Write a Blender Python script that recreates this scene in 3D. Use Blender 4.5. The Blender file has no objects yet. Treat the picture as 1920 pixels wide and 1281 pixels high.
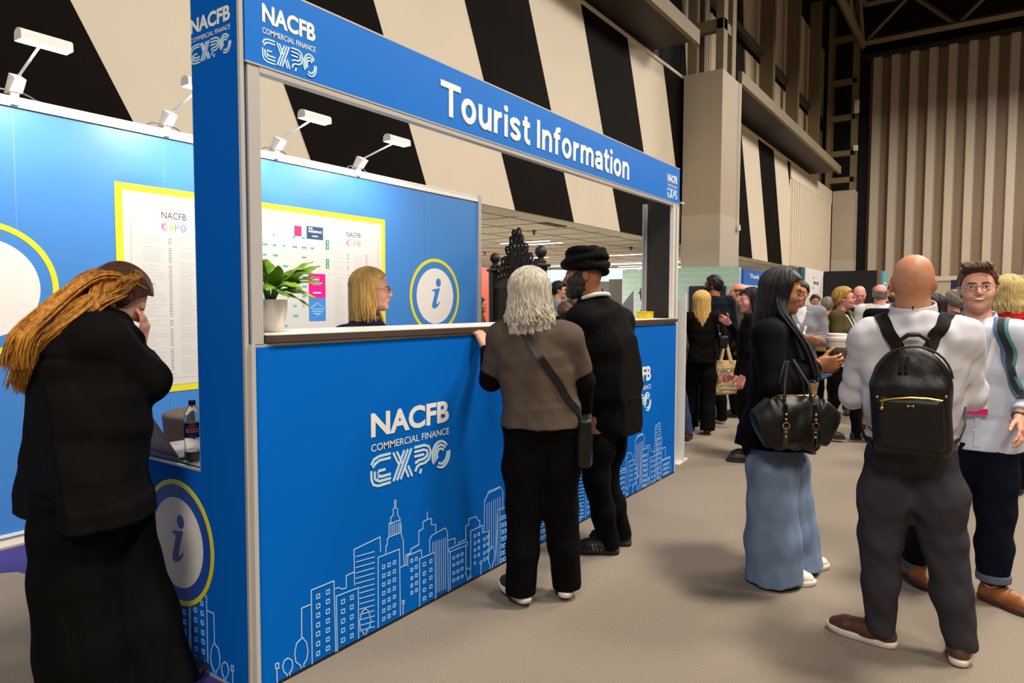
import bpy, bmesh, math, random
import numpy as np
from mathutils import Vector, Matrix, Euler
from mathutils.bvhtree import BVHTree

SC = bpy.context.scene
COL = SC.collection
R = math.radians
rnd = random.Random(7)

# ------------------------------------------------------------------ camera
YAW, PITCH, ROLL, FPX, CAMH = 0.6059, 0.054, 0.003, 1279.56, 1.5
def make_camera():
    f = Vector((math.cos(YAW)*math.cos(PITCH), math.sin(YAW)*math.cos(PITCH), -math.sin(PITCH)))
    r = Vector((math.sin(YAW), -math.cos(YAW), 0)); u = r.cross(f)
    r2 = r*math.cos(ROLL)+u*math.sin(ROLL); u2 = -r*math.sin(ROLL)+u*math.cos(ROLL)
    m = Matrix(((r2.x, u2.x, -f.x, 0), (r2.y, u2.y, -f.y, 0), (r2.z, u2.z, -f.z, CAMH), (0, 0, 0, 1)))
    cd = bpy.data.cameras.new('camera'); cd.sensor_width = 36; cd.lens = FPX/1920*36
    cd.clip_start = 0.05; cd.clip_end = 200
    co = bpy.data.objects.new('camera', cd); co.matrix_world = m; COL.objects.link(co); SC.camera = co
make_camera()

# ------------------------------------------------------------------ world, light, exposure
SC.view_settings.view_transform = 'Standard'; SC.view_settings.look = 'None'
SC.view_settings.gamma = 1; SC.view_settings.use_curve_mapping = False
SC.view_settings.exposure = 0.0
w = bpy.data.worlds.new('hall_air'); SC.world = w; w.use_nodes = True
w.node_tree.nodes['Background'].inputs[0].default_value = (1.0, 0.86, 0.70, 1)
w.node_tree.nodes['Background'].inputs[1].default_value = 0.085

def area(name, loc, size, power, color=(1, .925, .82), rot=(0, 0, 0), size_y=None, spread=180):
    l = bpy.data.lights.new(name, 'AREA'); l.energy = power; l.color = color; l.size = size
    if size_y: l.shape = 'RECTANGLE'; l.size_y = size_y
    l.spread = R(spread)
    o = bpy.data.objects.new(name, l); o.location = loc; o.rotation_euler = rot; COL.objects.link(o); return o
# high-bay rows of the hall, then one added fill light
area('high_bay_and_fill_light', (4.6, -2.6, 11), 1.6, 1350)
area('high_bay_and_fill_light', (0.5, -6.5, 11), 1.8, 650)
area('high_bay_and_fill_light', (12, -3.5, 12), 2.5, 1200)
area('high_bay_and_fill_light', (22, -4, 13), 4, 1900)
area('high_bay_and_fill_light', (34, -4, 13), 5, 3000)
area('high_bay_and_fill_light', (-4, -1.0, 7), 2.0, 640)  # unseen fill added behind the camera to brighten faces, no hall lamp
# ceiling strips of the low room behind the striped wall
area('low_room_light', (13, 13, 3.2), 8, 1000, (1, .97, .9), size_y=8)
area('low_room_light', (24, 15, 3.2), 10, 1200, (1, .97, .9), size_y=10)

# ------------------------------------------------------------------ materials
MATS = {}
def lin(c):
    return tuple((x/12.92 if x <= .04045 else ((x+.055)/1.055)**2.4) for x in [v/255 for v in c])
def mat(name, rgb, rough=.6, metal=0, var=0.0, vscale=8, bump=0.0, bscale=60, stretch=None, rgb2=None, emit=0, spec=.5, sheen=0, coat=0, thr=(.35, .65)):
    """rgb is an 8-bit display colour; var mixes in rgb2 (or a darker tone) through procedural noise."""
    if name in MATS: return MATS[name]
    m = bpy.data.materials.new(name); m.use_nodes = True; nt = m.node_tree; b = nt.nodes['Principled BSDF']
    c = lin(rgb)+(1,)
    b.inputs['Base Color'].default_value = c; b.inputs['Roughness'].default_value = rough
    b.inputs['Metallic'].default_value = metal; b.inputs['Specular IOR Level'].default_value = spec
    if sheen: b.inputs['Sheen Weight'].default_value = sheen
    if coat: b.inputs['Coat Weight'].default_value = coat; b.inputs['Coat Roughness'].default_value = .15
    if emit:
        b.inputs['Emission Color'].default_value = c; b.inputs['Emission Strength'].default_value = emit
    tc = None
    def coords(st):
        tc = nt.nodes.new('ShaderNodeTexCoord'); mp = nt.nodes.new('ShaderNodeMapping')
        if st: mp.inputs['Scale'].default_value = st
        nt.links.new(tc.outputs['Object'], mp.inputs['Vector']); return mp
    if var or rgb2:
        mp = coords(stretch); n = nt.nodes.new('ShaderNodeTexNoise'); n.inputs['Scale'].default_value = vscale
        n.inputs['Detail'].default_value = 4
        nt.links.new(mp.outputs[0], n.inputs['Vector'])
        rp = nt.nodes.new('ShaderNodeValToRGB'); rp.color_ramp.elements[0].position = thr[0]; rp.color_ramp.elements[1].position = thr[1]
        c2 = lin(rgb2)+(1,) if rgb2 else tuple(x*(1-var) for x in c[:3])+(1,)
        rp.color_ramp.elements[0].color = c2; rp.color_ramp.elements[1].color = c
        nt.links.new(n.outputs['Fac'], rp.inputs[0]); nt.links.new(rp.outputs[0], b.inputs['Base Color'])
    if bump:
        mp = coords(stretch); n = nt.nodes.new('ShaderNodeTexNoise'); n.inputs['Scale'].default_value = bscale; n.inputs['Detail'].default_value = 3
        nt.links.new(mp.outputs[0], n.inputs['Vector'])
        bp = nt.nodes.new('ShaderNodeBump'); bp.inputs['Strength'].default_value = min(1, bump); bp.inputs['Distance'].default_value = .004 if bump <= 1 else .004*bump
        nt.links.new(n.outputs['Fac'], bp.inputs['Height']); nt.links.new(bp.outputs[0], b.inputs['Normal'])
    MATS[name] = m; return m
M = MATS

# ------------------------------------------------------------------ objects
def tag(o, label=None, cat=None, group=None, kind=None):
    if label: o['label'] = label
    if cat: o['category'] = cat
    if group: o['group'] = group
    if kind: o['kind'] = kind
    return o
def thing(name, label, cat, loc=(0, 0, 0), rz=0, group=None):
    o = bpy.data.objects.new(name, None); o.empty_display_size = .1; COL.objects.link(o)
    o.location = loc; o.rotation_euler = (0, 0, rz); return tag(o, label, cat, group)
def copy_tree(o, parent=None):
    c = o.copy(); COL.objects.link(c); c.parent = parent
    for ch in list(o.children): copy_tree(ch, c)
    return c
def from_data(name, V, F, m, parent=None, smooth=False, loc=None):
    me = bpy.data.meshes.new(name)
    V = np.asarray(V, dtype=np.float32)
    if isinstance(F, np.ndarray):
        n = len(F); k = F.shape[1]
        me.vertices.add(len(V)); me.vertices.foreach_set('co', V.ravel())
        me.loops.add(n*k); me.loops.foreach_set('vertex_index', F.astype(np.int32).ravel())
        me.polygons.add(n); me.polygons.foreach_set('loop_start', np.arange(0, n*k, k, dtype=np.int32))
        me.update(calc_edges=True)
    else:
        me.from_pydata([tuple(map(float, v)) for v in V], [], F)
    if smooth:
        me.polygons.foreach_set('use_smooth', np.ones(len(me.polygons), dtype=bool))
    for mm in (m if isinstance(m, (list, tuple)) else [m]): me.materials.append(mm)
    me.update()
    o = bpy.data.objects.new(name, me); COL.objects.link(o); o.parent = parent
    if loc is not None: o.location = loc
    return o

class MB:
    """collects simple solids into one mesh"""
    def __init__(s): s.V = []; s.F = []
    def add(s, V, F):
        n = len(s.V); s.V += [tuple(v) for v in V]; s.F += [tuple(i+n for i in f) for f in F]; return s
    def box(s, x0, x1, y0, y1, z0, z1, bev=0):
        if bev <= 0:
            V = [(x, y, z) for x in (x0, x1) for y in (y0, y1) for z in (z0, z1)]
            return s.add(V, [(0, 1, 3, 2), (4, 6, 7, 5), (0, 4, 5, 1), (2, 3, 7, 6), (0, 2, 6, 4), (1, 5, 7, 3)])
        bm = bmesh.new(); bmesh.ops.create_cube(bm, size=1)
        for v in bm.verts: v.co = Vector(((x0+x1)/2+v.co.x*(x1-x0), (y0+y1)/2+v.co.y*(y1-y0), (z0+z1)/2+v.co.z*(z1-z0)))
        bmesh.ops.bevel(bm, geom=bm.edges[:], offset=bev, segments=2, affect='EDGES', profile=.5)
        bm.verts.index_update(); s.add([v.co[:] for v in bm.verts], [[v.index for v in f.verts] for f in bm.faces]); bm.free(); return s
    def prism(s, poly, axis, a, b):
        """poly of 2D points extruded along axis from a to b; other axes in cyclic order"""
        n = len(poly)
        def p(q, t):
            return {'x': (t, q[0], q[1]), 'y': (q[0], t, q[1]), 'z': (q[0], q[1], t)}[axis]
        V = [p(q, a) for q in poly]+[p(q, b) for q in poly]
        F = [tuple(range(n))[::-1], tuple(range(n, 2*n))]+[(i, (i+1) % n, (i+1) % n+n, i+n) for i in range(n)]
        return s.add(V, F)
    def tube(s, pts, r, n=8, cap=True, flat=None):
        """tube through points; r number or list; flat=(normal, factor) squashes it"""
        P = [Vector(p) for p in pts]; rr = r if isinstance(r, (list, tuple)) else [r]*len(P)
        up = None; rings = []
        for i, p in enumerate(P):
            d = (P[min(i+1, len(P)-1)]-P[max(i-1, 0)])
            d = d.normalized() if d.length > 1e-9 else Vector((0, 0, 1))
            if up is None: up = Vector((0, 0, 1)) if abs(d.z) < .9 else Vector((1, 0, 0))
            a = up-d*up.dot(d); a.normalize(); b = d.cross(a); up = a
            ring = []
            for k in range(n):
                t = 2*math.pi*k/n; o = a*math.cos(t)*rr[i]+b*math.sin(t)*rr[i]
                if flat is not None:
                    nv = Vector(flat[0]).normalized(); o = o-nv*o.dot(nv)*(1-flat[1])
                ring.append(p+o)
            rings.append(ring)
        V = [v for r_ in rings for v in r_]; F = []
        for i in range(len(P)-1):
            for k in range(n):
                a = i*n+k; b = i*n+(k+1) % n; F.append((a, b, b+n, a+n))
        if cap: F.append(tuple(range(n))[::-1]); F.append(tuple(range((len(P)-1)*n, len(P)*n)))
        return s.add(V, F)
    def lathe(s, prof, c=(0, 0, 0), n=24, axis=None):
        """prof = [(r,z)...]"""
        V = []; F = []; m = len(prof)
        q = Matrix.Identity(3) if axis is None else Vector((0, 0, 1)).rotation_difference(Vector(axis)).to_matrix()
        for r, z in prof:
            for k in range(n):
                t = 2*math.pi*k/n; V.append(Vector(c)+q@Vector((r*math.cos(t), r*math.sin(t), z)))
        for i in range(m-1):
            for k in range(n):
                a = i*n+k; b = i*n+(k+1) % n; F.append((a, b, b+n, a+n))
        if prof[0][0] > 1e-6: F.append(tuple(range(n))[::-1])
        if prof[-1][0] > 1e-6: F.append(tuple(range((m-1)*n, m*n)))
        return s.add(V, F)
    def sphere(s, c, r, n=16, m=10, sc=(1, 1, 1)):
        V = []; F = []
        for i in range(m+1):
            ph = math.pi*i/m
            for k in range(n):
                t = 2*math.pi*k/n
                V.append((c[0]+r*sc[0]*math.sin(ph)*math.cos(t), c[1]+r*sc[1]*math.sin(ph)*math.sin(t), c[2]+r*sc[2]*math.cos(ph)))
        for i in range(m):
            for k in range(n):
                a = i*n+k; b = i*n+(k+1) % n; F.append((a, a+n, b+n, b))
        return s.add(V, F)
    def ribbon(s, pts, wd, frame, closed=False, th=.0012):
        """flat stroke of width wd along 2D points, in frame = (origin, right, up)"""
        P = [Vector(p) for p in pts]
        P = [p for i, p in enumerate(P) if i == 0 or (p-P[i-1]).length > 1e-6]
        n = len(P)
        if n < 2: return s
        o, rx, uz = [Vector(v) for v in frame]; nrm = rx.cross(uz).normalized()
        L = []; Rr = []
        for i in range(n):
            if closed: a, b = P[i-1], P[(i+1) % n]
            else: a, b = P[max(i-1, 0)], P[min(i+1, n-1)]
            d1 = (P[i]-a); d2 = (b-P[i])
            if d1.length < 1e-9: d1 = d2
            if d2.length < 1e-9: d2 = d1
            d1 = d1.normalized(); d2 = d2.normalized()
            t = d1+d2
            t = t.normalized() if t.length > 1e-4 else d1
            nn = Vector((-t.y, t.x)); c = max(.4, nn.dot(Vector((-d1.y, d1.x))))
            L.append(P[i]+nn*(wd/2/c)); Rr.append(P[i]-nn*(wd/2/c))
        m = len(s.V); top = []; bot = []
        for l, r_ in zip(L, Rr):
            for q in (l, r_):
                base = o+rx*q.x+uz*q.y; top.append(tuple(base+nrm*th)); bot.append(tuple(base-nrm*.0008))
        s.V += top+bot; k = len(top)
        rng = range(n) if closed else range(n-1)
        for i in rng:
            j = (i+1) % n
            a, b, c, d = m+2*i, m+2*i+1, m+2*j+1, m+2*j
            s.F.append((a, b, c, d)); s.F.append((b, b+k, c+k, c)); s.F.append((a, d, d+k, a+k))
        if not closed:
            s.F.append((m, m+k, m+k+1, m+1)); e = m+2*(n-1); s.F.append((e, e+1, e+1+k, e+k))
        return s
    def plate(s, poly, frame, th=.0012):
        """filled flat polygon in a frame"""
        o, rx, uz = [Vector(v) for v in frame]; nrm = rx.cross(uz).normalized(); n = len(poly)
        V = [o+rx*p[0]+uz*p[1]+nrm*th for p in poly]+[o+rx*p[0]+uz*p[1]-nrm*.0008 for p in poly]
        return s.add(V, [tuple(range(n)), tuple(range(n, 2*n))[::-1]]+[(i, i+n, (i+1) % n+n, (i+1) % n) for i in range(n)])
    def build(s, name, m, parent=None, smooth=False, loc=None):
        o = from_data(name, s.V, s.F, m, parent, False, loc)
        if smooth:
            me = o.data; me.polygons.foreach_set('use_smooth', np.ones(len(me.polygons), dtype=bool))
            try: me.set_sharp_from_angle(angle=R(40))
            except Exception: pass
        return o
def circle(cx, cy, r, n=48, a0=0, a1=360, ry=None):
    return [(cx+r*math.cos(R(a0+(a1-a0)*i/n)), cy+(ry or r)*math.sin(R(a0+(a1-a0)*i/n))) for i in range(n+(0 if abs(a1-a0) == 360 else 1))]

def stroke_text(body, box, frame, m, name='lettering', parent=None, wt=.175, th=.0016):
    """bold sans lettering drawn with strokes; cap height 1, fitted to box"""
    def arc(cx, cy, rx, ry, a0, a1, n=10): return [(cx+rx*math.cos(R(a0+(a1-a0)*i/n)), cy+ry*math.sin(R(a0+(a1-a0)*i/n))) for i in range(n+1)]
    h = wt/2; xh = .74
    G = {'T': (.74, [[(0, 1-h), (.74, 1-h)], [(.37, 0), (.37, 1-h)]]),
         'o': (.60, [arc(.30, xh/2, .30-h, xh/2-h+.01, 0, 360, 28)[:-1]+['c']]),
         'u': (.56, [[(h, xh), (h, .30)]+arc(.265, .30, .265-h, .30-h+.01, 180, 270, 6)+[(.36, .11), (.56-h, .24)], [(.56-h, xh), (.56-h, 0)]]),
         'r': (.38, [[(h, 0), (h, xh)], [(h, .42)]+arc(.36, .42, .36-h, xh-h-.42, 150, 92, 5)]),
         'i': (.175, [[(h, 0), (h, xh)], ['d', (h, .925)]]),
         's': (.53, [arc(.265, xh-h-.115, .265-h, .125, 15, 200, 9)+[(.18, .41), (.34, .345)]+arc(.265, h+.115, .265-h, .125, 40, -165, 10)]),
         't': (.37, [[(.16, .94), (.16, .22)]+arc(.28, .22, .12, .22-h, 180, 265, 5)+[(.37, h+.0)], [(0, xh-h*.75), (.36, xh-h*.75)]]),
         'I': (.19, [[(.095, 0), (.095, 1)]]),
         'n': (.56, [[(h, 0), (h, xh)], [(h, .46)]+arc(.29, .44, .27-h, xh-h-.44+.01, 160, 0, 9)+[(.56-h, 0)]]),
         'f': (.38, [[(.17, 0), (.17, .78)]+arc(.31, .78, .14, .94-.78, 180, 95, 5)+[(.38, .94)], [(0, xh-h*.75), (.36, xh-h*.75)]]),
         'm': (.88, [[(h, 0), (h, xh)], [(h, .46)]+arc(.27, .46, .25-h, xh-h-.46+.01, 160, 0, 8)+[(.44, 0)], [(.44, .46)]+arc(.62, .46, .26-h, xh-h-.46+.01, 160, 0, 8)+[(.88-h, 0)]]),
         'a': (.55, [arc(.27, xh-h-.13, .27-h, .14, 165, 10, 8)+[(.55-h, .46), (.55-h, 0)], [(.55-h, .42), (.30, .40)]+arc(.22, .24, .22-h, .15, 100, 290, 8)+[(.40, .13), (.55-h, .24)]]), ' ': (.26, [])}
    x = 0; S = []
    for ch in body:
        w_, st = G[ch]; 
        for q in st: S.append((x, q))
        x += w_+(.085 if ch != ' ' else 0)-(.075 if ch == 'T' else 0)
    x -= .085; x0, x1, y0, y1 = box; sx = (x1-x0)/x; sy = y1-y0; hs = .0026; r = wt*(sx+sy)/4
    F = Field((x0-.02, -.004, y0-.02), (x1+.02, .006, y1+.02), hs)
    def seg(a, b, ca, cb, rr):
        a = np.array(a, np.float32); b = np.array(b, np.float32); ab = b-a; L = float(np.hypot(*ab))+1e-9; u_ = ab/L
        def fn(P):
            vx = P[..., 0]-a[0]; vz = P[..., 2]-a[1]; t = vx*u_[0]+vz*u_[1]; tc = np.clip(t, 0, L)
            d = np.hypot(vx-tc*u_[0], vz-tc*u_[1])-rr; pd = np.abs(vx*u_[1]-vz*u_[0])-rr
            if ca: d = np.where(t < 0, np.maximum(pd, -t), d)
            if cb: d = np.where(t > L, np.maximum(pd, t-L), d)
            return np.maximum(d, np.abs(P[..., 1]-.0005)-th*1.6)
        F.put(fn, (min(a[0], b[0])-rr, -.01, min(a[1], b[1])-rr), (max(a[0], b[0])+rr, .01, max(a[1], b[1])+rr), .0008)
    for ox, q in S:
        if q[0] == 'd': c = (x0+(ox+q[1][0])*sx, y0+q[1][1]*sy); seg(c, (c[0]+1e-4, c[1]), 0, 0, r*1.18)
        else:
            cl = q[-1] == 'c'; P = [(x0+(ox+p[0])*sx, y0+p[1]*sy) for p in (q[:-1] if cl else q)]
            if cl: P.append(P[0])
            for i in range(len(P)-1): seg(P[i], P[i+1], i == 0 and not cl, i == len(P)-2 and not cl, r)
    V, Fc = F.mesh(); o_, rx_v, uz_v = [np.array(v, float) for v in frame]; nr = np.cross(rx_v, uz_v)
    P = o_+V[:, :1]*rx_v+V[:, 2:]*uz_v+(V[:, 1:2])*nr
    return from_data(name, P, Fc, m, parent)
def text_mesh(body, box, frame, m, name='lettering', parent=None, bold=0.0, shear=0, th=.0015, spacing=1.0):
    """lettering fitted to box=(x0,x1,y0,y1) of frame (origin,right,up); x0..x1 fit the ink exactly"""
    cu = bpy.data.curves.new('t', 'FONT'); cu.body = body; cu.size = 1; cu.offset = bold; cu.shear = shear
    cu.space_character = spacing; cu.resolution_u = 4
    ob = bpy.data.objects.new('t', cu); COL.objects.link(ob)
    dg = bpy.context.evaluated_depsgraph_get(); me = bpy.data.meshes.new_from_object(ob.evaluated_get(dg))
    bpy.data.objects.remove(ob); bpy.data.curves.remove(cu)
    V = np.array([v.co[:] for v in me.vertices]); F = [tuple(p.vertices) for p in me.polygons]; bpy.data.meshes.remove(me)
    mn = V.min(0); mx = V.max(0); x0, x1, y0, y1 = box
    u = x0+(V[:, 0]-mn[0])/(mx[0]-mn[0])*(x1-x0); v = y0+(V[:, 1]-mn[1])/(mx[1]-mn[1])*(y1-y0)
    o, rx, uz = [np.array(q, float) for q in frame]; nr = np.cross(rx, uz)
    P = o+u[:, None]*rx+v[:, None]*uz+nr*th
    if m is None: return P, F
    return from_data(name, P, F, m, parent)

# ------------------------------------------------------------------ distance-field sculpting
class Field:
    def __init__(s, lo, hi, h):
        s.lo = np.array(lo, np.float32); s.h = h
        s.n = np.maximum(4, np.ceil((np.array(hi)-s.lo)/h).astype(int)+1)
        s.ax = [s.lo[i]+h*np.arange(s.n[i], dtype=np.float32) for i in range(3)]
        s.D = np.full(s.n, .1, np.float32)
    def _sl(s, lo, hi):
        a = np.clip(np.floor((np.array(lo)-s.lo)/s.h).astype(int), 0, s.n); b = np.clip(np.ceil((np.array(hi)-s.lo)/s.h).astype(int)+1, 0, s.n)
        if np.any(b-a < 1): return None
        return tuple(slice(a[i], b[i]) for i in range(3))
    def _grid(s, sl):
        x, y, z = np.meshgrid(s.ax[0][sl[0]], s.ax[1][sl[1]], s.ax[2][sl[2]], indexing='ij'); return np.stack([x, y, z], -1)
    def put(s, fn, lo, hi, k=.02, op='u'):
        pad = .05+k; sl = s._sl(np.array(lo)-pad, np.array(hi)+pad)
        if sl is None: return s
        P = s._grid(sl); d = fn(P).astype(np.float32); a = s.D[sl]
        if op == 'u': hh = np.clip(.5+.5*(a-d)/k, 0, 1); s.D[sl] = a*(1-hh)+d*hh-k*hh*(1-hh)
        elif op == 's': hh = np.clip(.5-.5*(a+d)/k, 0, 1); s.D[sl] = a*(1-hh)-d*hh+k*hh*(1-hh)
        return s
    def cone(s, a, b, ra, rb, k=.02, op='u', flat=None, cut=None):
        """tapered limb a->b; flat=(dir, factor) makes it thinner along dir; cut='a','b','ab' gives flat ends"""
        a = np.array(a, np.float32); b = np.array(b, np.float32); ab = b-a; L2 = float(ab@ab)+1e-12; L = L2**.5
        if flat is not None:
            nv = np.array(flat[0], np.float32); nv = nv-ab*(nv@ab)/L2; nv /= (np.linalg.norm(nv)+1e-9); fs = flat[1]
        def fn(P):
            v = P-a; t0 = (v@ab)/L2; t = np.clip(t0, 0, 1); q = v-t[..., None]*ab
            if flat is None: dd = np.sqrt((q*q).sum(-1))
            else:
                qn = q@nv; dd = np.sqrt(np.maximum((q*q).sum(-1)-qn*qn+(qn/fs)**2, 0))
            d = dd-(ra+(rb-ra)*t)
            if flat is not None: d = d*min(1, fs)
            if cut:
                if 'b' in cut: d = np.maximum(d, (t0-1)*L)
                if 'a' in cut: d = np.maximum(d, -t0*L)
            return d
        m = max(ra, rb)
        return s.put(fn, np.minimum(a, b)-m, np.maximum(a, b)+m, k, op)
    def chain(s, pts, rs, k=.02, op='u', flat=None, cut=None):
        for i in range(len(pts)-1):
            c = None
            if cut: c = ('a' if (i == 0 and 'a' in cut) else '')+('b' if (i == len(pts)-2 and 'b' in cut) else '')
            s.cone(pts[i], pts[i+1], rs[i], rs[i+1], k if i == 0 else min(k, .03), op, flat, c)
        return s
    def ell(s, c, r, rot=None, k=.02, op='u'):
        c = np.array(c, np.float32); r = np.array(r, np.float32)
        Rm = np.eye(3, dtype=np.float32) if rot is None else np.array(rot, np.float32)
        def fn(P):
            q = (P-c)@Rm; k0 = np.sqrt(((q/r)**2).sum(-1)); k1 = np.sqrt(((q/(r*r))**2).sum(-1)); return k0*(k0-1)/(k1+1e-9)
        m = float(r.max()); return s.put(fn, c-m, c+m, k, op)
    def box(s, c, hf, rot=None, rd=.01, k=.01, op='u'):
        c = np.array(c, np.float32); hf = np.array(hf, np.float32)
        Rm = np.eye(3, dtype=np.float32) if rot is None else np.array(rot, np.float32)
        def fn(P):
            q = np.abs((P-c)@Rm)-(hf-rd); return np.sqrt((np.maximum(q, 0)**2).sum(-1))+np.minimum(q.max(-1), 0)-rd
        m = float(np.linalg.norm(hf)); return s.put(fn, c-m, c+m, k, op)
    def loft(s, pts, A, B, lat=(1, 0, 0), e=2.3, k=.02, op='u', cut=''):
        """elliptical sections along a polyline: A half-width along lat, B half-depth"""
        pts = [np.array(p, np.float32) for p in pts]; lat = np.array(lat, np.float32); m = max(max(A), max(B))
        lo = np.min(pts, 0)-m; hi = np.max(pts, 0)+m; ns = len(pts)-1
        def fn(P):
            best = None
            for i in range(ns):
                a, b = pts[i], pts[i+1]; ab = b-a; L = float(np.linalg.norm(ab)); ax = ab/L
                X = lat-ax*(lat@ax); X /= np.linalg.norm(X); Y = np.cross(ax, X)
                v = P-a; t0 = (v@ax)/L; t = np.clip(t0, 0, 1); q = v-t[..., None]*ab
                wa = A[i]+(A[i+1]-A[i])*t; wb = B[i]+(B[i+1]-B[i])*t
                u = np.abs(q@X)/wa; w_ = np.abs(q@Y)/wb
                mw = np.minimum(wa, wb); ov = np.where(t0 < 0, -t0*L, np.where(t0 > 1, (t0-1)*L, 0))
                fl = ((i == 0 and 'a' in cut) & (t0 < 0)) | ((i == ns-1 and 'b' in cut) & (t0 > 1))
                f = ((u**e+w_**e+np.where(fl, 0, ov/(mw*.45))**e)**(1/e)-1)*mw
                d = np.where(fl, np.maximum(f, ov), f)
                best = d if best is None else np.minimum(best, d)
            return best
        return s.put(fn, lo, hi, k, op)
    def plane(s, p, n):
        """keep only the side the normal points away from"""
        p = np.array(p, np.float32); n = np.array(n, np.float32); n = n/np.linalg.norm(n)
        x, y, z = np.meshgrid(*s.ax, indexing='ij', sparse=True)
        s.D = np.maximum(s.D, (x-p[0])*n[0]+(y-p[1])*n[1]+(z-p[2])*n[2]).astype(np.float32); return s
    def folds(s, amp, fr, seed=0, stretch=(1, 1, 1)):
        """shallow cloth folds"""
        g = np.random.default_rng(seed); x, y, z = np.meshgrid(*s.ax, indexing='ij', sparse=True); D = 0
        for i in range(5):
            v = g.normal(size=3)*np.array(stretch); v = v/np.linalg.norm(v)*fr*(1+.35*i); ph = g.uniform(0, 6.3, 3)
            w_ = np.sin(x*fr*.35*g.uniform(.5, 1.5)+ph[1]+1.3*np.sin(z*fr*.3+ph[2]))
            D = D+np.sin(x*v[0]+y*v[1]+z*v[2]+ph[0]+1.2*w_)/(1+.3*i)
        s.D = (s.D+amp*D*.5).astype(np.float32); return s
    def mesh(s):
        D = s.D.copy(); D[0], D[-1] = np.maximum(D[0], .01), np.maximum(D[-1], .01)
        D[:, 0], D[:, -1] = np.maximum(D[:, 0], .01), np.maximum(D[:, -1], .01); D[:, :, 0], D[:, :, -1] = np.maximum(D[:, :, 0], .01), np.maximum(D[:, :, -1], .01)
        S = D < 0; nx, ny, nz = D.shape
        cn = np.zeros((nx-1, ny-1, nz-1), np.int8)
        for i in (0, 1):
            for j in (0, 1):
                for k in (0, 1): cn += S[i:nx-1+i, j:ny-1+j, k:nz-1+k]
        act = (cn > 0) & (cn < 8); I = np.argwhere(act); idx = np.full(act.shape, -1, np.int32); idx[act] = np.arange(len(I), dtype=np.int32)
        acc = np.zeros((len(I), 3)); cnt = np.zeros(len(I))
        C = [(i, j, k) for i in (0, 1) for j in (0, 1) for k in (0, 1)]
        for a in C:
            for ax in range(3):
                if a[ax]: continue
                b = list(a); b[ax] = 1
                d0 = D[I[:, 0]+a[0], I[:, 1]+a[1], I[:, 2]+a[2]]; d1 = D[I[:, 0]+b[0], I[:, 1]+b[1], I[:, 2]+b[2]]
                x = (d0 < 0) != (d1 < 0); t = np.where(x, d0/(d0-d1+1e-20), 0)
                p = np.repeat(np.array(a, float)[None], len(I), 0); p[:, ax] += t
                acc[x] += p[x]; cnt[x] += 1
        V = (I+acc/cnt[:, None])*s.h+s.lo
        Fs = []
        for ax in range(3):
            u, v = [(1, 2), (2, 0), (0, 1)][ax]
            sl0 = [slice(1, -1)]*3; sl1 = [slice(1, -1)]*3; sl0[ax] = slice(0, -1); sl1[ax] = slice(1, None)
            a = S[tuple(sl0)]; b = S[tuple(sl1)]; E = np.argwhere(a != b); fl = a[E[:, 0], E[:, 1], E[:, 2]]
            off = np.ones(3, int); off[ax] = 0; E = E+off
            def cell(du, dv):
                q = E.copy(); q[:, u] -= du; q[:, v] -= dv; return idx[q[:, 0], q[:, 1], q[:, 2]]
            q = np.stack([cell(1, 1), cell(0, 1), cell(0, 0), cell(1, 0)], 1); q[~fl] = q[~fl][:, ::-1]; Fs.append(q)
        F = np.concatenate(Fs); F = F[(F >= 0).all(1)]
        return V, F
    def build(s, name, m, parent=None, smooth_it=1, offset=0.0):
        if offset: s.D = s.D-offset
        V, F = s.mesh()
        if len(F) == 0: raise RuntimeError('empty field '+name)
        e = np.concatenate([F[:, [0, 1]], F[:, [1, 2]], F[:, [2, 3]], F[:, [3, 0]]])
        for _ in range(smooth_it):
            for lam in (.5, -.35):
                A = np.zeros_like(V); c = np.bincount(e[:, 0], minlength=len(V))+np.bincount(e[:, 1], minlength=len(V))
                for j in range(3):
                    A[:, j] = np.bincount(e[:, 0], V[e[:, 1], j], len(V))+np.bincount(e[:, 1], V[e[:, 0], j], len(V))
                V = V+lam*(A/np.maximum(c, 1)[:, None]-V)
        o = from_data(name, V, F, m, parent, True); return o
def rotm(rx=0, ry=0, rz=0):
    return np.array(Euler((R(rx), R(ry), R(rz)), 'XYZ').to_matrix(), np.float32)
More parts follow.
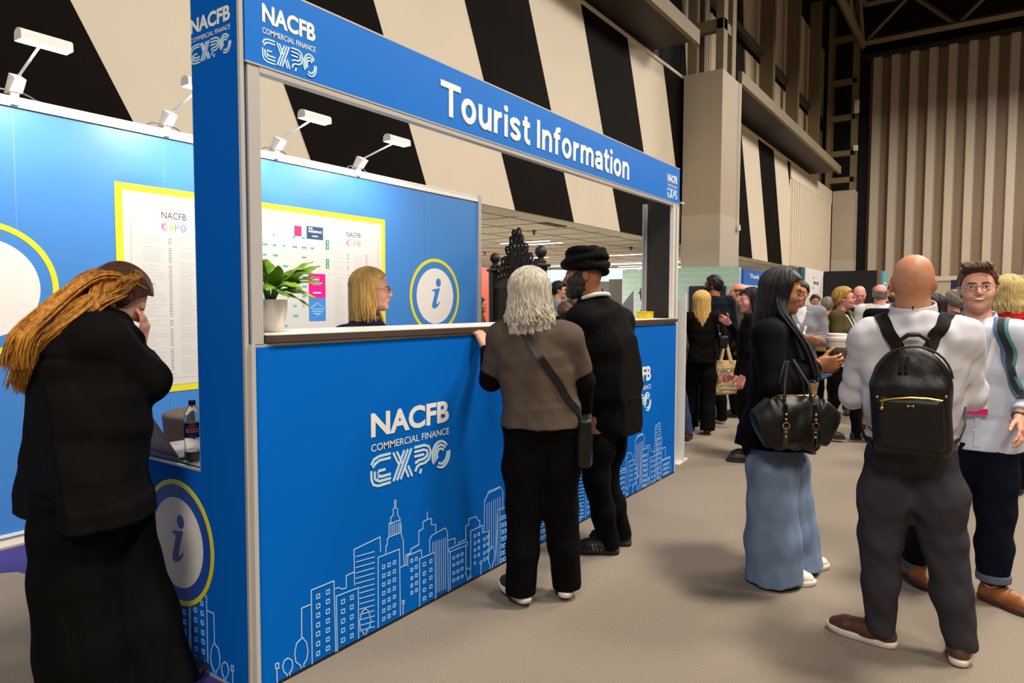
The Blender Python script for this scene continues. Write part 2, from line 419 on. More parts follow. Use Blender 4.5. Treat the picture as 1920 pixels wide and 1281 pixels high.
SKY_LINES=[[(0.097,0.007),(0.096,0.063)],[(0.09,0.085),(0.105,0.083),(0.105,0.062),(0.092,0.064),(0.09,0.085)],[(0.143,0.011),(0.143,0.019),(0.128,0.038),(0.123,0.061),(0.131,0.08),(0.149,0.084),(0.167,0.068),(0.171,0.044),(0.165,0.027),(0.154,0.019),(0.157,0.009)],[(0.211,0.012),(0.211,0.024),(0.186,0.052),(0.181,0.09),(0.191,0.126),(0.22,0.139),(0.239,0.111),(0.247,0.072),(0.24,0.039),(0.225,0.025),(0.225,0.012)],[(0.216,0.141),(0.218,0.261),(0.266,0.261)],[(0.267,0.007),(0.267,0.319),(0.386,0.318),(0.392,0.005)],[(0.401,0.004),(0.398,0.247),(0.522,0.241),(0.522,0.01)],[(0.392,0.281),(0.412,0.281),(0.429,0.267),(0.452,0.265)],[(0.454,0.265),(0.454,0.318),(0.499,0.32)],[(0.501,0.259),(0.5,0.42),(0.657,0.432),(0.66,0.361)],[(0.556,0.012),(0.553,0.021),(0.531,0.051),(0.528,0.085),(0.543,0.123),(0.563,0.132),(0.582,0.114),(0.596,0.069),(0.589,0.039),(0.569,0.024),(0.568,0.011)],[(0.693,0.344),(0.694,0.378),(0.703,0.382),(0.703,0.407),(0.714,0.416),(0.715,0.478),(0.726,0.481),(0.726,0.504),(0.742,0.511),(0.742,0.54),(0.752,0.543),(0.752,0.58),(0.76,0.578),(0.76,0.541),(0.771,0.533),(0.771,0.504),(0.788,0.482),(0.788,0.462),(0.794,0.455),(0.796,0.398),(0.807,0.377),(0.813,0.252)],[(0.715,0.475),(0.791,0.478)],[(0.714,0.416),(0.797,0.415)],[(0.641,0.012),(0.644,0.34),(0.782,0.338),(0.786,0.014)],[(0.804,0.013),(0.804,0.06)],[(0.798,0.08),(0.813,0.079),(0.811,0.063),(0.801,0.064),(0.798,0.08)],[(0.789,0.248),(0.826,0.248),(0.826,0.295),(0.86,0.297),(0.86,0.315),(0.916,0.32),(0.917,0.388),(0.947,0.392),(0.947,0.425),(0.979,0.429),(0.979,0.469)],[(0.979,0.429),(1.009,0.427),(1.009,0.394),(1.042,0.388),(1.042,0.35)],[(0.837,0.238),(0.838,0.289),(0.934,0.289),(0.937,0.255)],[(0.92,0.011),(0.921,0.248),(1.036,0.247),(1.04,0.005)],[(0.996,0.256),(0.996,0.323),(1.014,0.34),(1.115,0.35),(1.134,0.322),(1.139,0.007)],[(1.14,0.278),(1.195,0.274),(1.194,0.241)],[(1.145,0.232),(1.145,0.214),(1.296,0.208),(1.296,0.227),(1.145,0.232)],[(1.155,0.211),(1.154,0.008)],[(1.286,0.209),(1.285,0.055)],[(1.224,0.234),(1.224,0.242),(1.284,0.241),(1.284,0.313),(1.311,0.315),(1.311,0.346),(1.374,0.342),(1.389,0.318),(1.407,0.311),(1.407,0.28)],[(1.327,0.015),(1.327,0.275),(1.429,0.278),(1.433,0.236),(1.489,0.23),(1.491,0.126)],[(1.298,0.011),(1.298,0.027),(1.281,0.057),(1.29,0.078),(1.31,0.079),(1.327,0.055),(1.325,0.032),(1.313,0.023),(1.312,0.012)],[(1.418,0.005),(1.418,0.066)],[(1.409,0.08),(1.424,0.081),(1.424,0.064),(1.411,0.066),(1.409,0.08)],[(1.503,0.009),(1.503,0.026),(1.487,0.058),(1.491,0.112),(1.519,0.135),(1.544,0.103),(1.544,0.054),(1.526,0.025),(1.526,0.007)],[(1.446,0.242),(1.451,0.411),(1.484,0.444),(1.599,0.453),(1.623,0.426),(1.624,0.313)],[(1.484,0.444),(1.484,0.455),(1.595,0.458),(1.599,0.453)],[(1.555,0.017),(1.575,0.327),(1.712,0.324),(1.693,0.007)],[(1.655,0.336),(1.657,0.343),(1.743,0.342),(1.751,0.304),(1.77,0.298),(1.777,0.278),(1.863,0.268)],[(1.744,0.009),(1.747,0.231),(1.871,0.23),(1.861,0.008)],[(1.892,0.012),(1.886,0.363),(1.994,0.364),(1.993,0.007)],[(1.99,0.265),(2.081,0.265),(2.081,0.175)],[(2.001,0.165),(2.001,0.156),(2.192,0.154),(2.192,0.163),(2.001,0.165)],[(2.185,0.153),(2.212,0.017)],[(1.729,0.005),(1.727,0.057),(1.717,0.065),(1.727,0.072),(1.737,0.062),(1.729,0.057)],[(1.95,0.005),(1.946,0.022),(1.921,0.049),(1.918,0.087),(1.951,0.126),(1.976,0.108),(1.978,0.053)],[(1.969,0.001),(1.966,0.015),(1.949,0.038),(1.953,0.058),(1.978,0.064),(1.999,0.044),(1.99,0.013),(1.985,0.003)],[(1.836,0.233),(1.854,0.484),(1.952,0.497),(1.977,0.364)]]
SKY_THIN=[[(0.509,0.385),(0.622,0.375)],[(0.509,0.361),(0.622,0.35)],[(0.509,0.336),(0.622,0.325)],[(0.508,0.312),(0.621,0.3)],[(0.508,0.288),(0.621,0.275)],[(0.508,0.264),(0.621,0.25)],[(0.507,0.24),(0.62,0.225)],[(0.53,0.214),(0.62,0.202)],[(0.529,0.189),(0.62,0.177)],[(0.529,0.165),(0.62,0.152)],[(0.529,0.141),(0.619,0.127)],[(0.529,0.116),(0.619,0.102)],[(0.528,0.092),(0.619,0.077)],[(0.528,0.067),(0.619,0.052)],[(0.528,0.043),(0.618,0.027)],[(0.727,0.47),(0.727,0.419)],[(0.74,0.469),(0.739,0.418)],[(0.751,0.468),(0.751,0.418)],[(0.764,0.468),(0.763,0.417)],[(0.777,0.467),(0.776,0.416)],[(0.786,0.467),(0.786,0.416)],[(1.02,0.304),(1.019,0.255)],[(1.036,0.303),(1.036,0.25)],[(1.051,0.303),(1.05,0.033)],[(1.068,0.302),(1.066,0.032)],[(1.084,0.3),(1.083,0.031)],[(1.101,0.299),(1.1,0.03)],[(1.117,0.299),(1.116,0.03)],[(1.473,0.392),(1.473,0.242)],[(1.493,0.393),(1.494,0.125)],[(1.514,0.395),(1.514,0.119)],[(1.534,0.396),(1.535,0.113)],[(1.555,0.397),(1.556,0.011)],[(1.576,0.399),(1.577,0.01)],[(1.597,0.4),(1.598,0.01)],[(1.851,0.469),(1.953,0.47)],[(1.852,0.446),(1.954,0.447)],[(1.853,0.423),(1.954,0.424)],[(1.854,0.4),(1.955,0.4)],[(1.855,0.377),(1.956,0.377)],[(1.855,0.354),(1.957,0.354)],[(1.856,0.331),(1.958,0.331)],[(1.857,0.308),(1.959,0.307)],[(1.858,0.285),(1.96,0.284)],[(1.859,0.262),(1.96,0.261)],[(1.859,0.239),(1.961,0.237)]]
SKY_WIN=[(0.294,0.273,0.31,0.289),(0.293,0.232,0.31,0.248),(0.293,0.193,0.309,0.209),(0.292,0.152,0.308,0.168),(0.291,0.114,0.308,0.13),(0.291,0.072,0.307,0.088),(0.29,0.031,0.306,0.046),(0.345,0.273,0.361,0.29),(0.344,0.233,0.361,0.249),(0.343,0.19,0.36,0.207),(0.343,0.149,0.359,0.165),(0.342,0.109,0.359,0.125),(0.342,0.07,0.358,0.085),(0.341,0.031,0.358,0.047),(0.426,0.202,0.444,0.218),(0.426,0.159,0.443,0.176),(0.425,0.116,0.443,0.133),(0.425,0.075,0.442,0.091),(0.424,0.032,0.442,0.048),(0.477,0.202,0.493,0.219),(0.476,0.159,0.492,0.176),(0.476,0.115,0.491,0.132),(0.475,0.072,0.491,0.089),(0.475,0.031,0.49,0.047),(0.671,0.278,0.686,0.293),(0.671,0.236,0.686,0.251),(0.671,0.195,0.685,0.21),(0.67,0.154,0.685,0.169),(0.67,0.113,0.685,0.128),(0.669,0.072,0.684,0.087),(0.669,0.034,0.684,0.048),(0.705,0.276,0.721,0.292),(0.705,0.234,0.72,0.249),(0.705,0.195,0.72,0.21),(0.704,0.155,0.719,0.17),(0.704,0.112,0.719,0.127),(0.703,0.072,0.719,0.087),(0.703,0.034,0.718,0.048),(0.74,0.277,0.756,0.292),(0.74,0.234,0.755,0.249),(0.739,0.194,0.755,0.209),(0.739,0.153,0.754,0.168),(0.739,0.113,0.754,0.127),(0.738,0.072,0.754,0.086),(0.738,0.036,0.753,0.05),(0.859,0.249,0.873,0.263),(0.859,0.204,0.873,0.218),(0.859,0.163,0.872,0.176),(0.858,0.127,0.872,0.141),(0.858,0.091,0.872,0.105),(0.892,0.248,0.906,0.262),(0.891,0.208,0.905,0.222),(0.891,0.166,0.905,0.18),(0.891,0.128,0.905,0.141),(0.891,0.092,0.905,0.105),(0.947,0.202,0.965,0.218),(0.947,0.156,0.964,0.172),(0.947,0.116,0.964,0.131),(0.947,0.073,0.964,0.088),(0.946,0.03,0.964,0.045),(0.996,0.202,1.013,0.218),(0.996,0.159,1.013,0.174),(0.995,0.118,1.013,0.134),(0.995,0.073,1.013,0.089),(0.995,0.031,1.012,0.047),(1.176,0.166,1.192,0.179),(1.176,0.128,1.192,0.14),(1.176,0.085,1.192,0.098),(1.176,0.046,1.192,0.059),(1.21,0.166,1.226,0.179),(1.21,0.127,1.226,0.14),(1.21,0.084,1.226,0.097),(1.21,0.045,1.226,0.058),(1.244,0.165,1.261,0.178),(1.244,0.128,1.261,0.141),(1.244,0.086,1.261,0.099),(1.244,0.044,1.261,0.057),(1.357,0.231,1.37,0.245),(1.357,0.191,1.37,0.205),(1.357,0.153,1.37,0.167),(1.357,0.117,1.37,0.131),(1.357,0.08,1.37,0.093),(1.391,0.231,1.405,0.245),(1.391,0.192,1.405,0.206),(1.391,0.154,1.405,0.168),(1.391,0.116,1.405,0.13),(1.442,0.189,1.456,0.203),(1.442,0.152,1.456,0.166),(1.442,0.111,1.456,0.125),(1.442,0.074,1.456,0.088),(1.471,0.192,1.485,0.206),(1.471,0.154,1.485,0.167),(1.471,0.114,1.485,0.127),(1.471,0.075,1.485,0.089),(1.594,0.264,1.621,0.281),(1.596,0.221,1.622,0.237),(1.597,0.182,1.624,0.198),(1.598,0.141,1.625,0.157),(1.6,0.1,1.626,0.115),(1.601,0.058,1.628,0.074),(1.602,0.017,1.629,0.032),(1.625,0.264,1.652,0.28),(1.627,0.22,1.653,0.236),(1.628,0.18,1.655,0.196),(1.629,0.139,1.656,0.155),(1.631,0.097,1.657,0.113),(1.632,0.057,1.659,0.072),(1.633,0.015,1.66,0.031),(1.656,0.262,1.683,0.279),(1.658,0.219,1.685,0.235),(1.659,0.179,1.686,0.195),(1.66,0.139,1.687,0.155),(1.662,0.098,1.689,0.114),(1.663,0.056,1.69,0.072),(1.664,0.014,1.691,0.03),(1.774,0.187,1.799,0.204),(1.776,0.142,1.801,0.158),(1.777,0.097,1.802,0.113),(1.779,0.054,1.804,0.071),(1.78,0.012,1.805,0.028),(1.823,0.185,1.849,0.202),(1.825,0.143,1.851,0.159),(1.826,0.099,1.852,0.115),(1.828,0.054,1.854,0.071),(1.83,0.012,1.855,0.028),(1.895,0.313,1.919,0.331),(1.897,0.265,1.921,0.283),(1.899,0.224,1.922,0.242),(1.9,0.184,1.924,0.202),(1.902,0.144,1.925,0.161),(1.903,0.1,1.927,0.118),(1.905,0.06,1.928,0.077),(1.906,0.019,1.93,0.037),(1.945,0.313,1.969,0.331),(1.947,0.267,1.971,0.285),(1.948,0.225,1.972,0.243),(1.95,0.183,1.974,0.2),(1.951,0.142,1.975,0.16),(2.032,0.105,2.057,0.121),(2.034,0.067,2.058,0.083),(2.035,0.026,2.06,0.041),(2.067,0.106,2.092,0.122),(2.069,0.067,2.093,0.083),(2.07,0.026,2.095,0.041),(2.102,0.104,2.127,0.121),(2.104,0.066,2.129,0.082),(2.106,0.024,2.131,0.04),(2.138,0.104,2.163,0.12),(2.14,0.065,2.165,0.081),(2.141,0.023,2.166,0.039)]
# ------------------------------------------------------------------ setting
mat('carpet', (139, 127, 113), .95, var=.16, vscale=90, bump=.5, bscale=420, spec=.1, thr=(.3, .7))
mat('blue_carpet', (62, 58, 118), .95, var=.15, vscale=120, bump=.4, bscale=400, spec=.1)
mat('cream_paint', (222, 208, 186), .62, var=.05, vscale=.8, thr=(.3, .7))
mat('cream_clad', (236, 214, 180), .6, var=.10, vscale=1.3, stretch=(1, 1, .15))
mat('black_paint', (20, 14, 10), .7, var=.35, vscale=1.1, spec=.06)
mat('steel_paint', (128, 112, 84), .55, var=.1, vscale=1)
mat('steel_dark', (52, 44, 34), .6)
mat('roof_dark', (14, 12, 11), .9)
mat('pilaster_paint', (176, 160, 140), .6, var=.05, vscale=.6)
mat('white_metal', (226, 222, 216), .35, spec=.5)
mat('alu', (200, 195, 190), .35, metal=.35)
mat('blue_fabric', (0, 96, 188), .8, spec=.06, bump=.12, bscale=5)
mat('side_blue', (0, 92, 190), .8, spec=.06)
mat('wall_blue', (58, 124, 194), .45, spec=.8)
mat('sign_blue', (10, 108, 200), .5, spec=.2)
mat('deep_blue', (0, 66, 160), .5)
mat('print_white', (232, 230, 226), .5)
mat('print_pale', (176, 208, 240), .5)
mat('print_cyan', (200, 226, 238), .5)
mat('print_yellow', (216, 206, 34), .5)
mat('disc_white', (226, 218, 212), .5)
mat('board_white', (200, 196, 190), .6, spec=.2)
mat('ink', (60, 60, 62), .6)
mat('ink_grey', (150, 150, 150), .6)
mat('brown_edge', (72, 55, 45), .5)
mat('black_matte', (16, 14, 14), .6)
mat('counter_white', (228, 224, 216), .35)

def struct(name, mb, m, **k):
    o = mb.build(name, m, **k); o['kind'] = 'structure'; return o
# floor and booth carpet
struct('floor', MB().box(-12, 60, -16, 30, -.06, 0), M['carpet'])
o = MB().prism([(1.53, 2.30), (5.78, 2.30), (6.36, 2.45), (6.36, 4.86), (-1, 4.86), (-1, 4.47), (1.44, 4.45), (1.50, 4.40), (1.52, 4.31), (1.13, 2.96), (1.30, 2.62), (1.50, 2.36)], 'z', 0, .0015).build('booth_carpet', M['blue_carpet'])
tag(o, 'violet-blue carpet laid under the tourist information booth', 'carpet')

# striped side wall: cream wall body, dark slanting bands with their own thickness
WY = 7.5
struct('wall_left', MB().box(-6, 21.4, WY, WY+.35, 3.31, 8.08).box(21.0, 42.9, WY, WY+.35, 3.31, 7.97), M['cream_paint'])
def band(pts): return MB().prism([(p[0], p[1]) for p in pts], 'y', WY-.012, WY+.01)
def bx(x1, z1, x2, z2, z): return x1+(x2-x1)*(z-z1)/(z2-z1)
mbs = MB()
def add_band(mb, la, lb, zt, zb=3.315):
    """la, lb: (x1,z1,x2,z2) slanting edges"""
    mb.prism([(bx(*la, zb), zb), (bx(*lb, zb), zb), (bx(*lb, zt), zt), (bx(*la, zt), zt)], 'y', WY-.012, WY+.01)
add_band(mbs, (-1.2, 8, 1.2, 3.43), (3.17, 4.48, 3.74, 3.44), 8.08)
add_band(mbs, (5.64, 4.37, 6.08, 3.42), (7.23, 5.94, 8.36, 3.43), 8.08)
add_band(mbs, (9.37, 6.7, 10.91, 3.34), (11.34, 7.41, 13.1, 3.5), 8.08)
add_band(mbs, (13.48, 7.96, 15.33, 3.74), (15.79, 8.04, 16.87, 5.43), 8.08)
mbs.prism([(18.08, 8.08), (bx(18.1, 8.04, 19.11, 5.51, 3.315), 3.315), (21.3, 3.315), (21.3, 8.08)], 'y', WY-.012, WY+.01)
mbs.prism([(24, 7.97), (25.28, 7.97), (27.14, 3.315), (24, 3.315)], 'y', WY-.012, WY+.01)
add_band(mbs, (27.58, 7.96, 29.3, 3.76), (29.94, 7.97, 31.61, 3.91), 7.97)
mbs.prism([(32.35, 7.97), (32.9, 7.97), (32.9, 6.9)], 'y', WY-.012, WY+.01)
struct('wall_left_stripes', mbs, M['black_paint'])
# ribbed cream panels at the far end of that wall
mr = MB().box(33.2, 42.9, WY-.03, WY, 3.35, 7.3)
for i in range(21): mr.box(33.3+i*.46, 33.3+i*.46+.2, WY-.07, WY-.03, 3.35, 7.3)
mr.box(32.9, 42.9, WY-.06, WY-.0, 7.3, 7.99)
struct('wall_left_ribs', mr, M['cream_paint'])
struct('trim_1', MB().box(-6, 21.4, WY-.05, WY+.4, 8.08, 8.16).box(21.0, 42.9, WY-.05, WY+.4, 7.97, 8.05), M['cream_paint'])
# upper cladding, set back
UY = 8.6
struct('wall_upper', MB().box(-6, 46, UY, UY+.2, 8.0, 19), M['roof_dark'])
mu = MB()
for i, (xa, xb, sl) in enumerate([(9.6, 10.8, 0), (12.2, 14.0, 0), (17.0, 18.3, 0), (22.5, 25.6, -.2), (29.6, 32.0, -.16), (34.0, 37.4, -.14), (38.4, 42.6, 0), (43.2, 45.6, 0)]):
    for (z0, z1) in ((8.05, 12.1), (12.4, 16.9)):
        mu.prism([(xa+sl*(z0-10), z0), (xb, z0), (xb, z1), (xa+sl*(z1-10), z1)], 'y', UY-.05, UY)
        for k in range(3):
            xx = xb-(k+1)*.62; mu.box(xx, xx+.07, UY-.09, UY-.05, z0, z1)
struct('wall_upper_cladding', mu, M['cream_clad'])
# corrugated end wall
CX = 46
struct('wall_far_corner', MB().box(CX, CX+.3, 6.05, 8.7, 0, 19), M['roof_dark'])
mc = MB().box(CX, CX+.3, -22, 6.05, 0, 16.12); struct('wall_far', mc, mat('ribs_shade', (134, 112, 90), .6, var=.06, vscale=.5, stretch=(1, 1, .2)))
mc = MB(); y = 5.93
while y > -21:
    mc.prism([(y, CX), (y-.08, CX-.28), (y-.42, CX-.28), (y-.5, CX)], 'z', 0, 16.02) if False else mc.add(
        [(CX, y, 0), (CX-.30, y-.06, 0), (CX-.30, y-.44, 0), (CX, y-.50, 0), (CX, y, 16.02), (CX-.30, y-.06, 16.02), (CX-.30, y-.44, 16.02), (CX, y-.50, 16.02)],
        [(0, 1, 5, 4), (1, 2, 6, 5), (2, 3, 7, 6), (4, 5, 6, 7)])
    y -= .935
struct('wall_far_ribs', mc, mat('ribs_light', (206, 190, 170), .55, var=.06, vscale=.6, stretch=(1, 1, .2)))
struct('trim_2', MB().box(CX-.34, CX, -22, 6.5, 16.02, 16.3), M['steel_dark'])
struct('ceiling', MB().box(-12, 60, -22, 9, 19, 19.2), M['roof_dark'])
struct('wall_gable', MB().box(CX+.35, CX+.6, -22, 9, 16, 19.2), M['roof_dark'])
# low room behind
struct('ceiling_low_room', MB().box(-6, 45, WY+.02, 27, 3.30, 3.4), mat('tile_ceiling', (228, 226, 212), .8, var=.08, vscale=.7))
mg = MB()
for i in range(34): mg.box(-4+i*1.2, -4+i*1.2+.02, WY+.4, 27, 3.292, 3.302)
for i in range(17): mg.box(-6, 45, WY+.6+i*1.2, WY+.62+i*1.2, 3.292, 3.302)
struct('ceiling_low_room_grid', mg, mat('tile_gap', (104, 100, 88), .8))
struct('wall_rear', MB().box(34, 34.2, WY+.3, 27, 0, 3.3).box(-6, 34, 27, 27.2, 0, 3.3), mat('pale_wall', (214, 218, 216), .7))
struct('wall_low_side', MB().box(-6, -5.8, WY, 27, 0, 3.3), M['pilaster_paint'])

mat('tube_light', (255, 252, 240), .4, emit=7)
for (cx, cy, lb) in ((16.2, 10.8, 'upper of the two near strip lights above the throne crest'), (16.9, 10.8, 'lower of the two near strip lights above the throne crest'), (21.8, 14.3, 'faint strip light showing through the throne crest'), (22.2, 10.6, 'bright strip light right of the black turban'), (28.2, 14.9, 'distant strip light over the pale blue header, left one'), (28.9, 13.2, 'distant strip light over the pale blue header, nearer the dark end column')):
    t = thing('ceiling_light', lb, 'ceiling light', (cx, cy, 3.29), 0, 'strip lights in the low room ceiling')
    MB().box(-.07, .07, -.85, .85, -.02, 0).build('frame', M['white_metal'], t)
    MB().box(-.05, .05, -.82, .82, -.03, -.02).build('diffuser', M['tube_light'], t)
for (cx, cy, nm) in ((14.0, 9.06, 0), (18.7, 14.1, 1), (19.6, 9.1, 2)):
    t = thing('ceiling_sprinkler', ['small dark sprinkler head under the tiles above the throne', 'small dark sprinkler left of the throne posts', 'small dark sprinkler above the turban'][nm], 'sprinkler', (cx, cy, 3.3), 0, 'ceiling sprinklers')
    MB().lathe([(.06, 0), (.06, -.02), (.02, -.03), (.02, -.08), (.05, -.09), (.05, -.1)], n=10).build('head', M['steel_dark'], t)
t = thing('ceiling_vent', 'open dark gap panel among the ceiling tiles', 'vent', (13.2, 8.05, 3.295))
MB().box(-.45, .45, -.12, .12, -.012, 0).build('grille', M['steel_dark'], t)

# pilasters with steel columns on them
def pilaster(name_label, x0, x1, y0, z1, lab2):
    WY_ = WY-.09; t = thing('pilaster', name_label, 'pillar', ((x0+x1)/2, (y0+WY_)/2, 0), 0, 'boxed pillars along the side wall'); hx = (x1-x0)/2; hy = (WY_-y0)/2
    MB().box(-hx, hx, -hy, hy, 2.95, z1, .01).build('upper_casing', M['pilaster_paint'], t)
    MB().box(-hx-.004, hx+.004, -hy-.004, hy, 0, 4.1).build('lower_casing', mat('casing_low', (186, 172, 155), .6), t)
    return t
p1 = pilaster('tall grey-beige boxed pillar right of the tourist sign', 19.4, 21.2, 6.27, 8.14, '')
MB().tube([(.62, -.63, 3.9), (.62, -.63, 8.1)], .018, 6).box(.57, .67, -.68, -.61, 3.75, 3.92).box(.7, .78, -.66, -.61, 3.78, 3.86).build('conduit', M['white_metal'], p1)
p2 = pilaster('distant boxed pillar in the corner beside the ribbed end wall', 42.9, 44.0, 6.27, 8.03, '')
def steel_column(label, x, y, z0, z1, w=.5, d=1.05, rungs=()):
    t = thing('steel_column', label, 'column', (x, y, z0), 0, 'steel lattice columns')
    for sx in (0, 1):
        for sy in (0, 1):
            a = sx*(w*1.6); b = sy*(d-.22)
            MB().box(a, a+.35, b, b+.22, 0, z1-z0).build('post', M['steel_paint'], t)
    for zr in rungs:
        MB().box(.03, .32, 0, d, zr-z0, zr-z0+.3).build('cross_beam', M['steel_paint'], t)
        MB().box(0, w*1.6+.3, .03, .2, zr-z0, zr-z0+.28).build('cross_beam', M['steel_paint'], t)
    return t
steel_column('olive steel lattice column standing on the near pillar', 19.5, 6.3, 8.16, 18, rungs=(9.3, 10.6, 12.2, 14))
steel_column('dark steel lattice column rising behind the far pillar', 43.0, 6.35, 8.05, 18.5, w=.4, d=1.5, rungs=(8.5, 10.0, 12.0, 14.0, 16.4))
steel_column('olive steel column above the booth lamps', 1.5, 6.3, 8.14, 18, rungs=(10.5,))
def walkway(label, x0, x1):
    t = thing('walkway_beam', label, 'beam', (x0, 6.27, 8.2), 0, 'walkway beams')
    MB().box(0, x1-x0, 0, .12, 0, .36).build('edge_beam', M['steel_paint'], t)
    MB().box(0, x1-x0, .12, 1.9, .12, .2).build('deck', M['steel_dark'], t)
    MB().box(0, x1-x0, 1.8, 1.9, 0, .2).build('rear_beam', M['steel_dark'], t)
    return t
walkway('long olive walkway beam between the two pillars', 21.2, 38.4)
walkway('olive walkway beam ending left of the near pillar', 2.6, 17.5)
t = thing('mullion_frame', 'dark steel mullions and rail in front of the upper cladding', 'frame', (22, 8.2, 8.3))
for dx in (-7.5, -4, 0.2, 8.6, 13.2, 18.2): MB().box(dx, dx+.35, -.45, .1, 0, 9.5).build('mullion', M['steel_paint' if dx > 5 else 'steel_dark'], t)
MB().box(-8, 23.5, .0, .2, 3.85, 4.15).build('rail', M['steel_dark'], t)
# roof trusses
def truss(label, p0, p1, z0, z1, n, ax):
    t = thing('roof_truss', label, 'truss', (p0[0], p0[1], z0), 0, 'roof trusses'); L = Vector((p1[0]-p0[0], p1[1]-p0[1], 0)); 
    def bar(a, b, r, nm): MB().tube([a, b], r, 4).build(nm, M['steel_paint'], t)
    bar((0, 0, 0), L[:], .2, 'bottom_chord'); bar((0, 0, z1-z0), (L+Vector((0, 0, z1-z0)))[:], .18, 'top_chord')
    for i in range(n):
        a = L*(i/n); m_ = L*((i+.5)/n); b = L*((i+1)/n)
        bar((a.x, a.y, 0), (m_.x, m_.y, z1-z0), .12, 'brace'); bar((m_.x, m_.y, z1-z0), (b.x, b.y, 0), .12, 'brace')
    return t
truss('dark roof truss along the top of the ribbed end wall', (44.3, 6.2), (44.3, -16), 16.55, 18.7, 5, 'y')
truss('dark roof truss running above the long walkway', (20.5, 6.2), (43.8, 6.2), 16.2, 18.5, 6, 'x')
o = thing('junction_box', 'small white junction box fixed on the far steel column', 'box', (42.95, 6.3, 12.3)); MB().box(-.1, .1, -.12, .12, 0, .7, .02).build('casing', M['white_metal'], o)
o = thing('junction_box', 'tiny white box lower on the far steel column', 'box', (42.95, 6.3, 10.2)); MB().box(-.1, .1, -.12, .12, 0, .3, .02).build('casing', M['white_metal'], o)

# ------------------------------------------------------------------ logos and drawings
def expo_mark(mb, x0, x1, z0, z1, frame, wd):
    """striped four-letter mark drawn with parallel strokes"""
    W = (x1-x0); H = (z1-z0)
    def T(pts, cx): return [(x0+W*(cx+p[0]*.225), z0+H*p[1]) for p in pts]
    S = []
    for i, d in enumerate((0, .17, .34)):          # E
        c = .30-d*.6
        arc = [(c+d-(c)*math.cos(R(a)), 1-d*.0-c*1.0+c*math.sin(R(a))) for a in (90, 60, 30, 0)]
        if i < 2: S.append((0, [(1, 1-d*.85), (.42, 1-d*.85), (.14+d*.4, .93-d*.9), (0+d*.45, .76-d*.55)]))
        S.append((0, [(0+d, .56-d*.25), (0+d, .28), (.1+d*.75, .08+d*.85), (.34+d*.4, 0+d*.85), (1, 0+d*.85)]))
    S.append((0, [(.34, .5), (.72, .5)]))
    for d in (0, .2, .4):                           # X
        S.append((.255, [(0+d, 0), (.62+d, 1)]))
    for d in (0, .2): S.append((.255, [(.0+d, 1), (.30+d, .54)])); S.append((.255, [(.62+d, .40), (.84+d, 0)]))
    S.append((.52, [(0, 1), (.60, 1), (.86, .91), (.97, .68), (.86, .44), (.60, .34), (.34, .34), (.16, .28), (.05, .12)]))   # P
    S.append((.52, [(0, .84), (.54, .84), (.72, .79), (.78, .68), (.72, .56), (.54, .50), (.28, .50), (.04, .42)]))
    S.append((.52, [(0, .67), (.56, .67)])); S.append((.52, [(.40, .16), (.32, 0)]))
    for rr in (1, .72, .44):                        # O
        S.append((.76, [(.5+.5*rr*math.cos(R(a)), .5+.5*rr*math.sin(R(a))) for a in range(35, 221, 15)]))
        if rr > .5: S.append((.78, [(.5+.5*rr*math.cos(R(a)), .5+.5*rr*math.sin(R(a))) for a in range(238, 381, 13)]))
    for k_, (cx, p) in enumerate(S): mb.ribbon(T(p, cx), wd, frame, th=.0009+.00012*k_)
    return mb
def logo(frame, x0, x1, z0, z1, parent, mtop='print_white', mex='print_cyan', mline='print_white', colours=None, bold=.035):
    """NACFB / COMMERCIAL FINANCE / EXPO block, z1 top"""
    H = z1-z0
    text_mesh('NACFB', (x0, x1, z1-.33*H, z1), frame, M[mtop], 'logo_lettering', parent, bold, th=.0008)
    text_mesh('COMMERCIAL FINANCE', (x0, x1, z1-.52*H, z1-.42*H), frame, M[mline], 'logo_caption', parent, bold*.15, th=.0008)
    wd = (x1-x0)*.0215
    expo_mark(MB(), x0, x1, z0, z0+.40*H, frame, wd).build('logo_mark', M[mex], parent)
I_GLYPH = [(-.20, .60), (.27, .66), (.06, .15), (.055, .10), (.06, .07), (.09, .06), (.13, .075), (.18, .115), (.235, .17), (.27, .14), (.22, .07), (.15, .0), (.07, -.055), (-.02, -.09), (-.10, -.095), (-.17, -.075), (-.21, -.03), (-.22, .03), (-.04, .48), (-.08, .54), (-.20, .55)]
def info_disc(frame, cx, cz, ry, rw, parent, blue, wyel=.035):
    MB().plate(circle(cx, cz, ry-.004, 72), frame, .0018).build('blue_disc', blue, parent)
    MB().ribbon(circle(cx, cz, ry-wyel/2, 72), wyel, frame, True, th=.003).build('yellow_ring', M['print_yellow'], parent)
    MB().plate(circle(cx, cz, rw, 72), frame, .003).build('white_disc', M['disc_white'], parent)
    s = rw*.98
    MB().plate([(cx+p[0]*s*.92, cz-.36*s+p[1]*s) for p in I_GLYPH], frame, .0042).plate(circle(cx+.16*s, cz+.50*s, .14*s, 24, ry=.155*s), frame, .0042).build('letter', blue, parent)
def skyline(frame, off, parent, mirror=False, xmax=None, lw=.0042):
    def q(p): return ((-p[0]+off) if mirror else (p[0]+off), p[1]+.004)
    a = MB()
    for l in SKY_LINES:
        if xmax and max(p[0] for p in l) > xmax: continue
        a.ribbon([q(p) for p in l], lw, frame)
    for l in SKY_THIN:
        if xmax and max(p[0] for p in l) > xmax: continue
        a.ribbon([q(p) for p in l], lw*.8, frame)
    for w_ in SKY_WIN:
        if xmax and w_[2] > xmax: continue
        x0, z0, x1, z1 = w_; r_ = [q(p) for p in ((x0, z0), (x1, z0), (x1, z1), (x0, z1))]
        a.ribbon(r_, lw*.85, frame, True)
    return a.build('skyline_drawing', M['print_pale'], parent)

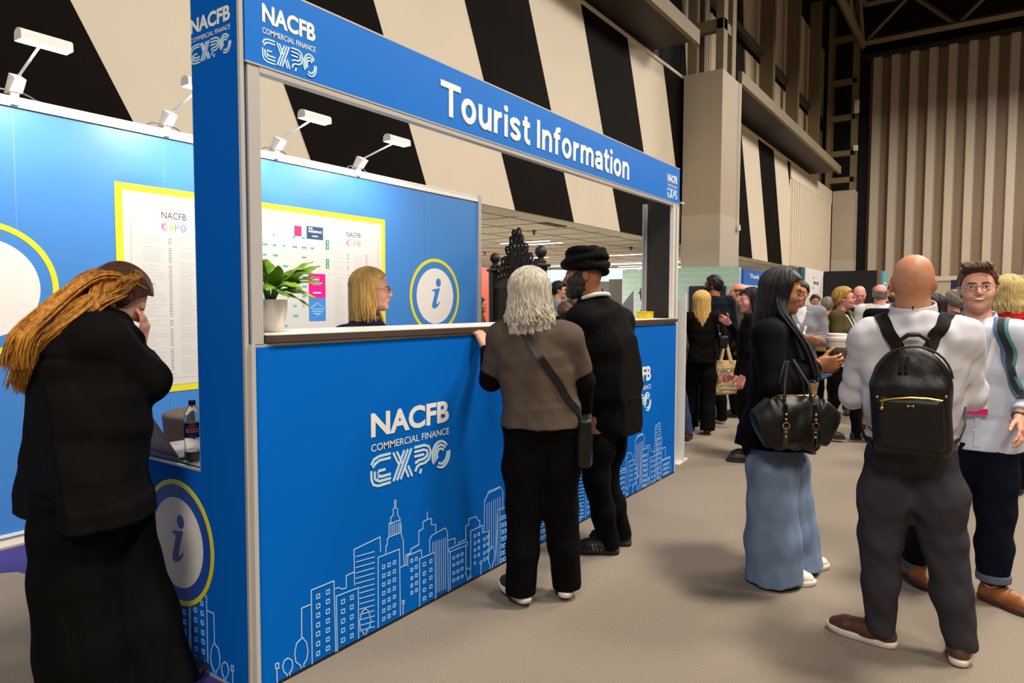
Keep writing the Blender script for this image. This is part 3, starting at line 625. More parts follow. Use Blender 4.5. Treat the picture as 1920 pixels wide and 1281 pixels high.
# ------------------------------------------------------------------ booth
FY = 2.248; LX = 1.5235; RX = 5.80; CT = 1.348; FB = 2.381; FT = 2.69
# counter
t = thing('information_counter', 'long blue fabric counter of the tourist information booth', 'counter', (LX, FY, 0))
n_ = 60; mb = MB()
V = []; F = []
for j in range(13):
    for i in range(n_+1):
        x = .012+(RX-LX-.02)*i/n_; z = .012+(CT-.024)*j/12
        e = .004*math.sin(x*3.1+z*2)*math.sin(z*5+x) * (1 if 0 < j < 12 else .2)
        V.append((x, -.0047+e*.16, z))
for j in range(12):
    for i in range(n_): a = j*(n_+1)+i; F.append((a, a+1, a+n_+2, a+n_+1))
k = len(V); V += [(.012, .03, .012), (RX-LX-.008, .03, .012), (RX-LX-.008, .03, CT-.012), (.012, .03, CT-.012)]; F.append((k+3, k+2, k+1, k))
from_data('fabric_front', V, F, M['blue_fabric'], t, True)
MB().box(0, RX-LX, -.002, .04, CT-.012, CT).box(0, .018, -.018, .04, 0, CT).build('frame', M['alu'], t)
MB().box(0, RX-LX, -.005, .04, 0, .014).build('base_shadow_strip', M['black_matte'], t)  # added black strip that imitates the shadow line under the counter
MB().box(.02, RX-LX-.02, .04, .36, 1.28, 1.345).build('carcass', M['white_metal'], t)
MB().prism([(.075, -.005), (.10, -.02), (RX-LX-.02, -.02), (RX-LX-.02, .42), (.075, .42)], 'z', CT+.004, CT+.032).build('top_edge', M['brown_edge'], t)
MB().prism([(.073, -.003), (.10, -.019), (RX-LX-.02, -.019), (RX-LX-.02, .42), (.073, .42)], 'z', CT+.032, CT+.036).build('worktop', M['counter_white'], t)
fr = ((0, -.0058, 0), (1, 0, 0), (0, 0, 1))
logo(fr, 2.13-LX, 2.67-LX, .675, 1.012, t); logo(fr, 4.70-LX, 5.24-LX, .64, 1.005, t)
skyline(fr, 0, t); 
t2 = skyline(fr, 1.975, t)
# left end panel (L shaped) with column
t = thing('end_panel', 'tall blue end column with low info panel behind it', 'panel', (LX, FY, 0))
FRL = ((-.012, 0, 0), (0, -1, 0), (0, 0, 1))     # right vector points to -Y as seen from outside
def outer(poly, nm, m, x0=-.012, x1=-.001): return MB().prism(poly, 'x', x0, x1).build(nm, m, t)
outer([(.012, .012), (.012, 2.78), (.315, 2.78), (.315, .828), (.97, .828), (.97, .012)], 'fabric_panel', M['side_blue'])
MB().box(-.016, 0, -.002, .012, 0, 2.78).box(-.014, 0, .012, .97, 0, .012).box(-.014, 0, .97, .985, 0, .83).box(-.014, 0, .315, .97, .828, .836).box(-.012, 0, .315, .318, .836, 2.78).build('frame', M['alu'], t)
MB().box(.014, .064, -.004, .04, CT, FT).build('front_post', M['alu'], t)
info_disc(FRL, -(2.745-FY), .503, .265, .19, t, M['deep_blue'], .02)
o = skyline(FRL, -.025, t, True, xmax=.90)
logo(FRL, -(2.565-FY), -(2.305-FY), 2.425, 2.595, t)
# right end column
t = thing('end_column', 'narrow dark end column at the right of the counter', 'column', (RX, FY, 0))
MB().box(-.035, -.005, .03, .27, .02, FT-.02).build('dark_panel', mat('dark_brown', (44, 36, 32), .55), t)
MB().box(-.105, .01, -.004, .03, CT+.04, FB).box(-.02, .01, -.004, .03, 0, CT+.04).build('front_post', M['white_metal'], t)
MB().box(-.075, -.074+.045, -.008, -.004, CT+.04, FB).build('post_groove', M['alu'], t)
MB().box(-.045, .0, .27, .315, 0, FB+.02).build('rear_post', M['alu'], t)
MB().box(-.048, -.045, .282, .30, .02, FB).build('post_groove', M['ink_grey'], t)
# fascia sign
t = thing('fascia_sign', 'long blue header board reading Tourist Information', 'sign', (LX, FY, FB))
MB().box(.004, RX-LX+.01, -.007, .03, .006, FT-FB-.004).build('sign_board', M['sign_blue'], t)
MB().box(.064, RX-LX-.11, -.006, .034, -.022, .006).box(.004, RX-LX+.012, -.0075, .03, FT-FB-.004, FT-FB+.003).box(.004, RX-LX+.012, -.0085, .0, .0, .006).build('rail', M['alu'], t)
fr = ((0, -.0075, -FB), (1, 0, 0), (0, 0, 1))
stroke_text('Tourist Information', (2.61-LX, 4.775-LX, 2.437, 2.605), fr, M['print_white'], 'lettering', t)
logo(fr, 1.60-LX, 1.845-LX, 2.405, 2.615, t)
logo(fr, 5.53-LX, 5.745-LX, 2.412, 2.612, t)
MB().box(RX-LX+.012, RX-LX+.07, -.03, -.015, .01, .022).build('bracket', M['white_metal'], t)
# back wall
BY = 4.924; BX0 = -.6; BX1 = 6.395; BH = 2.76
t = thing('exhibition_back_wall', 'blue graphic wall with framed show map behind the booth', 'wall panel', (0, BY, 0))
mod = .93
for k in range(8):
    xa = BX1-(k+1)*mod
    MB().box(xa+.0015, xa+mod-.0015, 0, .03, .07, BH-.07).build('blue_panel', M['wall_blue'], t)
MB().box(BX0-.5, BX1, .003, .028, .07, BH-.07).build('panel_seam', M['print_pale'], t)
MB().box(BX0-.5, BX1, -.012, .04, BH-.062, BH-.018).box(BX0-.5, BX1, -.012, .04, BH-.014, BH).box(BX0-.5, BX1, -.004, .03, BH-.02, BH-.012).build('top_rail', M['white_metal'], t)
MB().box(BX0-.5, BX1, -.012, .04, .055, .072).box(BX0-.5, BX1, -.012, .04, 0, .035).build('bottom_rail', M['white_metal'], t)
MB().box(BX0-.5, BX1, -.006, .03, .035, .055).build('bottom_groove', M['ink_grey'], t)
MB().box(BX1-.008, BX1+.045, -.02, .05, 0, BH+.01).build('end_post', M['alu'], t)
fr = ((0, 0, 0), (1, 0, 0), (0, 0, 1))
PX0, PX1, PZ0, PZ1 = 2.325, 4.885, .85, 2.335
MB().plate([(PX0, PZ0), (PX1, PZ0), (PX1, PZ1), (PX0, PZ1)], fr, .003).build('poster_border', M['print_yellow'], t)
b_ = .05
MB().plate([(PX0+b_, PZ0+b_), (PX1-b_, PZ0+b_), (PX1-b_, PZ1-b_), (PX0+b_, PZ1-b_)], fr, .0045).build('poster_sheet', M['board_white'], t)
f2 = ((0, -.0036, 0), (1, 0, 0), (0, 0, 1))
b_ = .10
MB().ribbon([(PX0+b_, PZ0+b_), (PX1-b_, PZ0+b_), (PX1-b_, PZ1-b_), (PX0+b_, PZ1-b_)], .003, f2, True).build('poster_line', M['ink_grey'], t)
mat('magenta', (232, 0, 128), .5); mat('plum', (176, 40, 110), .5); mat('navy_print', (44, 70, 110), .5); mat('green_print', (30, 128, 80), .5); mat('teal_pale', (166, 200, 194), .6); mat('map_blue', (60, 130, 200), .5); mat('orange_print', (240, 200, 60), .5); mat('mint', (60, 180, 150), .5)
def poster_logo(x0, x1, z0, z1):
    H = z1-z0; W = x1-x0
    text_mesh('NACFB', (x0, x1, z1-.36*H, z1), f2, M['ink'], 'poster_heading', t, .0)
    text_mesh('COMMERCIAL FINANCE', (x0, x1, z1-.54*H, z1-.46*H), f2, M['ink_grey'], 'poster_caption', t)
    tmp = MB(); 
    for nm, mm, cx in (('E', 'magenta', 0), ('X', 'orange_print', .255), ('P', 'mint', .52), ('O', 'deep_blue', .76)):
        sub = MB(); z = z0; h = .4*H
        if nm == 'E': 
            for d in (0, .2, .4): sub.ribbon([(x0+W*.21, z+h*(1-d*.8)), (x0+W*.08, z+h*(1-d*.8)), (x0+W*(.01+d*.12), z+h*(.8-d*.3)), (x0+W*(.01+d*.12), z+h*(.25+d*.3)), (x0+W*.08, z+h*d*.8), (x0+W*.21, z+h*d*.8)], W*.018, f2)
        elif nm == 'X':
            for d in (0, .06, .12): sub.ribbon([(x0+W*(.28+d), z), (x0+W*(.38+d), z+h)], W*.018, f2).ribbon([(x0+W*(.28+d), z+h), (x0+W*(.38+d), z)], W*.018, f2)
        elif nm == 'P':
            for d in (0, .2): sub.ribbon([(x0+W*.55, z), (x0+W*.55, z+h*(1-d)), (x0+W*.66, z+h*(1-d)), (x0+W*.71, z+h*.7), (x0+W*.66, z+h*(.45+d*.4)), (x0+W*.56, z+h*(.45+d*.4))], W*.018, f2)
        else:
            for d in (1, .6): sub.ribbon(circle(x0+W*.88, z+h*.5, W*.11*d, 20, ry=h*.5*d), W*.018, f2, True)
        sub.build('poster_mark', M[mm], t)
poster_logo(2.645, 2.83, 2.03, 2.165); poster_logo(4.385, 4.56, 2.045, 2.175)
# directory columns: rows of print too small to read
rr = random.Random(3); mb = MB(); mc_ = MB()
for (xa, wa, za, zb) in ((2.50, .17, 1.97, .98), (2.77, .17, 1.93, .98), (4.24, .13, 1.97, .98), (4.47, .13, 1.97, .98)):
    z = za
    while z > zb:
        if rr.random() > .09:
            mb.ribbon([(xa, z), (xa+wa*rr.uniform(.45, 1), z)], .004, f2); mc_.ribbon([(xa+wa+.02, z), (xa+wa+.045, z)], .006, f2)
        z -= .0165
mb.build('directory_rows', mat('print_rows', (176, 176, 178), .6), t); mc_.build('directory_numbers', mat('print_numbers', (128, 130, 134), .6), t)
# stand squares on the map
ms = MB(); mn = MB()
for i in range(9):
    for j in range(12):
        x = 3.18+i*.098; z = 2.10-j*.085
        if x > 3.90 and (j < 1 or 3 < j < 10): continue
        if rr.random() < .22: continue
        wv = rr.choice((.055, .07, .04)); ms.plate([(x, z-.045), (x+wv, z-.045), (x+wv, z), (x, z)], f2, .001)
        mn.ribbon([(x+.012, z-.022), (x+wv-.012, z-.022)], .012, f2, th=.002)
ms.build('map_blocks', M['teal_pale'], t); mn.build('map_numbers', mat('num', (120, 132, 140), .6), t)
def blk(x0, x1, z0, z1, m, nm='map_block'): return MB().plate([(x0, z0), (x1, z0), (x1, z1), (x0, z1)], f2, .0025).build(nm, M[m], t)
f3 = ((0, -.0064, 0), (1, 0, 0), (0, 0, 1))
blk(3.945, 4.13, 1.555, 1.77, 'magenta'); blk(3.945, 4.13, 1.35, 1.552, 'map_blue'); blk(3.93, 4.11, 2.075, 2.185, 'navy_print')
blk(3.41, 3.475, 2.07, 2.14, 'plum'); blk(3.80, 3.875, 2.09, 2.175, 'plum'); blk(3.41, 3.53, 1.40, 1.55, 'mint')
for z in (2.04, 1.995, 1.87, 1.825):
    blk(4.14, 4.175, z, z+.038, 'green_print'); MB().plate([(4.153, z+.006), (4.162, z+.006), (4.162, z+.03), (4.153, z+.03)], f3).build('pictogram', M['print_white'], t)
text_mesh('Food\nMarket', (3.985, 4.09, 1.67, 1.74), f3, M['print_white'], 'map_lettering', t, .03)
text_mesh('THE\nWORKSPACE', (3.945, 4.095, 2.13, 2.175), f3, M['print_white'], 'map_lettering', t, .03)
MB().ribbon([(3.99, 1.60), (4.08, 1.60)], .012, f3).ribbon([(3.99, 2.10), (4.05, 2.10)], .01, f3).build('map_caption', M['print_white'], t)
mb = MB()
for dz, a, b in ((0, 3.97, 4.105), (-.02, 3.975, 4.10), (-.04, 3.99, 4.085)): mb.ribbon([(a, 1.455+dz), (b, 1.455+dz)], .006, f3)
mb.ribbon([(3.96, 1.465), (4.0, 1.485), (4.0375, 1.51), (4.075, 1.485), (4.115, 1.465)], .005, f3).ribbon([(4.02, 1.41), (4.0375, 1.395), (4.055, 1.41)], .005, f3)
mb.build('market_emblem', M['print_pale'], t)
info_disc(fr, 5.64, 1.59, .405, .30, t, M['wall_blue']); info_disc(fr, 1.56, 1.59, .405, .30, t, M['wall_blue'])
mb = MB()
for i in range(3):
    for j in range(6): mb.ribbon([(1.30+i*.075, .12+j*.09), (1.335+i*.075, .12+j*.09), (1.335+i*.075, .16+j*.09), (1.30+i*.075, .16+j*.09)], .006, fr, True)
mb.ribbon([(1.545, .07), (1.545, .66), (1.27, .66), (1.27, .07)], .007, fr); mb.build('skyline_drawing', M['print_pale'], t)

# arm lamps on the wall top
LAMP_LABELS = ['white arm lamp above the large white disc at far left', 'white arm lamp mostly behind the blue end column', 'white arm lamp above the map, nearer the end column', 'rightmost white arm lamp on the blue wall top']
for i, bxp in enumerate((1.75, 2.69, 3.62, 4.53)):
    t = thing('arm_lamp', LAMP_LABELS[i], 'lamp', (bxp, BY-.01, BH), 0, 'arm lamps on the blue wall')
    MB().box(-.022, .022, -.022, .012, -.055, .03, .004).build('bracket', M['white_metal'], t)
    MB().add([(-.035, -.035, .02), (.035, -.035, .02), (.035, .05, .02), (-.035, .05, .02), (-.03, -.11, .085), (.03, -.11, .085), (.03, -.02, .13), (-.03, -.02, .13)], [(0, 3, 2, 1), (4, 5, 6, 7), (0, 1, 5, 4), (1, 2, 6, 5), (2, 3, 7, 6), (3, 0, 4, 7)]).build('ballast', M['white_metal'], t)
    MB().tube([(0, -.06, .10), (-.05, -.52, .18)], .008, 8).build('arm', M['white_metal'], t)
    mb = MB(); prof = [(-.045, -.03)]+[(.045*math.cos(R(a)), .034*math.sin(R(a))) for a in range(160, 19, -14)]+[(.045, -.03), (.037, -.028)]+[(.037*math.cos(R(a)), .027*math.sin(R(a))) for a in range(20, 161, 14)]+[(-.037, -.028)]
    nP = len(prof)
    V = [(x, -.55+p[0], .20+p[1]) for x in (-.17, .09) for p in prof]
    mb.add(V, [(j, (j+1) % nP, (j+1) % nP+nP, j+nP) for j in range(nP)])
    for x in (-.17, .087): mb.prism([(-.55+p[0], .20+p[1]) for p in prof[:prof.index((.045, -.03))+1]], 'x', x, x+.003)
    mb.build('lamp_head', M['white_metal'], t)
    MB().tube([(-.15, -.55, .186), (.07, -.55, .186)], .010, 8).build('tube', mat('lamp_tube', (255, 250, 240), .3, emit=9), t)
    MB().tube([(.04, .0, .03), (.09, .01, .02), (.12, .015, .005), (.15, .012, .0)], .006, 6).build('cable', mat('cable', (70, 66, 60), .5), t)
    MB().tube([(-.04, .0, .03), (-.09, .01, .03), (-.13, .012, .005)], .006, 6).build('cable', M['cable'], t)
    l = area('arm_lamp_light', (bxp-.04, BY-.56, BH+.165), .22, 10, (1, .96, .9), rot=(R(40), 0, 0), size_y=.06, spread=150)

# desk inside the left panel with things on it
t = thing('side_desk', 'white low desk with dark edge behind the info panel', 'desk', (LX+.03, FY+.34, 0))
MB().box(0, .50, 0, .62, .805, .829).build('desk_edge', M['brown_edge'], t)
MB().box(0, .50, 0, .62, .829, .833).build('worktop', M['counter_white'], t)
MB().box(.02, .48, .0, .03, 0, .805).build('support', M['white_metal'], t)
MB().box(.02, .48, .57, .60, 0, .805).build('support', M['white_metal'], t)
DZ = .833
# laptop
t = thing('laptop', 'open grey laptop seen from behind on the low desk', 'laptop', (1.665, 2.955, DZ), R(-90))
MB().box(-.155, .155, -.11, .06, 0, .012, .004).build('keyboard_base', mat('lap_grey', (196, 188, 186), .45), t)
mb = MB(); mb.box(-.155, .155, -.004, .004, 0, .215, .003); o = mb.build('screen_lid', mat('lap_lid', (124, 110, 116), .4, metal=.3), t); o.location = (0, -.112, .014); o.rotation_euler = (R(30), 0, 0)
o2 = MB().box(-.14, .14, .004, .006, .01, .205).build('display', mat('display', (18, 18, 22), .2), o)
# papers
t = thing('paper_sheet', 'white printed sheet lying beside the laptop', 'paper', (1.80, 2.70, DZ), R(80))
V = []; F = []
for i in range(9):
    for j in range(7): V.append((-.105+.21*j/6, -.148+.297*i/8, .001+.006*abs(math.sin(i*.5))))
for i in range(8):
    for j in range(6): a = i*7+j; F.append((a, a+1, a+8, a+7))
o = from_data('sheet', V, F, mat('paper', (226, 216, 210), .7), t, True)
md = o.modifiers.new('s', 'SOLIDIFY'); md.thickness = .0012
mb = MB()
for i in range(12): mb.ribbon([(-.08, .11-i*.019), (.07-.02*(i % 3), .11-i*.019)], .003, ((0, 0, .009), (1, 0, 0), (0, 1, 0)), th=.0006)
mb.build('printed_lines', M['ink_grey'], t)
# bottle
t = thing('cola_bottle', 'clear plastic cola bottle with dark label on the low desk', 'bottle', (1.585, 2.742, DZ))
g = bpy.data.materials.new('clear_plastic'); g.use_nodes = True; b = g.node_tree.nodes['Principled BSDF']; b.inputs['Transmission Weight'].default_value = .9; b.inputs['Roughness'].default_value = .06; b.inputs['IOR'].default_value = 1.25; b.inputs['Base Color'].default_value = (.9, .88, .85, 1)
MB().lathe([(.018, 0), (.03, .006), (.034, .025), (.033, .06), (.033, .15), (.034, .175), (.033, .19), (.027, .212), (.016, .228), (.013, .235), (.013, .245)], n=28).build('bottle_body', g, t, True)
MB().lathe([(.016, .004), (.031, .02), (.032, .045), (.0, .047)], n=24).build('cola', mat('cola', (30, 14, 8), .2), t, True)
MB().lathe([(.0142, .24), (.0142, .258), (.012, .26), (0, .26)], n=20).build('cap', M['black_matte'], t)
MB().lathe([(.0342, .105), (.0346, .106), (.0346, .165), (.0342, .166)], n=28).build('label_wrap', M['black_matte'], t)
mat('cola_red', (214, 30, 40), .4); mat('cola_navy', (20, 40, 140), .4)
def on_bottle(poly, nm, m, r_=.0352, aim=R(237)):
    V = [(r_*math.cos(aim+p[0]/.0346), r_*math.sin(aim+p[0]/.0346), .1355+p[1]) for p in poly]
    return from_data(nm, V, [tuple(range(len(V)))], m, t)
cr = .025
def arcp(a0, a1, r=cr, n=16): return [(r*math.cos(R(a0+(a1-a0)*i/n)), r*math.sin(R(a0+(a1-a0)*i/n))) for i in range(n+1)]
for nm, m, pts, r_ in (('emblem', 'print_white', arcp(0, 360, cr*1.05, 28)[:-1], .0350), ('emblem_top', 'cola_red', arcp(18, 162), .0353), ('emblem_base', 'cola_navy', arcp(198, 342), .0353)):
    # subdivide into strips so the disc follows the round bottle
    xs = [p[0] for p in pts]; x0, x1 = min(xs), max(xs); mbv = []; mf = []
    N = 10
    def span(x, P=pts):
        ys = []
        for i in range(len(P)):
            a, b_ = P[i], P[(i+1) % len(P)]
            if (a[0]-x)*(b_[0]-x) <= 0 and abs(a[0]-b_[0]) > 1e-9: ys.append(a[1]+(b_[1]-a[1])*(x-a[0])/(b_[0]-a[0]))
        return (min(ys), max(ys)) if ys else (0, 0)
    for i in range(N+1):
        x = x0+(x1-x0)*(.001+.998*i/N); lo_, hi_ = span(x); th_ = R(237)+x/.0346
        for zz in (lo_, hi_): mbv.append((r_*math.cos(th_), r_*math.sin(th_), .1355+zz))
    for i in range(N): mf.append((2*i, 2*i+2, 2*i+3, 2*i+1))
    from_data(nm, mbv, mf, M[m], t)
P_, F_ = text_mesh('PEPSI', (-.019, .019, -.005, .005), ((0, 0, 0), (1, 0, 0), (0, 0, 1)), None, bold=.03)
V = [(.0357*math.cos(R(237)+p[0]/.0346), .0357*math.sin(R(237)+p[0]/.0346), .1355+p[2]) for p in P_]
from_data('label_lettering', V, F_, M['cola_navy'], t)
# chair behind the desk
t = thing('tub_chair', 'brown tub chair with rounded back behind the low desk', 'chair', (2.35, 3.75, 0), R(200))
f = Field((-.36, -.36, .30), (.36, .36, .92), .014)
f.loft([(0, 0, .42), (0, 0, .86)], [.29, .32], [.27, .30], cut='ab', e=2.2); f.loft([(0, .10, .46), (0, .12, .95)], [.265, .285], [.25, .29], cut='ab', op='s', k=.02, e=2.2); f.loft([(0, 0, .38), (0, 0, .46)], [.27, .27], [.25, .25], cut='ab')
f.build('seat_shell', mat('chair_brown', (74, 56, 44), .75, var=.1, vscale=30), t, 2)
for sx in (-1, 1):
    for sy in (-1, 1): MB().tube([(sx*.18, sy*.16, .40), (sx*.23, sy*.21, 0)], [.018, .012], 8).build('leg', M['black_matte'], t)
# stool seat hidden; yellow box on the counter
t = thing('yellow_box', 'small yellow lidded box on the right end of the worktop', 'box', (5.56, 2.44, CT+.036), R(6))
MB().box(-.085, .085, -.05, .05, 0, .05, .004).build('tub', mat('box_yellow', (226, 196, 20), .4), t)
MB().box(-.088, .088, -.053, .053, .05, .06, .003).box(.088, .1, -.01, .01, .035, .055).build('lid', M['box_yellow'], t)
# white stand to the right of the counter
def totem(label, x, y, rz, h, wd=.30, cutz=.12, foot=.32):
    t = thing('display_stand', label, 'display stand', (x, y, 0), rz, 'white display stands')
    MB().prism([(-wd/2, .02), (wd/2, .02), (wd/2, h-cutz), (-wd/2, h)], 'y', -.012, .012).build('panel', M['white_metal'], t)
    MB().box(-wd/2, wd/2, -foot/2, foot/2, 0, .02, .004).build('foot', M['white_metal'], t)
    return t
totem('white floor stand with wide foot right of the counter end', 6.2, 2.42, R(95), 1.62, .22, .22, .30)
totem('white angled leaflet stand behind the turbaned man', 6.9, 3.25, R(60), 1.66, .30, .22)

# potted plant
t = thing('potted_plant', 'green leafy plant in a white ribbed pot on the worktop', 'plant', (1.745, 2.42, CT+.036))
PR = .068
MB().lathe([(.044, 0), (.052, .008), (.058, .035), (.0615, .066), (.0635, .072), (.064, .078), (.0655, .082), (.0685, .13), (.069, .134), (.064, .134), (.061, .11), (0, .11)], n=36).build('pot', mat('pot_white', (222, 214, 200), .35), t, True)
MB().lathe([(.062, .118), (.03, .121), (0, .122)], n=20).build('soil', mat('soil', (44, 32, 24), .95, bump=1, bscale=200), t)
mat('leaf', (116, 160, 40), .45, rgb2=(76, 124, 28), vscale=14, spec=.4); mat('leaf_light', (156, 180, 60), .45, rgb2=(104, 150, 36), vscale=30, spec=.4); mat('stalk', (96, 130, 50), .5)
rl = random.Random(12)
def leaf(base, az, el, L, W_, droop, m, tw=0):
    V = []; F = []; n = 12; d = Vector((math.cos(az)*math.cos(el), math.sin(az)*math.cos(el), math.sin(el))); side = Vector((-math.sin(az), math.cos(az), 0)); p = Vector(base); e_ = el
    side = (side*math.cos(tw)+d.cross(side)*math.sin(tw))
    for i in range(n+1):
        s_ = i/n; wv = W_*(math.sin(math.pi*min(1, s_*.93+.05))**.8)*(1-s_*.3); 
        dd = Vector((math.cos(az)*math.cos(e_), math.sin(az)*math.cos(e_), math.sin(e_))); nm = side.cross(dd)
        for k, q in enumerate((-1, -.5, 0, .5, 1)):
            V.append(p+side*wv*q+nm*(abs(q)*wv*.35+.003*math.sin(s_*14+q*3)))
        p = p+dd*(L/n); e_ -= droop/n
    for i in range(n):
        for k in range(4): a = i*5+k; F.append((a, a+1, a+6, a+5))
    o = from_data('leaf', V, F, m, t, True); md = o.modifiers.new('s', 'SOLIDIFY'); md.thickness = .0012
    return o
LV = [(200, 50, .17, .034, 50), (150, 62, .16, .036, 45), (340, 40, .20, .036, 55), (310, 62, .19, .036, 60), (20, 35, .17, .03, 60), (-28, 22, .20, .026, 45), (-40, 5, .17, .024, 40), (-20, 50, .22, .034, 50),
      (250, 70, .14, .038, 60), (280, 35, .15, .036, 80), (230, 25, .15, .034, 70), (180, 20, .16, .03, 80), (100, 45, .16, .03, 50), (60, 60, .18, .032, 45), (-50, 35, .17, .03, 70), (-35, -15, .15, .02, 30), (265, 15, .12, .032, 70), (300, 10, .13, .03, 60), (210, 65, .19, .034, 40), (330, 15, .15, .026, 60)]
for i, (az, el, L, W_, dr) in enumerate(LV):
    az = az+0; h0 = .06 if el > 30 else .045; b0 = Vector((.012*math.cos(R(az)), .012*math.sin(R(az)), .12)); b1 = b0+Vector((math.cos(R(az))*.025, math.sin(R(az))*.025, h0+.05*rl.random()))
    MB().tube([b0[:], ((b0+b1)/2+Vector((0, 0, .005)))[:], b1[:]], [.005, .004, .003], 6).build('stem', M['stalk'], t, True)
    leaf(b1, R(az), R(el), L*.92, W_*1.12, R(dr), M['leaf'] if i % 3 else M['leaf_light'], R(rl.uniform(-25, 25)))

# ------------------------------------------------------------------ throne behind the booth
t = thing('throne_chair', 'huge black throne with carved crest and ball finials', 'chair', (6.77, 4.63, 0), R(-119.6))
mat('throne_black', (42, 36, 32), .5, var=.3, vscale=20)
for sx in (-1, 1):
    MB().box(sx*.62-.055, sx*.62+.055, -.055, .055, 0, 1.92, .006).box(sx*.62-.085, sx*.62+.085, -.085, .085, 1.92, 1.955, .01).lathe([(.06, 1.955), (.06, 1.99), (.035, 2.01), (.035, 2.03)], (sx*.62, 0, 0), 16).build('post', M['throne_black'], t)
    MB().sphere((sx*.62, 0, 2.09), .068, 20, 12).build('ball_finial', M['throne_black'], t, True)
MB().box(.50, .66, -.05, .05, 0, 1.80, .02).box(-.66, -.52, -.04, .04, 0, 1.6, .02).build('side_wing', M['throne_black'], t)
MB().box(-.54, .50, -.03, .03, .5, 1.74, .01).build('back_panel', mat('throne_pad', (34, 32, 34), .35), t)
MB().prism([(-.54, 1.70), (.52, 1.70), (.52, 1.74)]+[(x, 1.74+.10*math.cos(x*2.8)) for x in (.4, .2, 0, -.2, -.4)]+[(-.54, 1.74)], 'y', -.045, .045).build('top_rail', M['throne_black'], t)
mb = MB()
def ring(cx, cz, rx_, rz_, tilt=0, w_=.013, a0=0, a1=360):
    c = []
    for i in range(15):
        a = R(a0+(a1-a0)*i/14); u = rx_*math.cos(a); v = rz_*math.sin(a); c.append((cx+u*math.cos(tilt)-v*math.sin(tilt), .008*math.sin(i), cz+u*math.sin(tilt)+v*math.cos(tilt)))
    mb.tube(c, w_, 6)
def top_of(x): return 1.90+.42*max(0, math.cos(min(1.57, abs(x)*2.7)))**1.1
for i in range(13):
    x = -.50+i*.083; ring(x, 1.84+.05*math.cos(x*2.8), .034, .055, -x*1.0)
for lv in range(1, 6):
    n_ = 12-2*lv; wdt = .45-.075*lv
    for i in range(n_):
        x = -wdt+2*wdt*i/(n_-1); z = 1.88+lv*.078
        if z < top_of(x)+.06: ring(x, z, .032, .058, -x*1.3)
for x, z, a in ((-.50, 1.93, .5), (.50, 1.95, -.5), (-.36, 2.02, .5), (.36, 2.03, -.5), (-.24, 2.15, .4), (.24, 2.15, -.4), (-.12, 2.26, .3), (.12, 2.26, -.3), (0, 2.30, 0), (-.06, 2.33, .1), (.06, 2.34, -.2)): ring(x, z, .04, .062, a, .015)
for i in range(17):
    a = R(12+i*156/16); mb.tube([(0, 0, 1.80), (.18*math.cos(a), 0, 1.84+.15*math.sin(a)), (.40*math.cos(a), 0, 1.86+.30*math.sin(a))], .010, 5)
mb.build('carved_crest', M['throne_black'], t, True)
MB().box(-.55, .55, .03, .62, .42, .55, .02).build('seat', M['throne_pad'], t)
for sx in (-1, 1): MB().box(sx*.6-.04, sx*.6+.04, .55, .62, 0, .80, .006).build('front_leg', M['throne_black'], t); MB().box(sx*.6-.045, sx*.6+.045, .05, .66, .80, .86, .015).build('armrest', M['throne_black'], t)

# ------------------------------------------------------------------ neighbouring stands
mat('teal_brick', (170, 204, 190), .7); mat('brick_joint', (206, 218, 206), .7)
t = thing('brick_print_wall', 'pale green brick-pattern stand wall with a black screen', 'wall panel', (18.3, 5.36, 0))
MB().box(0, .1, 0, 3.4, 0, 2.5).build('joint_sheet', M['brick_joint'], t)
mb = MB(); bh = .155
for j in range(15):
    off = .0 if j % 2 else -.22
    for i in range(9):
        a = max(.02, .02+off+i*.44); b2 = min(3.38, .02+off+i*.44+.415)
        if b2-a > .05: mb.box(-.006, .001, a, b2, .1+j*(bh+.01), .1+j*(bh+.01)+bh-.02)
mb.build('brick_print', M['teal_brick'], t)
MB().box(-.08, -.02, .35, 1.36, .9, 2.02, .01).build('screen', mat('screen_navy', (30, 34, 52), .25), t)
text_mesh('Welcome', (-.02, .12, 1.84, 1.87), ((-.085, .9, 0), (0, -1, 0), (0, 0, 1)), M['print_white'], 'screen_caption', t)
t = thing('thank_you_panel', 'white side panel headed by a blue Thank you sign', 'wall panel', (18.4, 5.36, 0))
MB().box(0, 5, -.06, 0, 0, 2.06).build('white_panel', mat('stand_white', (222, 214, 214), .7, var=.04, vscale=4), t)
MB().box(0, 5, -.07, 0, 2.06, 2.46).build('blue_header', mat('header_blue', (20, 96, 190), .5), t)
text_mesh('Thank you to our sponsors', (.55, 4.6, 2.2, 2.36), ((0, -.072, 0), (1, 0, 0), (0, 0, 1)), M['print_white'], 'lettering', t, .02)
t = thing('low_room_banner', 'red panel standing behind the left throne post', 'panel', (20.6, 15.6, 0), R(20))
MB().box(-.6, .7, 0, .1, 0, 2.9).box(-.25, -.2, -.02, 0, 0, 2.9).build('red_board', mat('red_board', (206, 66, 44), .6), t)
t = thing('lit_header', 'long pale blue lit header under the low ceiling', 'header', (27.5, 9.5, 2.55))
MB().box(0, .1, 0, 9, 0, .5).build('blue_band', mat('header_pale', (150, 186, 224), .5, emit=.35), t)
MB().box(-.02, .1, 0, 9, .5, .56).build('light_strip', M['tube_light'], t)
t = thing('stand_wall', 'dark grey stand block behind the turbaned man', 'stand', (20.5, 8.9, 0)); MB().box(0, 2.5, 0, 1.4, 0, 2.35).build('panel', mat('grey_dark', (92, 84, 80), .6), t)
t = thing('exhibitor_stand', 'white stand wall with black logo behind the laughing woman', 'stand', (19.3, 4.0, 0))
MB().box(0, 2.4, -.06, 0, 0, 2.5).build('white_panel', M['stand_white'], t)
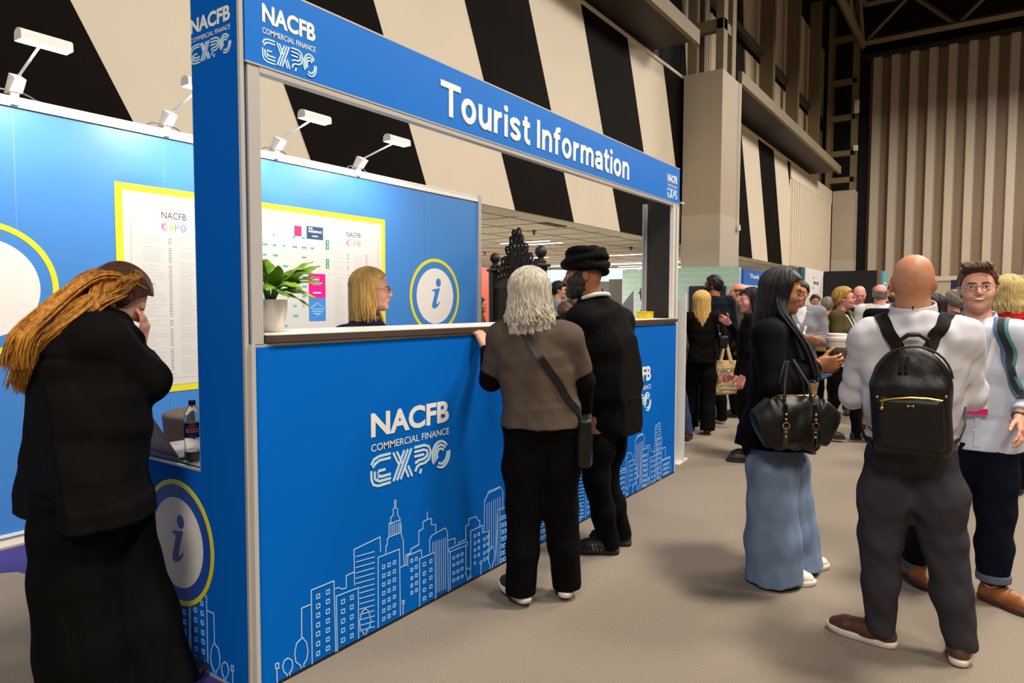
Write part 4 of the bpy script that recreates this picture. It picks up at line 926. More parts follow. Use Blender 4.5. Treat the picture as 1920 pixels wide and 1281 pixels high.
MB().box(-.4, 0, -.04, .04, 0, 2.5).build('teal_end', mat('teal_dark', (10, 84, 92), .5), t)
fr = ((0, -.062, 0), (1, 0, 0), (0, 0, 1))
text_mesh('inorcap', (1.05, 1.75, 2.05, 2.2), fr, M['ink'], 'lettering', t, .02)
MB().ribbon([(1.15, 2.28), (.98, 2.28), (.98, 2.22)], .02, fr).ribbon([(1.15, 1.98), (.98, 1.98), (.98, 2.03)], .02, fr).build('logo_corner', M['ink'], t)
MB().box(.35, 2.35, -.08, -.06, .5, 1.70).build('notice_board', M['stand_white'], t)
MB().ribbon([(.35, 1.70), (2.35, 1.70), (2.35, .5), (.35, .5)], .02, ((0, -.081, 0), (1, 0, 0), (0, 0, 1)), True).build('board_edge', M['ink_grey'], t)
text_mesh('PARTNERS AND', (.6, 2.1, 1.3, 1.4), ((0, -.082, 0), (1, 0, 0), (0, 0, 1)), M['ink'], 'notice_text', t, .01)
text_mesh('THE CLIENTS', (.7, 1.9, 1.12, 1.22), ((0, -.082, 0), (1, 0, 0), (0, 0, 1)), M['ink_grey'], 'notice_text', t, .01)
t = thing('black_screen_wall', 'large black stand wall behind the crowd', 'wall panel', (21.75, 2.55, 0)); MB().box(0, .12, 0, 1.38, 0, 2.5).build('panel', mat('wall_black', (12, 10, 9), .7), t)
t = thing('teal_stand', 'teal stand panel with white square emblem', 'stand', (22.1, 2.5, 0))
MB().box(0, 1.2, -.06, 0, 0, 2.5).build('teal_panel', mat('teal_mid', (96, 160, 172), .6, var=.15, vscale=1.5), t)
MB().ribbon([(.3, 1.75), (.85, 1.75), (.85, 2.15), (.3, 2.15)], .05, ((0, -.065, 0), (1, 0, 0), (0, 0, 1)), True).ribbon([(.5, 1.82), (.5, 2.05)], .05, ((0, -.065, 0), (1, 0, 0), (0, 0, 1))).build('emblem', M['print_white'], t)
t = thing('stand_partition', 'long cream stand partition with white top rail', 'partition', (30.5, -14, 0))
MB().box(0, .1, 0, 15.6, 0, 2.45).build('panel', mat('part_cream', (190, 172, 150), .7), t)
MB().box(-.06, .12, 0, 15.6, 2.45, 2.62).build('top_rail', mat('rail_cream', (216, 200, 180), .6), t)
for i in range(6): MB().box(-.08, 0, 1.2+i*2.5, 1.3+i*2.5, 0, 2.7).build('post', M['rail_cream'], t)
t = thing('banner_stand', 'navy banner with white emblems right of the bald head', 'banner', (24.8, .55, 0), R(-40))
MB().box(-.02, .02, -.45, .45, .1, 2.3).build('banner_sheet', mat('banner_navy', (34, 44, 104), .6), t)
MB().box(-.03, .03, -.45, .45, 0, .1).build('base', M['alu'], t)
fr = ((-.024, 0, 0), (0, -1, 0), (0, 0, 1))
MB().ribbon([(-.12, 2.0), (.08, 2.0), (.08, 2.18), (-.12, 2.18)], .03, fr, True).ribbon([(-.1, 1.5), (.06, 1.5), (.06, 1.62), (-.1, 1.62)], .03, fr, True).build('emblem', M['print_pale'], t)
text_mesh('SHOW GUIDE\nMEMBERS', (-.25, .22, 1.84, 1.95), fr, M['print_pale'], 'banner_text', t, .01)
text_mesh('JOIN US AT\nOUR STAND', (-.22, .18, 1.7, 1.79), fr, M['print_pale'], 'banner_text', t)
# ------------------------------------------------------------------ people: builder
def V3(*a): return np.array(a, np.float32)
def rz_(a):
    c, s_ = math.cos(a), math.sin(a); return np.array([[c, -s_, 0], [s_, c, 0], [0, 0, 1]], np.float32)
def rx_(a):
    c, s_ = math.cos(a), math.sin(a); return np.array([[1, 0, 0], [0, c, -s_], [0, s_, c]], np.float32)
def ry_(a):
    c, s_ = math.cos(a), math.sin(a); return np.array([[c, 0, s_], [0, 1, 0], [-s_, 0, c]], np.float32)
def unit(v): v = np.asarray(v, np.float32); return v/(np.linalg.norm(v)+1e-9)

SKIN = {}
def skin(name, rgb, rgb2=None): SKIN[name] = mat('skin_'+name, rgb, .52, rgb2=rgb2 or tuple(int(v*.9) for v in rgb), vscale=14, spec=.35); return SKIN[name]
skin('fair', (226, 172, 146), (214, 150, 124)); skin('tan', (196, 140, 104), (180, 120, 88)); skin('brown', (168, 112, 76), (146, 92, 60)); skin('dark', (140, 88, 60), (118, 72, 48)); skin('pink', (228, 160, 146), (216, 140, 126))
mat('eye_white', (232, 226, 218), .25); mat('iris_dark', (44, 28, 20), .2); mat('teeth', (236, 230, 216), .3)
mat('lip_pink', (186, 96, 88), .4); mat('lip_rose', (190, 84, 92), .35); mat('lip_brown', (132, 76, 62), .45); mat('mouth_dark', (60, 22, 20), .6)
def hairmat(name, a, b, sc=34, rough=.42): return mat('hair_'+name, a, rough, rgb2=b, vscale=sc, stretch=(3.2, 3.2, .35), bump=1.0, bscale=160, spec=.4, thr=(.36, .62))
hairmat('silver', (222, 214, 196), (160, 148, 128)); hairmat('black', (14, 10, 9), (6, 5, 5), rough=.42); hairmat('blonde', (238, 200, 124), (196, 150, 82)); hairmat('honey', (206, 142, 46), (150, 92, 32), sc=22); hairmat('brown', (104, 68, 40), (58, 36, 22)); hairmat('darkbrown', (46, 30, 22), (24, 16, 12)); hairmat('short_blonde', (200, 156, 62), (130, 92, 36)); hairmat('grey', (146, 136, 120), (88, 80, 70)); hairmat('pale_blonde', (226, 202, 140), (176, 146, 84)); hairmat('chestnut', (100, 58, 30), (52, 30, 18))

def rig(pos, face, H=1.75, lean=0, sw=.19, legsep=.1):
    """standing joints in world coordinates; face is the compass angle (degrees) the person looks along"""
    s = H/1.75; Q = rz_(R(face-90)); o = V3(pos[0], pos[1], 0)
    L = dict(pelvis=V3(0, 0, .95), waist=V3(0, 0, 1.09), chest=V3(0, .0, 1.28), neck=V3(0, -.015, 1.47), head=V3(0, .015, 1.625),
             shL=V3(-sw, -.01, 1.425), shR=V3(sw, -.01, 1.425), elL=V3(-sw-.055, -.03, 1.13), elR=V3(sw+.055, -.03, 1.13), wrL=V3(-sw-.05, .05, .88), wrR=V3(sw+.05, .05, .88),
             hipL=V3(-.095, 0, .92), hipR=V3(.095, 0, .92), knL=V3(-legsep, .015, .50), knR=V3(legsep, .015, .50), anL=V3(-legsep, -.02, .09), anR=V3(legsep, -.02, .09))
    c = V3(0, 0, .95); A = rx_(-R(lean))
    for k in ('chest', 'neck', 'head', 'shL', 'shR', 'elL', 'elR', 'wrL', 'wrR'): L[k] = c+A@(L[k]-c)
    L['waist'] = c+rx_(-R(lean)/2)@(L['waist']-c)
    return {k: o+Q@(v*s) for k, v in L.items()}

class Human:
    def __init__(s, label, J, head, build=None, H=1.75, h=.0055, skinm='fair', group=None, toes=None):
        s.J = {k: V3(*v) for k, v in J.items()}
        b = (s.J['anL']+s.J['anR'])/2; b[2] = 0; s.base = b
        for k in s.J: s.J[k] = s.J[k]-b
        s.k = H/1.75; s.h = h; s.skin = SKIN[skinm]
        s.t = thing('person', label, 'person', tuple(float(v) for v in b), 0, group)
        yaw, pitch, roll = head; s.HR = rz_(R(yaw-90))@rx_(R(pitch))@ry_(R(roll)); s.hs = s.k**.5
        s.B = dict(hipw=.165, hipd=.115, ww=.14, wd=.105, cw=.165, cd=.115, uw=.15, ud=.085, sr=.058, ua=.043, fa=.034, wr=.026, th=.078, kn=.052, an=.036, neck=.055)
        if build: s.B.update(build)
        J = s.J; s.lat = unit(unit(J['shR']-J['shL'])+unit(J['hipR']-J['hipL']))
        fw = np.cross(V3(0, 0, 1), s.lat); s.fwd = unit(fw)
        if toes is None: a = math.degrees(math.atan2(s.fwd[1], s.fwd[0])); toes = (a+8, a-8)
        s.toes = toes
    def hp(s, q): return s.J['head']+s.HR@(V3(*q)*s.hs)
    def bounds(s, keys, m=.16):
        P = np.array([s.J[k] for k in keys]); return P.min(0)-m, P.max(0)+m
    # ---- anatomy
    def head_prims(s, F, infl=0, ears=True, face=True, nose=1.0, smile=0, jaw=1.0, only=None):
        c = s.hs; Rm = s.HR; i = infl
        def e(q, r, k=.02, op='u', rot=None): F.ell(s.hp(q), np.array(r)*c+i*(1 if op == 'u' else 0), Rm if rot is None else Rm@rot, k*c, op)
        def n(a, b, ra, rb, k=.012, op='u'): F.cone(s.hp(a), s.hp(b), ra*c+i, rb*c+i, k*c, op)
        e((0, -.014, .036), (.0755, .095, .084)); e((0, -.04, .0), (.068, .065, .07))
        if not face: return
        e((0, .028, -.02), (.064*jaw, .064, .082), .03)
        e((0, .045, -.078), (.046*jaw, .040, .034), .03)          # jaw and chin
        e((0, .072, -.097), (.020*jaw, .020, .017), .02)
        n((-.030, .078, .024), (.030, .078, .024), .013, .013, .018)   # brow
        for sx in (-1, 1):
            e((sx*.042, .058, -.028), (.022, .026, .022), .022)      # cheek
            e((sx*.031, .098, .004), (.017, .017, .013), .012, 's')    # eye socket
            n((sx*.031, .0785, .003), (sx*.031, .0785, .003), .0125, .0125, .006)  # lid
            if smile: e((sx*.036, .072, -.040), (.017, .018, .016), .014)
        n((0, .088, .014), (0, .106*nose+.001, -.026), .0075, .0105, .012)   # nose
        for sx in (-1, 1): e((sx*.011, .095, -.029), (.0085, .011, .008), .006)
        w_ = .021+.007*smile
        n((-w_, .083, -.056+.004*smile), (0, .0935, -.0545), .005, .0065, .010); n((w_, .083, -.056+.004*smile), (0, .0935, -.0545), .005, .0065, .010)
        n((-w_*.8, .083, -.064), (w_*.8, .083, -.064), .0065, .0065, .010); e((0, .088, -.065), (.016, .008, .006), .008)
        if smile: e((0, .1, -.0590), (.029, .019, .0088), .003, 's')
        else: n((-.022, .096, -.0595), (.022, .096, -.0595), .0012, .0012, .003, 's')
        if ears:
            for sx in (-1, 1):
                e((sx*.077, -.008, -.004), (.009, .020, .032), .010, rot=rz_(sx*.35)); e((sx*.0885, -.002, .002), (.008, .010, .017), .006, 's')
    def hand(s, F, wr, d, n, side, curl=25, thumb=.35, sp=1.0, sc=None):
        """d: pointing direction, n: the way the palm faces, side: +1 right hand / -1 left hand"""
        c = (sc or s.k)*.98; d = unit(d); n = unit(np.array(n)-d*np.dot(n, d)); t = np.cross(n, d)*side*-1     # towards the thumb
        if not isinstance(curl, (list, tuple)): curl = [curl]*4
        pc = wr+d*.052*c; Rm = np.stack([t, d, n], 1)
        F.box(pc, np.array([.040, .047, .0135])*c, Rm, .013*c, .012*c)
        F.cone(wr-d*.02*c, wr+d*.03*c, .024*c, .028*c, .012*c, flat=(n, .72))
        F.ell(wr+d*.035*c+t*.022*c+n*.008*c, np.array([.018, .030, .016])*c, Rm, .01*c)
        fl = []
        for i, (o, L) in enumerate(((.030, .072), (.0105, .080), (-.010, .074), (-.029, .058))):
            p = wr+d*(.092-.006*abs(i-1))*c+t*o*c*sp; dd = unit(d+t*(o*1.6*(sp-.6))); cu = R(curl[i])
            for j, f in enumerate((.45, .30, .25)):
                a = cu*(.75 if j == 0 else 1.1); dd = unit(dd*math.cos(a)+n*math.sin(a)) if True else dd
                q = p+dd*L*f*c; r0 = (.0088, .0080, .0074)[j]*c; F.cone(p, q, r0, r0*.92, .004*c); 
                nn = unit(n-dd*np.dot(n, dd)); p = q
                n_keep = nn
            fl.append(p)
        p = wr+d*.032*c+t*.030*c+n*.004*c; dd = unit(d*.62+t*.62+n*thumb)
        for j, (L, r0) in enumerate(((.040, .0115), (.032, .0098), (.026, .0088))):
            q = p+dd*L*c; F.cone(p, q, r0*c, r0*.9*c, .007*c); p = q; dd = unit(dd+d*.35-t*.10+n*thumb*.4)
        return fl
    def torso(s, F, i=0.0, k=.03, hips=True, up=True):
        J, B = s.J, s.B; c = s.k
        pts = []; A = []; D = []
        if hips: pts += [J['pelvis']-V3(0, 0, .06)*c, J['pelvis']+V3(0, 0, .02)]; A += [B['hipw']*c+i, B['hipw']*.98*c+i]; D += [B['hipd']*c+i, B['hipd']*.97*c+i]
        pts += [J['waist'], J['chest']]; A += [B['ww']*c+i, B['cw']*c+i]; D += [B['wd']*c+i, B['cd']*c+i]
        if up: pts += [J['chest']*.25+J['neck']*.75-V3(0, 0, .02)]; A += [B['uw']*c+i]; D += [B['ud']*c+i]
        F.loft(pts, A, D, s.lat, 2.3, k)
        if up:
            nb = J['neck']-unit(J['neck']-J['chest'])*.035*c
            for sd in 'LR':
                F.cone(nb, J['sh'+sd], (B['sr']*1.0)*c+i, B['sr']*c+i, .035)
            F.ell(J['neck']-unit(J['neck']-J['chest'])*.02, V3(.075, .06, .045)*c+i, None, .03)
    def body(s, hands=None, arms='LR', smile=0, nose=1.0, jaw=1.0, legs=True, neckx=0):
        """hands: {'L': (dir, palm normal, curl, thumb, spread)}"""
        J, B = s.J, s.B; c = s.k
        keys = list(J); lo, hi = s.bounds(keys, .15); lo[2] = -.01
        if not legs: lo[2] = J['pelvis'][2]-.1
        hi[2] = max(hi[2], s.J['head'][2]+.16)
        F = Field(lo, hi, s.h); s.torso(F, -.014)
        F.cone(J['neck']-unit(J['neck']-J['chest'])*.03, s.hp((0, -.022, -.05)), (B['neck']+.006)*c, B['neck']*c*.96, .025)
        s.head_prims(F, smile=smile, nose=nose, jaw=jaw)
        for sd in arms:
            F.chain([J['sh'+sd], J['el'+sd], J['wr'+sd]], [B['sr']*.85*c-.004, B['ua']*c-.004, B['wr']*c], .02)
            F.cone(J['el'+sd], J['wr'+sd]*.35+J['el'+sd]*.65, B['ua']*c-.006, B['fa']*c+.002, .02)
            d0 = J['wr'+sd]-J['el'+sd]; side = 1 if sd == 'R' else -1
            hd = (hands or {}).get(sd)
            if hd is None: s.hand(F, J['wr'+sd], unit(d0)*.7+V3(0, 0, -.3), -side*s.lat, side, 28)
            else: s.hand(F, J['wr'+sd], hd[0], hd[1], side, *hd[2:])
        if legs:
            for sd in 'LR':
                F.chain([J['hip'+sd], J['kn'+sd], J['an'+sd]], [B['th']*c*.9, B['kn']*c*.85, B['an']*c], .03)
                a = R(s.toes[0 if sd == 'L' else 1]); F.cone(J['an'+sd]-V3(0, 0, .04), J['an'+sd]+V3(math.cos(a)*.12, math.sin(a)*.12, -.052), .030*c, .026*c, .02)
        s.bodyobj = F.build('body', s.skin, s.t); return s.bodyobj
    # ---- face details
    def face(s, lips='lip_pink', brow='hair_brown', glasses=None, smile=0, eyes=True, lidded=False, browt=.0028):
        c = s.hs; m = s.HR; o = s.J['head']
        def P(q): return tuple(float(v) for v in s.hp(q))
        tree = s.bvh(s.bodyobj); fd = Vector([float(v) for v in -m[:, 1]])
        def Sn(q, lift=0.0):
            o_ = Vector(P((q[0], .17, q[2]))); loc, nor, ix, dd = tree.ray_cast(o_, fd, .2)
            return tuple(loc-fd*lift) if loc is not None else P(q)
        if eyes:
            for sx in (-1, 1):
                e = MB().sphere(P((sx*.031, .0795, .003)), .0128*c, 16, 10).build('eye', s.skin if lidded else M['eye_white'], s.t, True)
                if not lidded: 
                    f = m@V3(0, 1, 0); cc = V3(*P((sx*.031, .0795, .003)))
                    MB().sphere(tuple(cc+f*.0078*c), .0068*c, 14, 8).build('iris', M['iris_dark'], e, True)
                    MB().tube([P((sx*.031+u, .0900-.30*abs(u), .0115-v)) for u, v in ((-.018, .010), (-.010, .002), (0, 0), (.010, .002), (.018, .010))], [.002*c, .0042*c, .0046*c, .0042*c, .002*c], 6).tube([P((sx*.031+u, .0890-.30*abs(u), -.0075+v)) for u, v in ((-.018, .006), (-.010, .001), (0, 0), (.010, .001), (.018, .006))], [.002*c, .0034*c, .0038*c, .0034*c, .002*c], 6).build('eyelids', s.skin, s.t, True)
                else:
                    MB().tube([P((sx*.031+u, .0895-.4*abs(u), -.004-v)) for u, v in ((-.014, -.003), (0, .002), (.014, -.003))], .0013*c, 6).build('lash_line', M['hair_black'], s.t, True)
        for sx in (-1, 1):
            MB().tube([Sn((sx*(.011+u), 0, .0195+v), .0006) for u, v in ((0, 0), (.006, .0015), (.012, .003), (.018, .004), (.024, .004), (.030, .002), (.036, -.001))], [browt*.7*c, browt*1.1*c, browt*1.2*c, browt*1.15*c, browt*c, browt*.8*c, browt*.4*c], 6).build('eyebrow', M[brow], s.t, True)
        if smile:
            MB().tube([P((x, .0865-9*x*x, -.0585+3.0*x*x)) for x in (-.034, -.02, 0, .02, .034)], [.003*c, .009*c, .010*c, .009*c, .003*c], 8).build('mouth', M['mouth_dark'], s.t, True)
            MB().tube([P((x, .0925-9*x*x, -.0560+3.5*x*x)) for x in (-.026, -.017, -.008, 0, .008, .017, .026)], [.002*c, .0050*c, .0062*c, .0064*c, .0062*c, .0050*c, .002*c], 8).build('teeth', M['teeth'], s.t, True)
            up = [(x, 0, -.0512+3.0*x*x-(.0008 if abs(x) < .004 else 0)) for x in (-.038, -.031, -.024, -.016, -.008, 0, .008, .016, .024, .031, .038)]; lo_ = [(x, 0, -.0688+14.5*x*x) for x in (-.036, -.030, -.022, -.014, -.006, .006, .014, .022, .030, .036)]
            MB().tube([Sn(q, -.0005) for q in up], [.0008*c, .0015*c, .0020*c, .0024*c, .0028*c, .0026*c, .0028*c, .0024*c, .0020*c, .0015*c, .0008*c], 8).build('upper_lip', M[lips], s.t, True)
            MB().tube([Sn(q, -.0005) for q in lo_], [.0008*c, .0018*c, .0028*c, .0036*c, .0040*c, .0040*c, .0036*c, .0028*c, .0018*c, .0008*c], 8).build('lower_lip', M[lips], s.t, True)
        else:
            for nm_, zz, k2, rr in (('upper_lip', -.0558, -2.5, .0026), ('lower_lip', -.0640, 7.0, .0033)):
                MB().tube([Sn((x, 0, zz+k2*x*x), -.0006) for x in (-.023, -.017, -.010, 0, .010, .017, .023)], [.0006*c, rr*.6*c, rr*c, rr*c, rr*c, rr*.6*c, .0006*c], 8).build(nm_, M[lips], s.t, True)
        if glasses:
            mt, rim = glasses; mb = MB(); 
            for sx in (-1, 1):
                pts = [P((sx*(.0325+.023*math.cos(R(a))), .1015-.10*abs(.0325+.023*math.cos(R(a)))*.5, .001+.0165*math.sin(R(a)))) for a in range(0, 361, 24)]
                mb.tube(pts, rim, 6)
                mb.tube([P((sx*.056, .098, .006)), P((sx*.074, .06, .006)), P((sx*.0845, -.002, .006)), P((sx*.084, -.012, -.006))], rim, 6)
            mb.tube([P((-.0105, .1005, .004)), P((0, .1045, .007)), P((.0105, .1005, .004))], rim, 6)
            mb.build('glasses', mt, s.t, True)
    # ---- hair
    def hairfield(s, name, m, thick=.016, line='short', amp=.003, fr=90, seed=1, extra=None, fall=None):
        c = s.hs; ctr = s.J['head']; F = Field(ctr-V3(.19, .19, .19+(fall[0] if fall else 0))*c, ctr+.20*c, max(.0042, s.h*.75))
        s.head_prims(F, infl=thick, ears=False, face=False)
        if extra: extra(F)
        x, y, z = np.meshgrid(*F.ax, indexing='ij'); q = (np.stack([x, y, z], -1)-ctr)@s.HR/c
        lines = {'short': ([-.12, -.06, -.03, -.005, .02, .035, .055, .075, .1], [-.085, -.080, -.035, .012, -.005, .02, .062, .078, .082]),
                 'long': ([-.12, -.03, .0, .02, .045, .07, .1], [-.12, -.12, -.10, -.05, .045, .078, .082]),
                 'bald': ([-.12, -.06, -.03, -.005, .02, .04, .1], [-.085, -.08, -.035, .012, .0, .05, .2]),
                 'crop': ([-.12, -.06, -.03, -.005, .02, .04, .06, .08, .1], [-.09, -.085, -.04, .008, -.018, .0, .05, .058, .06])}[line]
        hz = np.interp(q[..., 1], *lines)
        g = np.random.default_rng(seed); D = 0
        for i in range(4):
            v = g.normal(size=3)*fr*(1+.5*i)*np.array([1, .6, .5]); D = D+np.sin(q@v.astype(np.float32)+g.uniform(0, 6))
        F.D = F.D+amp*D*.5
        mk = (hz-q[..., 2])*c
        if line == 'bald': mk = np.maximum(mk, (q[..., 2]-.045)*c)
        F.D = np.maximum(F.D, mk-.002*D*.3).astype(np.float32)
        if fall:
            L, wa, da, bk = fall; a = s.hp((0, -.055, .02)); b = s.hp((0, -.065, -.05)); e_ = b-V3(0, 0, L*c)-s.HR@V3(0, bk, 0); pc = [a, b, (b+e_)/2, e_]; lt = s.HR@V3(1, 0, 0)
            F.loft(pc, [.07*c, .085*c, wa*c, wa*.94*c], [.05*c, .058*c, da*c, da*.8*c], lt, 2.2, .03); x, y, z = np.meshgrid(*F.ax, indexing='ij', sparse=True)
            th = np.arctan2((x-ctr[0]), (y-ctr[1])); lw = np.clip((ctr[2]-z)/.1, 0, 1)
            F.D = (F.D+lw*(.0035*np.sin(th*38+z*22)+.003*np.sin(th*19-z*30+1))).astype(np.float32)
        return F.build(name, m, s.t, 1)
    def locks(s, m, n=70, drop=.30, az=(62, 298), r=.013, seed=3, wave=.008, puff=.022, part=0, inward=.0, name='hair_lock_mass', down=None, vary=.25, start=.0):
        """long hair: many tapering strands combed over the scalp and hanging down, one mesh"""
        g = random.Random(seed); mb = MB(); c = s.hs; dn = V3(0, 0, -1) if down is None else unit(down)
        for i in range(n):
            a = R(az[0]+(az[1]-az[0])*(i+.5*g.random())/n); ca, sa = math.sin(a), math.cos(a)     # 0 = face side
            px_ = part*.02; pf = .0753+puff+g.uniform(-.006, .006); pts = []; rs = []
            lay = g.random()
            for j, th in enumerate((12, 32, 52, 72, 90, 104)):
                th = R(th+start); q = V3(px_+ca*(pf+.004)*math.sin(th), -.014+sa*(.096+puff)*math.sin(th), .036+(.083+puff)*math.cos(th)); pts.append(s.hp(q*1.0)); rs.append(r*(.7+.07*j))
            L = drop*(1-vary*g.random())*c; p = pts[-1]; out = unit(p-s.J['head']); out[2] = 0; out = unit(out) if np.linalg.norm(out) > .01 else out
            ns = 6; ph = g.uniform(0, 6.3); tang = np.cross(out, dn)
            for j in range(1, ns+1):
                f = j/ns; w_ = wave*math.sin(ph+f*9)*f
                pts.append(p+dn*L*f+tang*w_+out*(wave*.7*math.cos(ph+f*8)*f-inward*f*f)); rs.append(r*(1.05-.75*f**2))
            mb.tube([tuple(float(v) for v in q) for q in pts], [v*c for v in rs], 6)
        return mb.build(name, m, s.t, True)
    def strands(s, m, paths, r=.010, jitter=.010, n=14, seed=5, name='hair_strands', taper=.3):
        g = random.Random(seed); mb = MB()
        for path in paths:
            for i in range(n):
                o = V3(g.gauss(0, jitter), g.gauss(0, jitter), g.gauss(0, jitter*.5)); P = [V3(*p)+o*(.4+.9*j/len(path))+V3(g.gauss(0, .003), g.gauss(0, .003), 0) for j, p in enumerate(path)]
                Q = []
                for j in range(len(P)-1):
                    p0, p1, p2, p3 = P[max(j-1, 0)], P[j], P[j+1], P[min(j+2, len(P)-1)]
                    for u in (0, .33, .66):
                        Q.append(.5*((2*p1)+(p2-p0)*u+(2*p0-5*p1+4*p2-p3)*u*u+(3*p1-p0-3*p2+p3)*u**3))
                Q.append(P[-1]); k_ = len(Q)
                mb.tube([tuple(float(v) for v in q) for q in Q], [r*(1-(1-taper)*(j/k_)**2)*min(1, .25+j*.25) for j in range(k_)], 6)
        return mb.build(name, m, s.t, True)
    def beard(s, m, thick=.008, top=-.035, amp=.002):
        c = s.hs; ctr = s.J['head']; F = Field(ctr-.17*c, ctr+.15*c, max(.004, s.h*.7)); s.head_prims(F, infl=thick, ears=False)
        x, y, z = np.meshgrid(*F.ax, indexing='ij'); q = (np.stack([x, y, z], -1)-ctr)@s.HR/c
        hz = np.interp(np.abs(q[..., 0]), [0, .02, .032, .05, .065, .08], [-.040, -.046, -.052, -.034, -.005, .02])+ (top+.035)
        mk = np.maximum((q[..., 2]-hz), -(q[..., 1]-np.interp(q[..., 2], [-.12, -.06, .0, .03], [.0, -.01, .008, .012])))
        mouth = .0-(np.sqrt((q[..., 0]/.026)**2+((q[..., 2]+.0595)/.0085)**2)-1)*.01
        F.D = np.maximum(F.D, np.maximum(mk, np.where(q[..., 1] > .06, mouth, -1))*c).astype(np.float32); F.folds(amp, 140, 4)
        return F.build('beard', m, s.t, 1)
    # ---- clothes
    def top(s, name, m, i=.012, hem=None, skirt=None, sleeves='LR', cuff=1.0, amp=.004, fr=26, seed=2, neck=.062, vneck=None, arm_i=None, hfac=1.3, foldst=(1, 1, .45), elbow=None, neck_lift=0, smooth_it=1):
        """skirt: sections below the waist as (dz from pelvis, half width, half depth, forward shift)"""
        J, B = s.J, s.B; c = s.k; ks = ['pelvis', 'waist', 'chest', 'neck', 'shL', 'shR']+['el'+d for d in sleeves]+['wr'+d for d in sleeves]
        lo, hi = s.bounds(ks, .17); hi[2] = max(J['neck'][2], J['shL'][2], J['shR'][2])+.12
        low = min([q[0] for q in skirt]) if skirt else -.10
        lo[2] = min(lo[2], J['pelvis'][2]+low-.05); F = Field(lo, hi, s.h*hfac)
        s.torso(F, i, .035, hips=not skirt)
        if skirt:
            pts = [J['waist']*.5+J['chest']*.5, J['waist']]; A = [(B['ww']+B['cw'])*.5*c+i*.8, B['ww']*c+i]; D = [(B['wd']+B['cd'])*.5*c+i*.8, B['wd']*c+i]
            for dz, a, d, fs in skirt: pts.append(J['pelvis']+V3(0, 0, dz)+s.fwd*fs); A.append(a); D.append(d)
            F.loft(pts, A, D, s.lat, 2.3, .03, cut='b')
        hz = J['pelvis'][2]+(hem if hem is not None else low)
        F.folds(amp, fr, seed, foldst); F.plane((0, 0, hz), (0, 0, -1))
        F2 = F
        if arm_i is None: arm_i = i
        for sd in sleeves:
            S_, E_, W_ = J['sh'+sd], J['el'+sd], J['wr'+sd]
            if cuff > 1: F.chain([S_, E_, E_+(W_-E_)*(cuff-1)], [B['sr']*c+arm_i, (elbow or B['ua']*c)+arm_i, ((elbow or B['ua']*c)*(2-cuff)+B['wr']*c*(cuff-1))+arm_i*.8], .03, cut='b')
            else: F.chain([S_, S_+(E_-S_)*cuff], [B['sr']*c+arm_i, (elbow or B['ua']*c)+arm_i], .03, cut='b')
        if amp:
            F.folds(amp*.5, fr*1.7, seed+9)
        up = unit(s.hp((0, -.02, -.05))-J['neck'])
        F.cone(J['neck']-up*.01+up*neck_lift, J['neck']+up*.2, neck*c, neck*c, .008, 's')
        if vneck: 
            w_, dp = vneck; a = J['neck']+s.fwd*.06*c; b_ = J['chest']+s.fwd*(B['cd']*c+i+.03)+V3(0, 0, dp)
            F.cone(a+V3(0, 0, .05), b_, w_, .004, .006, 's')
        return F.build(name, m, s.t, smooth_it)
    def collar(s, m, rad=.066, ht=.038, thick=.006, tilt=.25, name='collar', open_=None, drop=0):
        J = s.J; c = s.k; up = unit(s.hp((0, -.02, -.05))-J['neck']); o = J['neck']+up*(.0+drop); F = Field(o-.14, o+.15, .004)
        fwd_t = unit(up+V3(*s.fwd)*0)
        F.loft([o-up*.012, o+up*ht*c], [rad*c+.010, rad*c], [rad*c+.008, rad*c-.002], s.lat, 2, .004, cut='ab'); F.loft([o-up*.03, o+up*(ht+.03)*c], [rad*c+.010-thick, rad*c-thick], [rad*c+.008-thick, rad*c-.002-thick], s.lat, 2, .003, 's', cut='')
        F.plane(o+up*ht*c*.72+s.fwd*rad*c, up*1.0+s.fwd*tilt)
        if open_: F.cone(o+s.fwd*rad*c-up*.03, o+s.fwd*rad*c+up*.08, open_*.3, open_, .003, 's')
        return F.build(name, m, s.t, 1)
    def pants(s, m, i=.012, leg=None, name='trousers', hem=.05, amp=.004, fr=24, seed=5, top_z=.12, flat=None, k=.03, hfac=1.35, st=(1, 1, .8)):
        """leg: radii at hip, knee, hem"""
        J, B = s.J, s.B; c = s.k; lo, hi = s.bounds(['pelvis', 'waist', 'hipL', 'hipR', 'knL', 'knR', 'anL', 'anR'], .2); lo[2] = 0; hi[2] = J['pelvis'][2]+top_z+.04
        F = Field(lo, hi, s.h*hfac)
        F.loft([J['pelvis']-V3(0, 0, .055)*c, J['pelvis']+V3(0, 0, .02), J['waist']], [B['hipw']*c+i*.9, B['hipw']*c+i*.8, B['ww']*c+i*.8], [B['hipd']*c+i*.9, B['hipd']*c+i, B['wd']*c+i], s.lat, 2.3, .03)
        r = leg or (B['th']*c+i, B['kn']*c+i, B['an']*c+i*1.4)
        r0c = max(.07, B['hipw']*c+i+.008-float(np.linalg.norm(J['hipL']-J['hipR']))/2)
        for sd in 'LR':
            H_, K_, A_ = J['hip'+sd], J['kn'+sd], J['an'+sd]; end = A_+(A_-K_)*((A_[2]-hem)/max(.05, (K_-A_)[2]))
            a = K_+(H_-K_)*.5
            F.chain([H_-V3(0, 0, .02), a, K_, (K_+end)/2, end], [min(r[0], r0c), (r[0]*.62+r[1]*.42), r[1], r[1]*.5+r[2]*.5+.002, r[2]], k, cut='b')
        F.folds(amp, fr, seed, st); F.plane((0, 0, J['pelvis'][2]+top_z), (0, 0, 1)); F.plane((0, 0, .012), (0, 0, -1))
        return F.build(name, m, s.t, 1)
